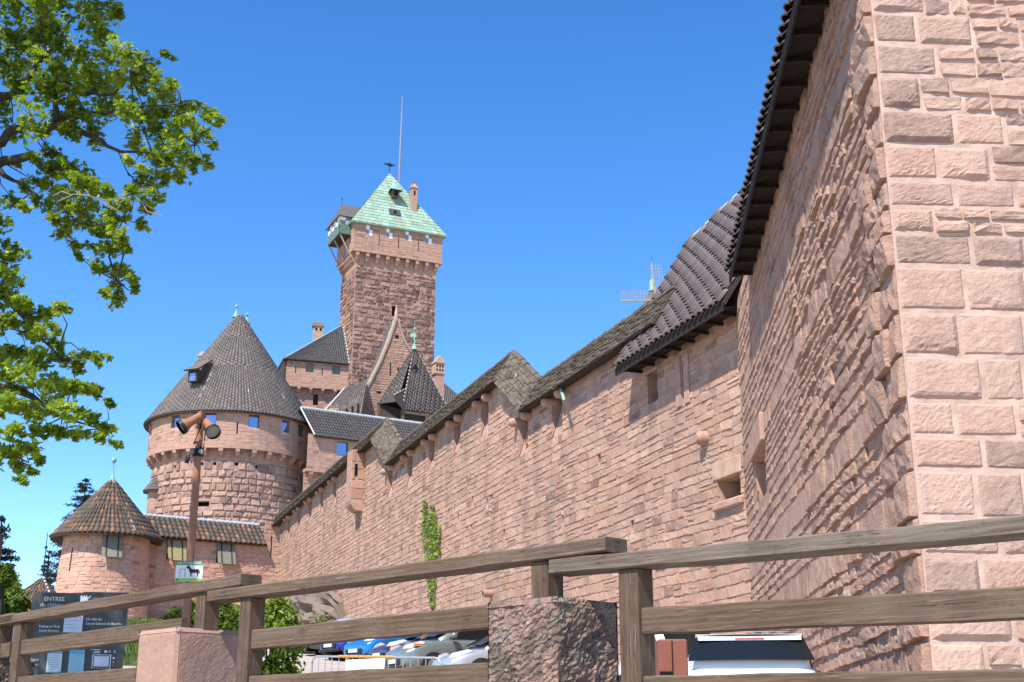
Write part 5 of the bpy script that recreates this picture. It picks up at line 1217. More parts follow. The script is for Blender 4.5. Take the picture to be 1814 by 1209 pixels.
def pillar(px, ytop, half, label, mat, seed, off=0.0, rough=.012, cell=.016):
    s = fpos(px); c = F0 + FD * s + FN * off; q = onfence(px, ytop, off + half); zt = q[2]; zb = float(gz(c[0], c[1])) - .3
    T = thing('stone_pillar', label, 'pillar', (c[0], c[1], zb), 'stone pillars of the fence')
    rng = np.random.default_rng(seed); nx, nz = int(2 * half / cell), int((zt - zb) / cell); V = []; F = []
    def noise2(nu, nv):
        g = np.zeros((nu, nv))
        for o, a in ((3, .5), (7, .9), (15, .8), (1000, .5)):
            if o < 100:
                k = rng.normal(size=(max(2, nu * o // 40) + 2, max(2, nv * o // 40) + 2)); x = np.linspace(0, k.shape[0] - 1.001, nu); y = np.linspace(0, k.shape[1] - 1.001, nv)
                xi, yi = x.astype(int), y.astype(int); fx, fy = (x - xi)[:, None], (y - yi)[None]
                g += a * (k[xi][:, yi] * (1 - fx) * (1 - fy) + k[xi + 1][:, yi] * fx * (1 - fy) + k[xi][:, yi + 1] * (1 - fx) * fy + k[xi + 1][:, yi + 1] * fx * fy)
            else: g += a * rng.normal(size=(nu, nv))
        return g * rough
    Vs = []; Fs = []; b0 = 0
    for ax, nn in ((FD, FN), (-FN, FD), (-FD, -FN), (FN, -FD)):
        g = noise2(nx + 1, nz + 1); t = np.linspace(-1, 1, nx + 1); v = np.linspace(0, 1, nz + 1)
        e = np.minimum(1, np.minimum((1 - np.abs(t))[:, None] * half / .04, ((1 - v) * (zt - zb) / .05)[None])) ; rnd = .022 * (1 - np.clip(e, 0, 1)) ** 2
        P = c + ax * (t * half)[:, None, None] + nn * (half + g * np.clip(e, 0, 1) - rnd)[..., None] + Z3 * (zb + (zt - zb) * v)[None, :, None]
        Vs.append(P.reshape(-1, 3)); Fs.append(np.array([[b0 + i * (nz + 1) + j, b0 + (i + 1) * (nz + 1) + j, b0 + (i + 1) * (nz + 1) + j + 1, b0 + i * (nz + 1) + j + 1] for i in range(nx) for j in range(nz)])); b0 += len(Vs[-1])
    top = np.array([c + FD * i * (half - .02) + FN * j * (half - .02) + Z3 * (zt - .002) for i, j in ((-1, -1), (1, -1), (1, 1), (-1, 1))] + [c + FD * i * (half + .0) + FN * j * (half + .0) + Z3 * (zt - .03) for i, j in ((-1, -1), (1, -1), (1, 1), (-1, 1))])
    Vs.append(top); Fs.append(np.array([[b0, b0 + 1, b0 + 2, b0 + 3]] + [[b0 + 4 + i, b0 + 4 + (i + 1) % 4, b0 + (i + 1) % 4, b0 + i] for i in range(4)]))
    V = np.concatenate(Vs); raw('shaft', V, np.concatenate(Fs), mat, T, tint=np.full((len(V), 3), .5)); return zt
MP1 = pillar_mat()
MP2 = stone_mat('tooled_pink_pillar', [(.33, .20, .16), (.38, .235, .19), (.36, .22, .18)], darkfrac=.0, mott=.35, bumps=.45, bscale=70, bdist=.01, stain=.75, ls=3.0)
zM = pillar(979, 1056, .25, 'rough stone fence pillar spotted with grey and yellow lichen, beside the silver car', MP1, 3, rough=.006)
zL = pillar(340, 1108, .27, 'smooth tooled pink sandstone pillar under the fence, right of the dark entrance panel', MP2, 4, rough=.0011)
zF = pillar(-12, 1166, .30, 'lichened pillar top with yellow patches at the far left end of the fence', MP1, 5, rough=.008)
fence_run('fence run with three greyed rails crossing in front of the white car at the right', [(1128, None), (2150, None)], (1128, 2150), ((990, 990), (1814, 912)), ((1165, 1076), (1814, 1037)), ((1170, 1198), (1814, 1183)), (992, 2200), WRL)
fence_run('middle fence run whose cap rail ends over the lichen pillar, blue cars seen behind it', [(446, None), (970, zM - .02)], (446, 905), ((470, 1033), (1075, 950)), ((470, 1114), (865, 1071)), ((480, 1196), (865, 1173)), (386, 1092))
fence_run('left fence run rising in front of the dark entrance panel', [(44, None), (366, zL - .02)], (44, 330), ((100, 1074), (430, 1015)), ((60, 1131), (262, 1103)), ((60, 1197), (262, 1180)), (-8, 448))
fence_run('short fence end at the far left edge with its post on the lichened pillar', [(8, zF - .02), (-190, None)], (-190, 30), ((-100, 1108), (30, 1084)), ((-60, 1152), (28, 1136)), ((-60, 1222), (28, 1206)), (-230, 52))

# ---------------------------------------------------------------- text
def text_mesh(name, s, P, ax, up, size, mat, parent, align='LEFT', depth=.001, shear=0.0):
    cu = bpy.data.curves.new(name, 'FONT'); cu.body = s; cu.size = size; cu.align_x = align; cu.extrude = depth; cu.shear = shear
    o = bpy.data.objects.new(name + '_text', cu); COL.objects.link(o); bpy.context.view_layer.update()
    me = bpy.data.meshes.new_from_object(o.evaluated_get(bpy.context.evaluated_depsgraph_get())); bpy.data.objects.remove(o); bpy.data.curves.remove(cu)
    V = np.array([v.co[:] for v in me.vertices]); F = [list(p.vertices) for p in me.polygons]; bpy.data.meshes.remove(me)
    nn = np.cross(ax, up); W = np.asarray(P) + V[:, 0:1] * ax + V[:, 1:2] * up + V[:, 2:3] * nn
    return raw(name, W, F, mat, parent)
# ---------------------------------------------------------------- lamp post and its riding sign
def lamp():
    M['rust'] = plain('rust_brown_steel', (.30, .135, .075), .5, spec=.4, var=.2, vscale=3)
    b = at(321, 1092, 19.6); t = at(356, 733, 19.6); b = np.array([t[0], t[1], float(gz(t[0], t[1]))])
    T = thing('lamp_post', 'rust brown lamp post with two floodlights and a camera clamp before the round tower', 'street lamp', b)
    mb = MB(); mb.tube([b - Z3 * .2, t], [.066, .056], 20); mb.lathe(t, [(.056, 0), (.045, .02), (.01, .045)], 16); mb.build('pole', M['rust'], T)
    MB().tube([b - Z3 * .2, b + Z3 * .35], [.12, .12], 16).build('base', M['rust'], T)
    for c, dr, rr in ((at(337, 748, 19.3), unit([-.75, -.35, -.62]), .1), (at(372, 757, 19.3), unit([.5, -.62, -.65]), .1)):
        ht = MB(); f = c + dr * .13; ht.tube([c - dr * .2, c - dr * .17, c + dr * .02, c + dr * .08, f], [.048, .06, .07, .10, .112], 18, cap=True); o = ht.build('floodlight', M['rust'], T)
        MB().tube([f - dr * .01, f + dr * .05], [.118, .118], 20, cap=False).build('rim', M['iron'], o); m2 = MB(); m2.tube([f + dr * .004, f + dr * .006], [.104, .104], 18); m2.build('lens', plain('dusty_lens', (.26, .25, .21), .25, spec=.6, var=.3), o)
        MB().tube([np.array([t[0], t[1], c[2] - .02]), c - dr * .1 + Z3 * .02], [.03, .03], 8).build('bracket', M['rust'], o)
        k = np.array([t[0], t[1], c[2] - .22]); MB().tube([c - dr * .22, c - dr * .2 - Z3 * .2, (c + k) / 2 - Z3 * .2, k], .012, 6).build('cable', M['iron'], o)
    z = at(349, 752, 19.6)[2]; MB().tube([np.array([t[0], t[1], z - .05]), np.array([t[0], t[1], z + .05])], [.08, .08], 18).build('collar', M['rust'], T)
    q = at(349, 803, 19.6); mb = MB(); mb.tube([np.array([t[0] - .0, t[1], q[2] - .06]), np.array([t[0], t[1], q[2] + .06])], [.085, .085], 16); cl = mb.build('clamp', M['iron'], T)
    for dx, dy, r in ((.085, -.1, .045), (-.05, -.11, .04)): MB().tube([q + np.array([dx, dy + .05, .01]), q + np.array([dx, dy - .03, .0])], [r, r * .8], 12).build('spotlight', M['greypaint'], cl)
    mb = MB(); mb.tube([q + np.array([-.08, -.05, .0]), q + np.array([-.12, -.06, -.08]), q + np.array([-.135, -.06, -.17])], [.02, .032, .036], 12); mb.build('camera', M['iron'], cl)
    # sign
    c = at(335, 1012.5, 19.35); w, h = .40, .30; x = np.array([1.0, 0.05, 0]); x = unit(x); n = np.array([x[1], -x[0], 0])
    Sg = thing('riding_halt_sign', 'small green and white sign with a black horse fixed to the lamp post', 'sign', c - Z3 * h / 2)
    mb = MB(); mb.box(c, w, .012, h, x, n, Z3); mb.build('panel', M['white'], Sg); f = c + n * .009
    gm = plain('sign_green', (.045, .24, .11), .5, var=.03); lg = plain('sign_light_green', (.30, .58, .12), .5, var=.03)
    MB().box(f + Z3 * (h / 2 - .03), w - .004, .004, .056, x, n, Z3).build('top_band', gm, Sg); MB().box(f - Z3 * (h / 2 - .025), w - .004, .004, .046, x, n, Z3).build('bottom_band', lg, Sg)
    text_mesh('lettering', 'HALTE EQUESTRE', f + n * .004 + Z3 * (h / 2 - .045), x, Z3, .046, M['white'], Sg, 'CENTER')
    horse = [(-.10, .07), (-.085, .085), (-.078, .10), (-.07, .088), (-.045, .06), (-.03, .035), (.0, .03), (.05, .036), (.085, .032), (.1, .015), (.106, -.03), (.098, -.045), (.093, -.01), (.085, -.02), (.085, -.045), (.08, -.085), (.066, -.085), (.066, -.05), (.05, -.02), (.01, -.028), (-.02, -.025), (-.022, -.085), (-.036, -.085), (-.04, -.03), (-.06, .0), (-.066, .03), (-.083, .045), (-.1, .04), (-.106, .055)]
    bm = plain('sign_black', (.02, .02, .02), .5, var=.0); P = lambda a, z: f + n * .003 + x * a + Z3 * z
    MB().add([P(.06 + a * .95, z * .95) for a, z in horse], [list(range(len(horse)))]).build('horse_silhouette', bm, Sg)
    mb = MB(); mb.box(P(-.095, .03), .09, .002, .006, x, n, Z3); mb.box(P(-.13, -.03), .006, .002, .115, x, n, Z3); mb.box(P(-.06, -.03), .006, .002, .115, x, n, Z3); mb.build('hitching_rail', M['greypaint'], Sg)
    MB().tube([P(-.165, -.125), P(-.165, -.125) + n * .003], [.017, .017], 12).build('badge', gm, Sg)
lamp()
# ---------------------------------------------------------------- entrance panel
def panel():
    Yp = 21.0; tl = at(57, 1053, Yp); tr = at(229, 1050, Yp + .25); x = unit((tr - tl) * [1, 1, 0]); n = np.array([x[1], -x[0], 0]); w = np.linalg.norm((tr - tl)[:2]); g = float(gz(tl[0], tl[1])); zt = (tl[2] + tr[2]) / 2
    T = thing('entrance_panel', 'dark grey castle entrance information panel with notices behind the left fence', 'sign', (*((tl + tr) / 2)[:2], g))
    sm = plain('anthracite_panel', (.058, .062, .068), .4, var=.12, vscale=2); zb = min(zt - 1.9, g)
    P = lambda u, z, d=.0: np.array([tl[0], tl[1], 0]) + x * u + n * (.05 + d) + Z3 * z
    pm = w / (229 - 57)          # metres per pixel
    U = lambda px: (px - 57) * pm + .0
    Z = lambda py: zt - (py - 1051.5) * pm * 1.03
    MB().box(P(w * .27, (zt + Z(1120)) / 2, -.05), w * .515, .1, zt - Z(1120), x, n, Z3).build('left_board', sm, T)
    MB().box(P(w * .765, (zt + Z(1120)) / 2 + .01, -.05), w * .47, .1, zt - Z(1120) + .02, x, n, Z3).build('right_board', sm, T)
    MB().box(P(w * .5, (Z(1121) + zb) / 2, -.06), w * .99, .09, Z(1121) - zb, x, n, Z3).build('lower_board', plain('slate_grey_panel', (.075, .075, .078), .45, var=.1), T)
    for u in (.06, w - .06): MB().box(P(u, zb + .2, -.12), .08, .08, .9, x, n, Z3).build('leg', M['iron'], T)
    wt = M['white']; gt = plain('pale_grey_lettering', (.5, .5, .5), .6, var=0)
    def tx(s, px, py, size, mat=wt, al='CENTER', d=.004): text_mesh('lettering', s, P(U(px), Z(py), d), x, Z3, size, mat, T, al)
    k = pm
    tx('ENTREE', 98, 1066, 10.5 * k); tx('du château', 95, 1076, 9.5 * k, gt); tx('Eingang zur Burg', 94, 1112, 5.4 * k); tx('Castle Entrance', 94, 1119.5, 5.4 * k)
    tx('Un site du', 157, 1099, 6.8 * k, al='LEFT'); tx('Conseil Général du Bas-Rhin', 157, 1106.5, 5.6 * k, al='LEFT'); tx('HAUT-KOENIGSBOURG', 165, 1062, 5.5 * k, gt, al='LEFT')
    tx('Boutique', 67, 1170, 8 * k, gt); tx('Museum-Shop', 66, 1178, 5.5 * k, gt)
    lg = [(144, 1069), (144, 1056), (147, 1056), (147, 1059), (149, 1059), (149, 1056), (151.5, 1056), (151.5, 1059), (153, 1059), (153, 1056), (156, 1056), (156, 1061), (160, 1056), (163, 1056), (157, 1063), (159.5, 1069), (156, 1069), (154, 1065), (152, 1069)]
    MB().add([P(U(a), Z(b), .004) for a, b in lg], [list(range(len(lg)))]).build('castle_emblem', wt, T)
    MB().box(P(U(161.5), Z(1063), .004), .4 * k, .002, 11 * k, x, n, Z3).build('emblem_bar', gt, T)
    MB().add([P(U(a), Z(b), .004) for a, b in ((91, 1090), (98, 1090), (98, 1099))], [[0, 1, 2]]).build('arrow', wt, T)
    pp = plain('notice_paper', (.62, .66, .74), .7, var=.03); bl = plain('notice_blue', (.16, .42, .55), .6, var=.05); ln = plain('print_grey', (.35, .40, .46), .7, var=.05)
    def sheet(x0, x1, y0, y1, mat, head=None, rows=0):
        o = MB().box(P(U((x0 + x1) / 2), Z((y0 + y1) / 2), .006), (x1 - x0) * k, .006, (y1 - y0) * k, x, n, Z3).build('notice', mat, T)
        if head: MB().box(P(U((x0 + x1) / 2), Z(y0 + head / 2), .0105), (x1 - x0) * k, .003, head * k, x, n, Z3).build('heading', bl, o); MB().box(P(U((x0 + x1) / 2), Z(y1 - 1.2), .0105), (x1 - x0) * k, .003, 2.2 * k, x, n, Z3).build('footer', bl, o)
        rng = np.random.default_rng(int(x0)); y = y0 + (head or 2) + 3
        for i in range(rows):
            l = rng.uniform(.4, .85) * (x1 - x0); MB().box(P(U(x0 + 2 + l / 2), Z(y), .0105), l * k, .002, 1.0 * k, x, n, Z3).build('printed_line', ln, o); y += (y1 - y0 - (head or 2) - 5) / rows
    sheet(119, 152, 1083, 1121, pp, None, 5); sheet(96, 122, 1150, 1190, plain('white_notice', (.6, .66, .70), .6, var=.03), 8, 7); sheet(134, 161, 1150, 1190, plain('pale_blue_notice', (.36, .58, .66), .6, var=.05), 8, 6)
    MB().box(P(U(191), Z(1171), .004), 33 * k, .004, 26 * k, x, n, Z3).build('kiosk_frame', wt, T); MB().box(P(U(191), Z(1170.5), .008), 30 * k, .004, 23 * k, x, n, Z3).build('kiosk_bezel', plain('kiosk_grey', (.12, .12, .125), .5), T)
    MB().box(P(U(191), Z(1170), .012), 26 * k, .004, 18 * k, x, n, Z3).build('kiosk_screen', plain('pale_screen', (.66, .68, .72), .35, var=.02), T)
    for j in range(2):
        for i in range(6): MB().box(P(U(177 + i * 5.3), Z(1183 + j * 3.5), .012), 4 * k, .004, 1.8 * k, x, n, Z3).build('kiosk_key', bm2 if False else M['dark'], T)
    for i, l in enumerate((17, 10, 13)): MB().box(P(U(187.5 - l / 2), Z(1150 + i * 2.6), .004), l * k, .002, 1.0 * k, x, n, Z3).build('printed_line', wt, T)
    for px, m_ in ((197, wt), (204, plain('icon_pink', (.5, .30, .30), .6, var=.05)), (213, plain('icon_blue', (.2, .35, .5), .6, var=.05))): MB().tube([P(U(px), Z(1153), .003), P(U(px), Z(1153), .006)], [2.6 * k, 2.6 * k], 14).build('icon', m_, T)
    for py, m_ in ((1164, wt), (1171, plain('icon_orange', (.6, .28, .05), .6, var=.05)), (1177, plain('icon_red', (.4, .12, .12), .6, var=.05))): MB().tube([P(U(212), Z(py), .003), P(U(212), Z(py), .006)], [1.7 * k, 1.7 * k], 12).build('icon', m_, T)
panel()
# ---------------------------------------------------------------- crowd barrier with direction panel
def barrier():
    Yb = 27.0; a = at(553, 1163, Yb); b = at(782, 1166, Yb - 2.2); zt = a[2]; b[2] = at(782, 1166, Yb - 2.2)[2]; x = unit((b - a) * [1, 1, 0]); n = np.array([x[1], -x[0], 0]); w = np.linalg.norm((b - a)[:2]); g = min(zt, b[2]) - 1.0; slope = (b[2] - a[2]) / w
    gm = plain('galvanised_tube', (.42, .43, .44), .4, metal=.5, var=.15)
    T = thing('crowd_barrier', 'grey tubular crowd barrier with orange stripe in front of the blue car', 'barrier', (*((a + b) / 2)[:2], g))
    P = lambda u, z: np.array([a[0], a[1], 0]) + x * u + Z3 * (z + slope * u)
    r = .022; pts = [P(0, g)] + [P(.16 - .16 * math.cos(t), zt - .16 + .16 * math.sin(t)) for t in np.linspace(0, math.pi / 2, 6)] + [P(w - .16 + .16 * math.sin(t), zt - .16 + .16 * math.cos(t)) for t in np.linspace(0, math.pi / 2, 6)] + [P(w, g)]
    MB().tube(pts, r, 10).build('frame', gm, T); MB().tube([P(.02, g + .18), P(w - .02, g + .18)], .016, 8).build('bottom_rail', gm, T)
    nb = int(w / .19)
    for i in range(1, nb): MB().tube([P(w * i / nb, g + .18), P(w * i / nb, zt)], .009, 6).build('bar', gm, T)
    pm = w / (782 - 553); U = lambda px: (px - 553) * pm
    MB().tube([P(U(604), zt + .004), P(U(702), zt + .004)], .028, 10).build('orange_tape', plain('orange_tape', (.75, .25, .05), .6, var=.05), T)
    for u in (.05, w - .05): MB().box(P(u, g + .03), .04, .5, .03, x, n, Z3).build('foot', gm, T)
    c = P(U(654), zt - .32) + n * .035; S_ = thing('direction_panel', 'white panel with pale blue arrow and faint round sign hung on the crowd barrier', 'sign', c - Z3 * .28)
    MB().box(c, 69 * pm, .012, .56, x, n, x * 0 + Z3).build('board', M['white'], S_)
    cy = plain('faded_cyan', (.42, .72, .76), .6, var=.03); lb = plain('faded_lilac', (.62, .66, .78), .6, var=.04); f = c + n * .008
    ar = [(-23, 0), (-17, 4.5), (-17, 2.2), (-4, 2.2), (-4, -2.2), (-17, -2.2), (-17, -4.5)]; MB().add([f + x * (u * pm) - Z3 * (.06 - v * pm) for u, v in ar], [list(range(7))]).build('arrow', cy, S_)
    MB().lathe(f + x * 17 * pm - Z3 * .06, [(0, 0)], 3) if False else None
    ring = MB(); cc = f + x * (17 * pm) - Z3 * .06; ring.add([cc + x * (10 * pm * math.cos(t)) + Z3 * (10 * pm * math.sin(t)) for t in np.linspace(0, 2 * math.pi, 33)[:-1]], [list(range(32))]); ring.build('round_sign', lb, S_)
    MB().box(cc + n * .003, 12 * pm, .002, 2.6 * pm, x, n, Z3).build('round_sign_bar', M['white'], S_)
barrier()
# ---------------------------------------------------------------- small street things
def street_bits():
    cm = plain('corten_cabinet', (.22, .075, .045), .6, var=.12, vscale=3); a = at(1166, 1132, 10.5); b = at(1218, 1131, 10.5); w = b[0] - a[0]; g = float(gz(a[0], a[1])); zt = a[2]
    T = thing('steel_cabinet', 'rust red steel cabinet between wooden fence post and white car', 'cabinet', ((a[0] + b[0]) / 2, a[1] + .2, g))
    MB().box(np.array([(a[0] + b[0]) / 2, a[1] + .2, (zt + g) / 2]), w, .35, zt - g, bev=.012).build('body', cm, T)
    MB().box(np.array([a[0] + w * .47, a[1] + .022, (zt + g) / 2]), .006, .012, zt - g - .02).build('door_seam', M['dark'], T)
    MB().box(np.array([a[0] + w * .25, a[1] + .018, at(1185, 1193, 10.5)[2]]), w * .46, .01, .03).build('vent_slot', M['dark'], T)
    t = at(21, 1108, 17); g = float(gz(t[0], t[1])); r = .06
    T = thing('marker_post', 'short white marker post with orange top behind the far left fence post', 'bollard', (t[0], t[1], g)); zt = at(21, 1103, 17)[2]; zw = at(21, 1109, 17)[2]
    MB().tube([np.array([t[0], t[1], g]), np.array([t[0], t[1], zw])], r, 14).build('post', M['white'], T); MB().tube([np.array([t[0], t[1], zw]), np.array([t[0], t[1], zt])], [r, r * .6], 14).build('cap', plain('orange_plastic', (.7, .22, .04), .5, var=.03), T)
    t = at(-4, 946, 15); g = float(gz(t[0], t[1])); T = thing('dark_notice_post', 'dark grey metal notice post at the left picture edge', 'post', (t[0], t[1], g))
    MB().box(np.array([t[0] - .03, t[1], (t[2] + g) / 2]), .17, .08, t[2] - g).build('upright', plain('dark_grey_metal', (.045, .045, .05), .5), T); MB().box(np.array([t[0] - .5, t[1] - .02, t[2] - .45]), .8, .03, .8).build('board', M['greypaint'], T)
street_bits()
# ---------------------------------------------------------------- cars
M['tyre'] = plain('tyre_rubber', (.018, .018, .018), .85); M['alloy'] = plain('alloy_rim', (.45, .45, .46), .35, metal=.7)
M['carglass'] = plain('tinted_car_glass', (.010, .012, .015), .06, spec=.35, var=0); M['lampglass'] = plain('clear_headlamp', (.62, .64, .66), .12, metal=.35, spec=.7, var=.1, vscale=30)
M['redlamp'] = plain('red_tail_lamp', (.35, .015, .015), .2, spec=.6, var=.1); M['amber'] = plain('amber_indicator', (.7, .25, .02), .25, spec=.6, var=.1); M['trimblack'] = plain('black_plastic', (.02, .02, .021), .6); M['plate'] = plain('number_plate', (.6, .6, .57), .5, var=.03)
def paint(name, col, rough=.28, metal=.25):
    m, nt, b = newmat(name); b.inputs['Base Color'].default_value = col + (1,); b.inputs['Roughness'].default_value = rough; b.inputs['Metallic'].default_value = metal; b.inputs['Coat Weight'].default_value = .9; b.inputs['Coat Roughness'].default_value = .04
    v = coords(nt); n = noise(nt, v, 900, 2); bump(nt, b, n, .02, .001); return m
def car(label, P, heading, col, L_=4.1, W=1.72, H=1.5, hood=.86, nose=.62, ws0=.95, ws1=1.75, roof1=3.3, tail=4.0, rear_h=.95, suv=False, metal=.25, lampcol='lampglass', plate_front=True):
    """local frame: +y is forward from the tail at y=0? the nose is at y=+L/2; x to the car's right"""
    g = float(gz(P[0], P[1])); T = thing('parked_car', label, 'car', (P[0], P[1], g), 'parked cars', rz=heading)
    pm = paint('car_paint', col, metal=metal); hl = L_ / 2; hw = W / 2
    # distance from the nose d -> y
    Y = lambda d: hl - d
    def loft(name, secs, mat, cap=True, parent=T, sub=2, smooth=True):
        V = []; F = []; k = len(secs[0])
        for s in secs: V += s
        for i in range(len(secs) - 1):
            for j in range(k - 1): F.append([i * k + j, i * k + j + 1, (i + 1) * k + j + 1, (i + 1) * k + j])
        if cap: F.append(list(range(k))[::-1]); F.append([(len(secs) - 1) * k + j for j in range(k)])
        o = raw(name, np.array(V), F, mat, parent, smooth=smooth, local=True)
        if sub: m = o.modifiers.new('round', 'SUBSURF'); m.levels = sub; m.render_levels = sub
        return o
    def sec(d, w, zb, zm, zt, crown=.03):
        y = Y(d); h = [(-w * .80, zb), (-w * .97, zb + .1), (-w, zm), (-w * .985, zt - .12), (-w * .92, zt - .02), (-w * .55, zt + crown * .7), (0, zt + crown), (w * .55, zt + crown * .7), (w * .92, zt - .02), (w * .985, zt - .12), (w, zm), (w * .97, zb + .1), (w * .80, zb)]
        return [(a, y, z) for a, z in h]
    belt = hood + .06
    S = [sec(0.0, hw * .70, .32, .45, nose - .02, .0), sec(.05, hw * .80, .26, .45, nose + .04), sec(.25, hw * .94, .22, .5, nose + .12), sec(.6, hw * .99, .2, .55, hood - .04), sec(ws0, hw, .2, .58, hood + .02), sec(ws1 + .2, hw, .2, .6, belt), sec(roof1 - .3, hw, .2, .6, belt + .02), sec(tail - .2, hw * .98, .22, .6, rear_h), sec(L_ - .06, hw * .92, .26, .58, rear_h - .06), sec(L_, hw * .82, .32, .58, rear_h - .16, .0)]
    loft('body', S, pm)
    # greenhouse: roof skin and pillars in body colour
    rw = hw * .70; bw = hw * .93
    def gsec(d, z, w, b):  # closed arch
        y = Y(d); return [(-w, y, b), (-w * .99, y, b + (z - b) * .1), (-w * .93 + 0, y, z - .10), (-w * .82, y, z - .025), (-w * .4, y, z), (0, y, z + .008), (w * .4, y, z), (w * .82, y, z - .025), (w * .93, y, z - .10), (w * .99, y, b + (z - b) * .1), (w, y, b)]
    def prof(d):
        xs = [ws0 - .03, ws1, ws1 + .35, roof1 - .3, roof1, tail]; zs_ = [hood + .02, H - .10, H, H, H - .06, rear_h - .02]; return float(np.interp(d, xs, zs_))
    def wid(d): return float(np.interp(d, [ws0, ws1, roof1, tail], [bw, hw * .86, hw * .86, bw * .95]))
    ds = [ws0 - .02, (ws0 + ws1) / 2, ws1, ws1 + .35, (ws1 + roof1) / 2, roof1 - .3, roof1, (roof1 + tail) / 2, tail]
    loft('cabin', [gsec(d, max(prof(d), hood + .03), wid(d), hood - .05) for d in ds], pm, sub=1)
    # glass laid on the shell
    def glass(name, pts): return raw(name, np.array(pts), [list(range(len(pts)))], M['carglass'], T, local=True)
    def front_strip(d0, d1, e0, e1, off, name, n=6, sgn=1):
        V = []; F = []
        for i, (d, e) in enumerate(((d0, e0), (d1, e1))):
            z = prof(d) + off; w = wid(d) * e
            for k in range(n + 1):
                a = -1 + 2 * k / n; V.append((a * w, Y(d) + sgn * off * 1.2 + sgn * .05 * (1 - a * a), z + .01 * (1 - a * a)))
        for k in range(n): F.append([k, k + 1, n + 2 + k, n + 1 + k])
        return raw(name, np.array(V), F, M['carglass'], T, smooth=True, local=True)
    front_strip(ws0 + .08, ws1 - .06, .86, .80, .028, 'windscreen')
    for s in (-1, 1):
        wp = [(Y(ws0 + .42), hood + .05), (Y(ws1 + .12), H - .16), (Y(ws1 + .75), H - .12), (Y(ws1 + .75), hood + .06)]
        w2 = [(Y(ws1 + .82), hood + .06), (Y(ws1 + .82), H - .12), (Y(roof1 - .15), H - .17), (Y(roof1 + .12), hood + .09)]
        for poly in (wp, w2):
            pts = []
            for y, z in poly:
                d = hl - y; w = wid(d); t = (z - hood) / max(.1, (prof(d) - hood)); ww = w * (1.0 - .085 * min(1, max(0, t))) + .012; pts.append((s * ww, y, z))
            glass('side_window', pts)
        # mirror
        m = MB(); c = np.array([s * (hw + .10), Y(ws0 + .5), hood + .12]); m.lathe(c, [(.005, -.075), (.075, -.055), (.1, 0), (.08, .06), (.01, .08)], 12); o = m.build('mirror', [pm if not suv else M['trimblack']], T, local=True); MB().box(c - np.array([s * .09, 0, .05]), .1, .05, .03).build('mirror_arm', M['trimblack'], o, local=True)
        # wheels
        for d in (.82, L_ - .78):
            y = Y(d); r = .31 if not suv else .37; MB().tube([(s * (hw - .3), y, r), (s * (hw + .012), y, r)], [r + .055, r + .055], 24).build('wheel_arch', M['trimblack'], T, local=True)
            wh = MB().tube([(s * (hw - .2), y, r), (s * (hw + .0), y, r), (s * (hw + .022), y, r)], [r, r, r - .03], 24).build('wheel', M['tyre'], T, local=True)
            mb = MB(); mb.tube([(s * (hw + .0), y, r), (s * (hw + .027), y, r)], [r * .66, r * .62], 20); mb.build('rim', M['alloy'], wh, local=True)
        # head and tail lamps
        z = nose + .06; hp = [(s * hw * .46, Y(.10), z - .05), (s * hw * .80, Y(.22), z - .01), (s * hw * .955, Y(.60), z + .14), (s * hw * .86, Y(.50), z + .17), (s * hw * .52, Y(.2), z + .09)]
        V = [(a, b + .035, c + .02) for a, b, c in hp] + [(a, b - .12, c - .03) for a, b, c in hp]; F = [list(range(5))] + [[i, (i + 1) % 5, 5 + (i + 1) % 5, 5 + i] for i in range(5)]
        hd = raw('headlight', np.array(V), F, M['lampglass'], T, local=True)
        if lampcol == 'amber': MB().box((s * hw * .87, Y(.36), z + .1), .1, .2, .07).build('indicator', M['amber'], hd, local=True)
        tl_ = MB().box((s * hw * .84, -hl + .05, rear_h - (.40 if suv else .10)), hw * .24, .14, .2, bev=.02).build('tail_light', M['redlamp'], T, local=True)
    MB().box((0, Y(-.01), .42), hw * 1.0, .06, .16, bev=.02).build('grille', M['trimblack'], T, local=True); MB().box((0, Y(.02), .27), hw * 1.5, .1, .09, bev=.02).build('bumper_sill', M['trimblack'], T, local=True)
    if plate_front: MB().box((0, Y(-.045), .44), .5, .012, .11).build('number_plate', M['plate'], T, local=True)
    front_strip(tail - .02, roof1 + .02, *((1.0, .86) if suv else (.80, .80)), .03, 'rear_window', sgn=-1)
    MB().box((0, -hl + .06, .30), hw * 1.7, .14, .2, bev=.03).build('rear_bumper', M['trimblack'], T, local=True); MB().box((0, -hl - .015, rear_h - .26), .5, .012, .11).build('number_plate', M['plate'], T, local=True)
    MB().tube([(-.1, Y(ws0 + .1), hood + .07), (-.45, Y(ws0 + .28), prof(ws0 + .28) + .05)], .008, 5).build('wiper', M['trimblack'], T, local=True)
    if suv:
        V = [(-.74, -hl + .42, H - .03), (.74, -hl + .42, H - .03), (.70, -hl + .17, H - .085), (-.70, -hl + .17, H - .085)]; V = V + [(x, y, z - .045) for x, y, z in V]
        raw('roof_spoiler', np.array(V), [[0, 3, 2, 1], [4, 5, 6, 7], [0, 1, 5, 4], [1, 2, 6, 5], [2, 3, 7, 6], [3, 0, 4, 7]], pm, T, local=True)
        MB().box((0, -hl + .45, H + .012), 1.15, .12, .012).build('roof_glass', M['carglass'], T, local=True); MB().box((0, -hl + .172, H - .112), .4, .012, .02).build('brake_light', M['redlamp'], T, local=True)
    return T
def cpos(px, d, Yc): p = at(px, 1180, Yc); return np.array([p[0] + d[0], p[1] + d[1]])
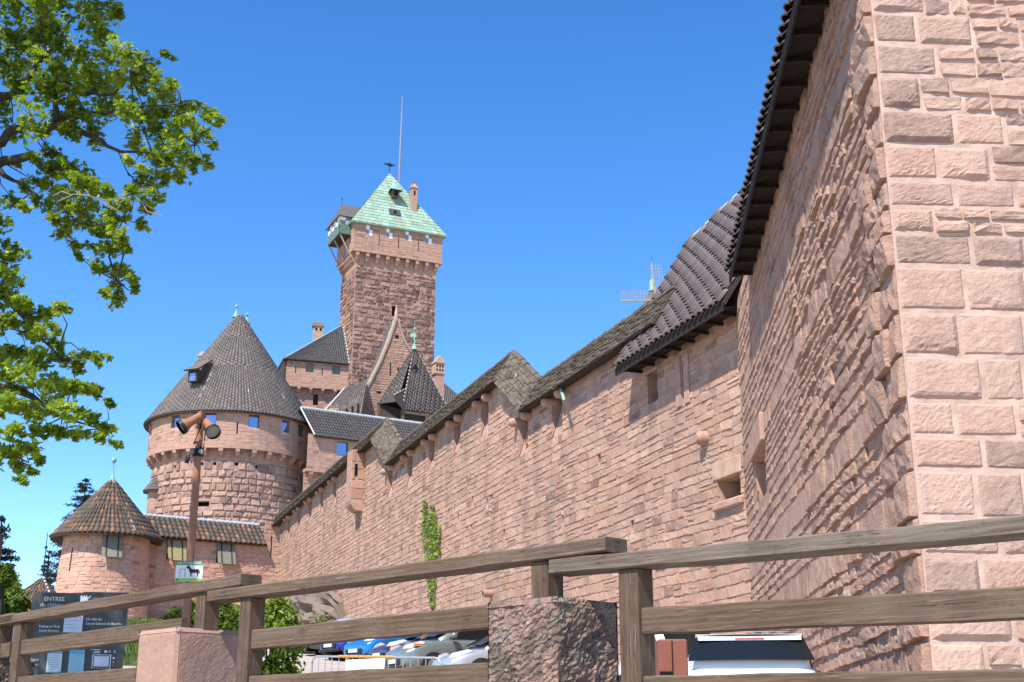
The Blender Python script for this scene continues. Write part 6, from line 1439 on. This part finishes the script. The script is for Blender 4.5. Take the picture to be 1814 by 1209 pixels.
# heading: rotation about Z of a car whose nose points to +Y
car('white sport utility car seen from behind between fence rails and bastion', (at(1338, 1160, 18.0)[0] + .25, 20.2), rad(-8), (.78, .78, .77), L_=4.4, W=1.94, H=1.62, hood=1.0, nose=.8, ws0=1.25, ws1=2.0, roof1=4.05, tail=4.36, rear_h=1.17, suv=True, metal=0)
CARS = [
 ('silver two door hatchback in front of the lichen pillar, nose out from the wall', 778, 33.5, 115, (.50, .51, .54), dict(L_=3.7, W=1.66, H=1.48, hood=.90, nose=.62, ws0=.85, ws1=1.75, roof1=3.0, tail=3.6, metal=.5)),
 ('grey green people carrier with amber indicators beside the silver hatchback', 696, 35.8, 118, (.20, .225, .20), dict(L_=4.3, W=1.78, H=1.66, hood=1.0, nose=.70, ws0=.85, ws1=1.95, roof1=3.6, tail=4.2, metal=.4, lampcol='amber')),
 ('dark purple estate car squeezed between bright blue car and grey green carrier', 668, 39.5, 121, (.05, .022, .045), dict(L_=4.3, H=1.45, metal=.4)),
 ('bright sky blue hatchback nosing out above the crowd barrier', 626, 41.6, 130, (.010, .17, .50), dict(L_=3.9, W=1.74, H=1.52, hood=.95, nose=.66, metal=.3)),
 ('deep blue compact car left of the bright sky blue hatchback', 581, 45.5, 130, (.010, .035, .30), dict(L_=3.9, H=1.5, hood=.93, nose=.68, metal=.4)),
 ('dark grey car seen from its side left of the blue cars', 538, 48.8, 106, (.085, .088, .085), dict(L_=4.2, H=1.36, metal=.5)),
 ('silver car partly hidden by the round bush and dark grey car', 506, 51.0, 103, (.5, .5, .51), dict(L_=4.1, H=1.36, metal=.5)),
]
for lb, px, Yn, hd, colr, kw in CARS:
    q = at(px, 1180, Yn); h_ = rad(hd); dv = np.array([-math.sin(h_), math.cos(h_)]); p = q[:2] - dv * kw['L_'] / 2; car(lb, (p[0], p[1]), h_, colr, **kw)
p = at(1197, 1120, 31.0); car('white car roof just showing above the rust red cabinet', (p[0], p[1] - .2), rad(200), (.7, .7, .7), H=1.75, metal=0)
# ---------------------------------------------------------------- plants
def leaf_mat(name, stops, trans=.45, rough=.5):
    m = bpy.data.materials.new(name); m.use_nodes = True; nt = m.node_tree; nt.nodes.clear(); out = nt.nodes.new('ShaderNodeOutputMaterial')
    b = nt.nodes.new('ShaderNodeBsdfPrincipled'); t = nt.nodes.new('ShaderNodeBsdfTranslucent'); mx = nt.nodes.new('ShaderNodeMixShader')
    at_ = N(nt, 'ShaderNodeAttribute', attribute_name='tint'); sp = N(nt, 'ShaderNodeSeparateColor'); L(nt, at_.outputs['Color'], sp.inputs[0])
    c = ramp(nt, sp.outputs[0], stops); L(nt, c, b.inputs['Base Color']); b.inputs['Roughness'].default_value = rough; b.inputs['Specular IOR Level'].default_value = .35
    c2 = mixc(nt, 1.0, c, (1.3, 1.25, .6), 'MULTIPLY'); L(nt, c2, t.inputs[0]); mx.inputs[0].default_value = trans
    L(nt, b.outputs[0], mx.inputs[1]); L(nt, t.outputs[0], mx.inputs[2]); L(nt, mx.outputs[0], out.inputs[0]); return m
M['maple'] = leaf_mat('maple_leaves', [(0, (.08, .14, .012)), (.4, (.16, .24, .018)), (.8, (.26, .35, .028)), (1, (.36, .43, .055))], .5, .42)
M['bush'] = leaf_mat('bush_leaves', [(0, (.08, .14, .014)), (.5, (.17, .255, .025)), (1, (.28, .35, .05))], .35)
M['ivy'] = leaf_mat('ivy_leaves', [(0, (.10, .18, .025)), (.6, (.19, .28, .035)), (1, (.29, .33, .06))], .25)
M['needle'] = leaf_mat('conifer_needles', [(0, (.016, .028, .016)), (.6, (.028, .045, .024)), (1, (.045, .065, .032))], .15, .7)
M['wood_leaf'] = leaf_mat('woodland_leaves', [(0, (.06, .10, .014)), (.5, (.13, .19, .024)), (1, (.22, .27, .04))], .3)
M['bark'] = plain('grey_brown_bark', (.065, .05, .038), .95, var=.4, vscale=8, bumps=.6, bscale=20)
M['deadtwig'] = plain('pale_dead_twig', (.22, .185, .155), .9, var=.2)
M['grass'] = leaf_mat('grass_blades', [(0, (.06, .10, .015)), (.6, (.11, .16, .03)), (1, (.2, .24, .06))], .3)
MAPLE = [(0, -1.0), (.12, -.45), (.55, -.75), (.45, -.35), (1.0, -.05), (.62, .12), (.72, .55), (.32, .38), (0, 1.05)]
def leaves(C, nrm, size, rng, outline=MAPLE, fold=.35):
    """C (n,3) centres, nrm (n,3); returns V,F,T : two half-leaf polygons each"""
    n = len(C); a = rng.normal(size=(n, 3)); t = np.cross(nrm, a); t /= np.linalg.norm(t, axis=1)[:, None] + 1e-9; b = np.cross(nrm, t)
    k = len(outline); s = size * rng.uniform(.7, 1.25, n); V = np.zeros((n, 2, k, 3))
    for h, sg in enumerate((1, -1)):
        for i, (x, y) in enumerate(outline):
            V[:, h, i] = C + s[:, None] * (t * (sg * x) + b * y + nrm * (fold * x - .15 * y * y))
    V = V.reshape(-1, 3); base = np.arange(n * 2) * k
    F = base[:, None] + np.arange(k)[None]; F[1::2] = F[1::2][:, ::-1]
    T = np.repeat(rng.random((n, 3)), 2 * k, 0); return V, F, T
SIMPLE = [(0, -1.0), (.5, -.3), (.45, .35), (0, 1.0)]
def maple():
    rng = np.random.default_rng(77)
    base = np.array([-10.3, 15.0]); g = float(gz(*base)); T = thing('maple_tree', 'leafy maple reaching its sunlit branches in from the left above the small tower', 'tree', (base[0], base[1], g))
    CL = [(20, 10, 40), (70, 15, 40), (125, 12, 40), (180, 15, 34), (208, 22, 20), (15, 60, 40), (65, 60, 42), (110, 65, 40), (155, 50, 38), (182, 62, 26), (10, 110, 38), (55, 110, 40), (100, 115, 42), (145, 105, 38), (188, 108, 36), (225, 95, 32), (245, 112, 24), (262, 130, 26), (294, 97, 12), (20, 150, 30), (70, 155, 36), (115, 155, 40), (160, 150, 40), (205, 150, 36), (240, 150, 32), (275, 150, 28), (292, 168, 22), (305, 150, 12),
          (10, 200, 30), (55, 205, 34), (100, 205, 36), (145, 200, 36), (190, 190, 34), (225, 200, 30), (255, 205, 32), (290, 205, 32), (320, 195, 24), (345, 195, 18), (370, 200, 18), (384, 215, 14), (335, 215, 26), (355, 240, 22), (310, 235, 30), (275, 240, 30), (245, 245, 24), (165, 235, 26), (130, 240, 28), (90, 235, 20), (20, 240, 18),
          (365, 290, 16), (340, 285, 18), (320, 275, 26), (295, 280, 28), (265, 285, 28), (235, 290, 18), (285, 320, 26), (320, 315, 18), (255, 320, 24), (280, 345, 16), (240, 345, 20), (258, 375, 18), (225, 365, 22), (250, 400, 14), (110, 280, 28), (135, 300, 26), (95, 305, 26), (60, 280, 14), (25, 290, 14), (75, 330, 26), (110, 330, 28), (140, 335, 26), (165, 335, 22), (190, 345, 22), (45, 335, 14), (20, 350, 16), (40, 365, 14), (80, 360, 22), (115, 365, 26), (150, 370, 26), (180, 375, 24), (205, 390, 22), (100, 390, 18), (130, 395, 20), (110, 415, 16), (130, 435, 16), (140, 455, 8), (160, 405, 22), (185, 410, 22), (210, 420, 20), (172, 440, 18), (200, 445, 20), (222, 440, 14), (185, 470, 18), (215, 475, 20), (235, 490, 16), (205, 500, 18), (185, 520, 10), (208, 535, 14), (240, 512, 10),
          (10, 440, 24), (28, 450, 16), (12, 490, 24), (20, 525, 24), (45, 540, 20), (60, 560, 22), (85, 555, 18), (105, 545, 18), (118, 548, 10), (15, 570, 26), (40, 590, 26), (75, 590, 24), (95, 585, 16), (105, 612, 14), (20, 620, 30), (50, 630, 28), (80, 640, 28), (110, 635, 20), (135, 640, 18), (155, 630, 16), (175, 635, 14), (140, 660, 12), (15, 670, 32), (55, 680, 34), (90, 685, 32), (120, 690, 26), (150, 695, 22), (175, 698, 16), (190, 712, 10), (10, 720, 30), (45, 725, 34), (80, 730, 34), (115, 735, 28), (145, 735, 22), (170, 745, 18), (190, 760, 16), (205, 785, 12), (15, 765, 24), (60, 765, 24), (105, 765, 24), (140, 770, 16), (180, 778, 12), (20, 800, 20), (45, 800, 22), (65, 815, 14), (30, 830, 16), (40, 850, 10), (55, 835, 10)]
    out = []
    for px in range(-420, -10, 48):
        for py in range(-260, 860, 52): out.append((px + rng.uniform(-20, 20), py + rng.uniform(-20, 20), 44))
    for px in range(0, 230, 46):
        for py in range(-230, -10, 46): out.append((px + rng.uniform(-15, 15), py + rng.uniform(-15, 15), 44))
    Cs, Ns, Tn = [], [], []; sprays = []
    for px, py, r in CL + out:
        Yc = 15 + rng.uniform(-1.5, 1.5); c = at(px, py, Yc); rr = r * Yc / FPX; sprays.append((c, rr, px))
        n = int(18 + 1900 * rr * rr * (1.0 if px >= -20 else .6)); d = rng.normal(size=(n, 3)); d /= np.linalg.norm(d, axis=1)[:, None]; q = rng.random(n) ** (1 / 2.2)
        # break the ball into a few sprays
        k = rng.normal(size=(5, 3)) * .62; w = rng.integers(0, 5, n); P = c + rr * (d * q[:, None] * [.62, 1.3, .42] + k[w] * [.85, 1.4, .62] * .75)
        Cs.append(P); nn = rng.normal(size=(n, 3)) * .55 + [-.15, -.45, .75]; nn /= np.linalg.norm(nn, axis=1)[:, None]; Ns.append(nn); Tn.append(np.full(n, rng.uniform(0, .45)))
    C, Nn = np.concatenate(Cs), np.concatenate(Ns); V, F, Tt = leaves(C, Nn, .053, rng); tn = np.repeat(np.concatenate(Tn), 2 * len(MAPLE)); Tt[:, 0] = np.clip(Tt[:, 0] * .6 + tn, 0, 1)
    raw('crown', V, F, M['maple'], T, tint=Tt)
    B3 = lambda px, py, Y=15.0: at(px, py, Y)
    tb = np.array([base[0], base[1], g]); t1 = B3(-430, 620); t2 = B3(-380, 250); t3 = B3(-330, -150)
    MB().tube([tb - Z3 * .3, tb * .5 + t1 * .5, t1, t2, t3], [.34, .29, .25, .19, .1], 12).build('trunk', M['bark'], T)
    limbs = [[t2, B3(-150, 290), B3(0, 250), B3(60, 228), B3(110, 215), B3(160, 205), B3(230, 190), B3(320, 180)], [t1, B3(-150, 400), B3(0, 285), B3(60, 280), B3(90, 300), B3(130, 330), B3(190, 350), B3(205, 420), B3(210, 500)],
             [t2, B3(-120, 200), B3(20, 170), B3(70, 110), B3(110, 60), B3(150, 20)], [t1, B3(-160, 540), B3(0, 520), B3(40, 560), B3(80, 600), B3(110, 640)], [t1, B3(-150, 640), B3(-20, 690), B3(60, 700), B3(110, 740), B3(175, 760)], [t1, B3(-120, 660), B3(0, 760), B3(40, 820)],
             [B3(110, 215), B3(180, 250), B3(210, 270), B3(270, 270), B3(345, 255)], [B3(-10, 290), B3(25, 320), B3(60, 340)], [B3(130, 160), B3(170, 165), B3(200, 165), B3(230, 130)], [B3(100, 215), B3(90, 130), B3(95, 60)]]
    for Lm in limbs:
        pts = [p[0] if isinstance(p, tuple) else p for p in Lm]; n = len(pts); r0 = .10 if n > 5 else .045
        P = [pts[0]]
        for i in range(1, n): m = (pts[i - 1] + pts[i]) / 2 + rng.normal(0, .04, 3); P += [m, pts[i] + rng.normal(0, .02, 3)]
        MB().tube(P, [max(.012, r0 * (1 - i / len(P)) ** 1.3) for i in range(len(P))], 8).build('branch', M['bark'], T)
    tw = MB(); allp = np.array([p[0] if isinstance(p, tuple) else p for Lm in limbs for p in Lm])
    for c, rr, px in sprays:
        if px < -20: continue
        k = np.argmin(np.linalg.norm((allp - c) * [1, .4, 1], axis=1)); a = allp[k]
        dv = c - a; ln_ = np.linalg.norm(dv); a = c - dv * min(1, .9 / max(ln_, .01)); tw.tube([a, (a + c) / 2 + rng.normal(0, .05, 3), c - dv / max(ln_, .01) * rr * .3], [.010, .007, .003], 5, cap=False)
        for _ in range(3): tw.tube([c, c + rng.normal(0, rr * .4, 3)], [.004, .002], 4, cap=False)
    tag(tw.build('twigs', M['bark'], T), kind='stuff')
    dt = MB()
    for pl in ([(150, 335), (160, 347), (185, 355), (215, 352), (250, 358), (285, 378)], [(160, 347), (130, 345), (105, 358), (95, 375)], [(185, 355), (200, 372), (220, 380)], [(215, 352), (235, 340), (265, 335)], [(250, 358), (262, 372), (290, 382)], [(130, 345), (110, 340), (95, 348)], [(105, 358), (90, 385), (75, 388)]):
        dt.tube([B3(x, y, 13.6) + rng.normal(0, .012, 3) for x, y in pl], [.009 - .0012 * i for i in range(len(pl))], 5, cap=False)
    tag(dt.build('dead_twigs', M['deadtwig'], T), kind='stuff')
maple()
def bush(label, px, py, rpx, Yc, seed, name='shrub', mat='bush', size=.07, dens=420, hgt=None):
    rng = np.random.default_rng(seed); c = at(px, py, Yc); r = rpx * Yc / FPX; g = float(gz(c[0], c[1])); T = thing(name, label, 'bush', (c[0], c[1], g))
    Cs, Ns, Tn = [], [], []
    for i in range(46):
        d = rng.normal(size=3); d /= np.linalg.norm(d); zc = c + d * r * rng.uniform(.55, 1.0) * [1, 1, 1.0]
        if zc[2] < g + .1: zc[2] = g + rng.uniform(.1, .5)
        n = dens // 8; P = zc + rng.normal(size=(n, 3)) * r * .19; Cs.append(P); nn = rng.normal(size=(n, 3)) * .6 + d * .7 + [0, 0, .5]; Ns.append(nn / np.linalg.norm(nn, axis=1)[:, None]); Tn.append(np.full(n, rng.uniform(0, .4)))
    k = int((c[2] - g) / (r * .5)) + 1
    for i in range(k * 8):
        z = g + (c[2] - g) * rng.random(); a = rng.uniform(0, 6.28); P = np.array([c[0] + r * .85 * math.cos(a), c[1] + r * .85 * math.sin(a), z]) + rng.normal(size=(dens // 8, 3)) * r * .2; Cs.append(P); nn = rng.normal(size=(len(P), 3)) * .6 + [math.cos(a) * .7, math.sin(a) * .7, .5]; Ns.append(nn / np.linalg.norm(nn, axis=1)[:, None]); Tn.append(np.full(len(P), rng.uniform(0, .4)))
    V, F, Tt = leaves(np.concatenate(Cs), np.concatenate(Ns), size, rng, SIMPLE); Tt[:, 0] = np.clip(Tt[:, 0] * .6 + np.repeat(np.concatenate(Tn), 8), 0, 1)
    raw('foliage', V, F, M[mat], T, tint=Tt); mb = MB(); b = np.array([c[0], c[1], g])
    for i in range(6): mb.tube([b - Z3 * .1 + rng.normal(0, .04, 3) * [1, 1, 0], c + rng.normal(0, r * .4, 3)], [.03, .01], 6)
    mb.build('stems', M['bark'], T); return T
bush('rounded bright green bush left of the parked cars, behind fence post', 487, 1108, 40, 23.5, 5, size=.055)
bush('low green bush behind the smooth pillar at the foot of the lamp post', 380, 1098, 44, 22.5, 6, size=.055)
bush('small pale green bush left of the lamp post foot', 318, 1108, 26, 21.5, 7, size=.05)
def conifer(label, px, ytop, ybot, Yc, wpx, seed, group=None):
    rng = np.random.default_rng(seed); t = at(px, ytop, Yc); b = at(px - 8, ybot, Yc); g = float(gz(b[0], b[1])); T = thing('conifer', label, 'tree', (t[0], t[1], g), group); zt = t[2]; h = zt - g; R = wpx * Yc / FPX
    MB().tube([np.array([t[0], t[1], g]), np.array([t[0], t[1], zt])], [.35, .03], 8).build('trunk', M['bark'], T)
    Cs, Ns = [], []; z = zt - .2; mb = MB()
    while z > b[2] - 6:
        f = (zt - z) / (zt - b[2]); L_ = R * min(1.15, f ** .8 + .05)
        for k in range(int(rng.integers(4, 7))):
            a = rng.uniform(0, 6.28); l = L_ * rng.uniform(.55, 1.15); d = np.array([math.cos(a), math.sin(a), 0]); o = np.array([t[0], t[1], z]); tip = o + d * l + Z3 * (-.18 * l + .1)
            mb.tube([o, (o + tip) / 2 - Z3 * .1 * l, tip], [.05, .03, .01], 4, cap=False)
            n = int(34 * l); s = rng.random(n) ** .7; P = o + (tip - o) * s[:, None] - Z3 * (.25 * l * s * (1 - s))[:, None] + rng.normal(size=(n, 3)) * np.array([.2, .2, .12]) * (.4 + .5 * l * .5); Cs.append(P); nn = rng.normal(size=(n, 3)) * .6 + [0, -.3, .8]; Ns.append(nn / np.linalg.norm(nn, axis=1)[:, None])
        z -= rng.uniform(.25, .5) * (1 + .3 * rng.random())
    mb.build('branches', M['bark'], T); V, F, Tt = leaves(np.concatenate(Cs), np.concatenate(Ns), .16, rng, [(0, -1.2), (.28, -.2), (.2, .5), (0, 1.3)]); raw('crown', V, F, M['needle'], T, tint=Tt)
conifer('tall dark conifer rising behind the small round tower at the left', 153, 848, 1000, 124, 60, 3, 'conifers beyond the small tower')
conifer('dark conifer with ragged branches just left of the small round tower wall', 88, 975, 1090, 128, 26, 8, 'conifers beyond the small tower')
conifer('dark conifer leaning in at the left picture edge behind the notice post', 4, 915, 1040, 70, 46, 9, 'conifers beyond the small tower')
def far_tree(label, px, py, rpx, Yc, seed, cat='tree'):
    rng = np.random.default_rng(seed); c = at(px, py, Yc); r = rpx * Yc / FPX; g = float(gz(c[0], c[1])); T = thing('broadleaf_tree', label, cat, (c[0], c[1], g), 'trees at the left edge')
    MB().tube([np.array([c[0], c[1], g]), c], [.3, .12], 8).build('trunk', M['bark'], T); Cs, Ns, Tn = [], [], []
    for i in range(60):
        d = rng.normal(size=3); d /= np.linalg.norm(d); k = c + d * r * rng.uniform(.4, 1.05) * [1, 1, .9]; n = 40; P = k + rng.normal(size=(n, 3)) * r * .16; Cs.append(P); nn = rng.normal(size=(n, 3)) * .6 + d * .6 + [0, 0, .5]; Ns.append(nn / np.linalg.norm(nn, axis=1)[:, None]); Tn.append(np.full(n, rng.uniform(0, .5)))
    V, F, Tt = leaves(np.concatenate(Cs), np.concatenate(Ns), max(.1, r * .09), rng, SIMPLE); Tt[:, 0] = np.clip(Tt[:, 0] * .5 + np.repeat(np.concatenate(Tn), 8), 0, 1); raw('crown', V, F, M['wood_leaf'], T, tint=Tt)
far_tree('bright leafy tree at the left edge behind the dark notice post', 4, 1020, 20, 52, 21); far_tree('dense mid green tree low at the left edge', 22, 1068, 26, 56, 22); far_tree('pale distant tree between notice post and dark panel', 46, 1066, 20, 110, 23); far_tree('small dark tree top left of the distant turret roof', 12, 1046, 22, 60, 24)
# ivy on the long wall
def ivy():
    rng = np.random.default_rng(31); s0, z0 = onwall(769, 1085); T = thing('ivy', 'narrow strip of bright green ivy climbing the long wall above the parked cars', 'climber', wallpt(s0, 0, z0 - 2)); Cs = []
    pts = [(757, 893, 3), (756, 905, 4), (769, 900, 3), (757, 920, 6), (770, 918, 7), (762, 935, 11), (775, 940, 9), (764, 955, 13), (777, 955, 6), (765, 975, 12), (778, 975, 6), (766, 995, 10), (766, 1015, 9), (767, 1035, 8), (768, 1055, 6), (769, 1072, 4)]
    for px, py, r in pts:
        n = int(r * 10); a = rng.uniform(0, 6.28, n); q = r * np.sqrt(rng.random(n)) * 1.1
        for k in range(n): s, z = onwall(px + q[k] * math.cos(a[k]), py + 1.3 * q[k] * math.sin(a[k])); Cs.append(wallpt(s, .06 + .12 * rng.random(), z))
    C = np.array(Cs); nn = rng.normal(size=C.shape) * .45 + WN + [0, 0, .5]; nn /= np.linalg.norm(nn, axis=1)[:, None]; V, F, Tt = leaves(C, nn, .085, rng, MAPLE); raw('foliage', V, F, M['ivy'], T, tint=Tt)
    mb = MB(); P = []
    for py in (1090, 1060, 1030, 1000, 970, 940, 910): s, z = onwall(767 + rng.uniform(-3, 3), py); P.append(wallpt(s, .07, z))
    s, z = onwall(769, 1110); gp = wallpt(s, .07, z); P = [np.array([gp[0], gp[1], float(gz(gp[0], gp[1]))]), gp] + P; mb.tube(P, [.03] * len(P), 6).build('stem', M['bark'], T)
ivy()
# rock at the foot of the wall
def rock():
    rng = np.random.default_rng(12); s0, z0 = onwall(565, 1085); s1, _ = onwall(520, 1085); s2, _ = onwall(603, 1085); p = wallpt((s1 + s2) / 2, 0, 0); g = float(gz(p[0], p[1])); zt = onwall(560, 1046)[1]
    T = thing('rock_outcrop', 'grey pink rock outcrop at the wall foot beside the round bush', 'rock', (p[0], p[1], g)); n, m = 46, 26; V = np.zeros((n + 1, m + 1, 3)); lo = abs(s1 - s2) / 2
    kn = rng.normal(size=(12, 9)); kn2 = rng.normal(size=(24, 14))
    def nz(k, a, b):
        x = a * (k.shape[0] - 1.001); y = b * (k.shape[1] - 1.001); i, j = int(x), int(y); fx, fy = x - i, y - j
        return k[i, j] * (1 - fx) * (1 - fy) + k[i + 1, j] * fx * (1 - fy) + k[i, j + 1] * (1 - fx) * fy + k[i + 1, j + 1] * fx * fy
    for i in range(n + 1):
        for j in range(m + 1):
            a, b = i / n, j / m; th = b * math.pi * .5; e = math.sin(math.pi * min(1, max(0, a))) ** .35
            d = math.cos(th) * 1.9 * e + .35 * nz(kn, a, b) * e + .16 * nz(kn2, a, b); z = g - .3 + (zt - g + .5) * math.sin(th) * e * (1 + .1 * nz(kn, b, a if a < 1 else .99)) ; V[i, j] = wallpt((s1 + s2) / 2 + (a - .5) * 2 * lo * 1.15 + .12 * nz(kn2, b, a), max(d, -.2) + .0, z)
    F = np.array([[i * (m + 1) + j, (i + 1) * (m + 1) + j, (i + 1) * (m + 1) + j + 1, i * (m + 1) + j + 1] for i in range(n) for j in range(m)])
    MR = stone_mat('weathered_rock', [(.19, .145, .125), (.24, .185, .16), (.22, .165, .14)], darkfrac=0, mott=.7, bumps=1, bscale=4, bdist=.08, stain=.8); raw('face', V.reshape(-1, 3), F, MR, T, tint=np.full(((n + 1) * (m + 1), 3), .5))
    C = []
    for k in range(130): s, z = onwall(rng.uniform(585, 618), rng.uniform(1088, 1100)); C.append(wallpt(s, 1.2 + rng.random() * .5, z - .2))
    C = np.array(C); nn = rng.normal(size=C.shape) + [0, 0, .8]; nn /= np.linalg.norm(nn, axis=1)[:, None]; V2, F2, T2 = leaves(C, nn, .12, rng, SIMPLE); W = thing('weed_tuft', 'tuft of green weeds growing at the right end of the rock outcrop', 'plant', C.mean(0) - Z3 * .2); raw('foliage', V2, F2, M['grass'], W, tint=T2)
rock()
# grass bank at the left, beyond the dark panel
def grass():
    rng = np.random.default_rng(15); n = 26000; x = rng.uniform(-30, -10.5, n); y = rng.uniform(38, 100, n); keep_ = x < -.172 * y - 2.6; x, y = x[keep_], y[keep_]; n = len(x); z = gz(x, y); h = rng.uniform(.12, .4, n); a = rng.uniform(0, 6.28, n); w = .03
    V = np.zeros((n, 3, 3)); V[:, 0] = np.stack([x - w * np.cos(a), y - w * np.sin(a), z], -1); V[:, 1] = np.stack([x + w * np.cos(a), y + w * np.sin(a), z], -1); V[:, 2] = np.stack([x + rng.normal(0, .08, n), y + rng.normal(0, .08, n), z + h], -1)
    xs = np.linspace(0, 1, 12); S_ = []
    for yy in np.linspace(38, 100, 30):
        for t in xs: xx = -30 + t * ((-.172 * yy - 2.6) + 30); S_.append((xx, yy, float(gz(xx, yy)) + .004))
    F = [[i * 3, i * 3 + 1, i * 3 + 2] for i in range(n)]; b = n * 3; F += [[b + j * 12 + i, b + j * 12 + i + 1, b + (j + 1) * 12 + i + 1, b + (j + 1) * 12 + i] for j in range(29) for i in range(11)]
    tint = np.concatenate([np.repeat(rng.random((n, 3)), 3, 0), np.full((len(S_), 3), .3)]); tag(raw('grass', np.concatenate([V.reshape(-1, 3), np.array(S_)]), F, M['grass'], tint=tint), kind='stuff')
grass()
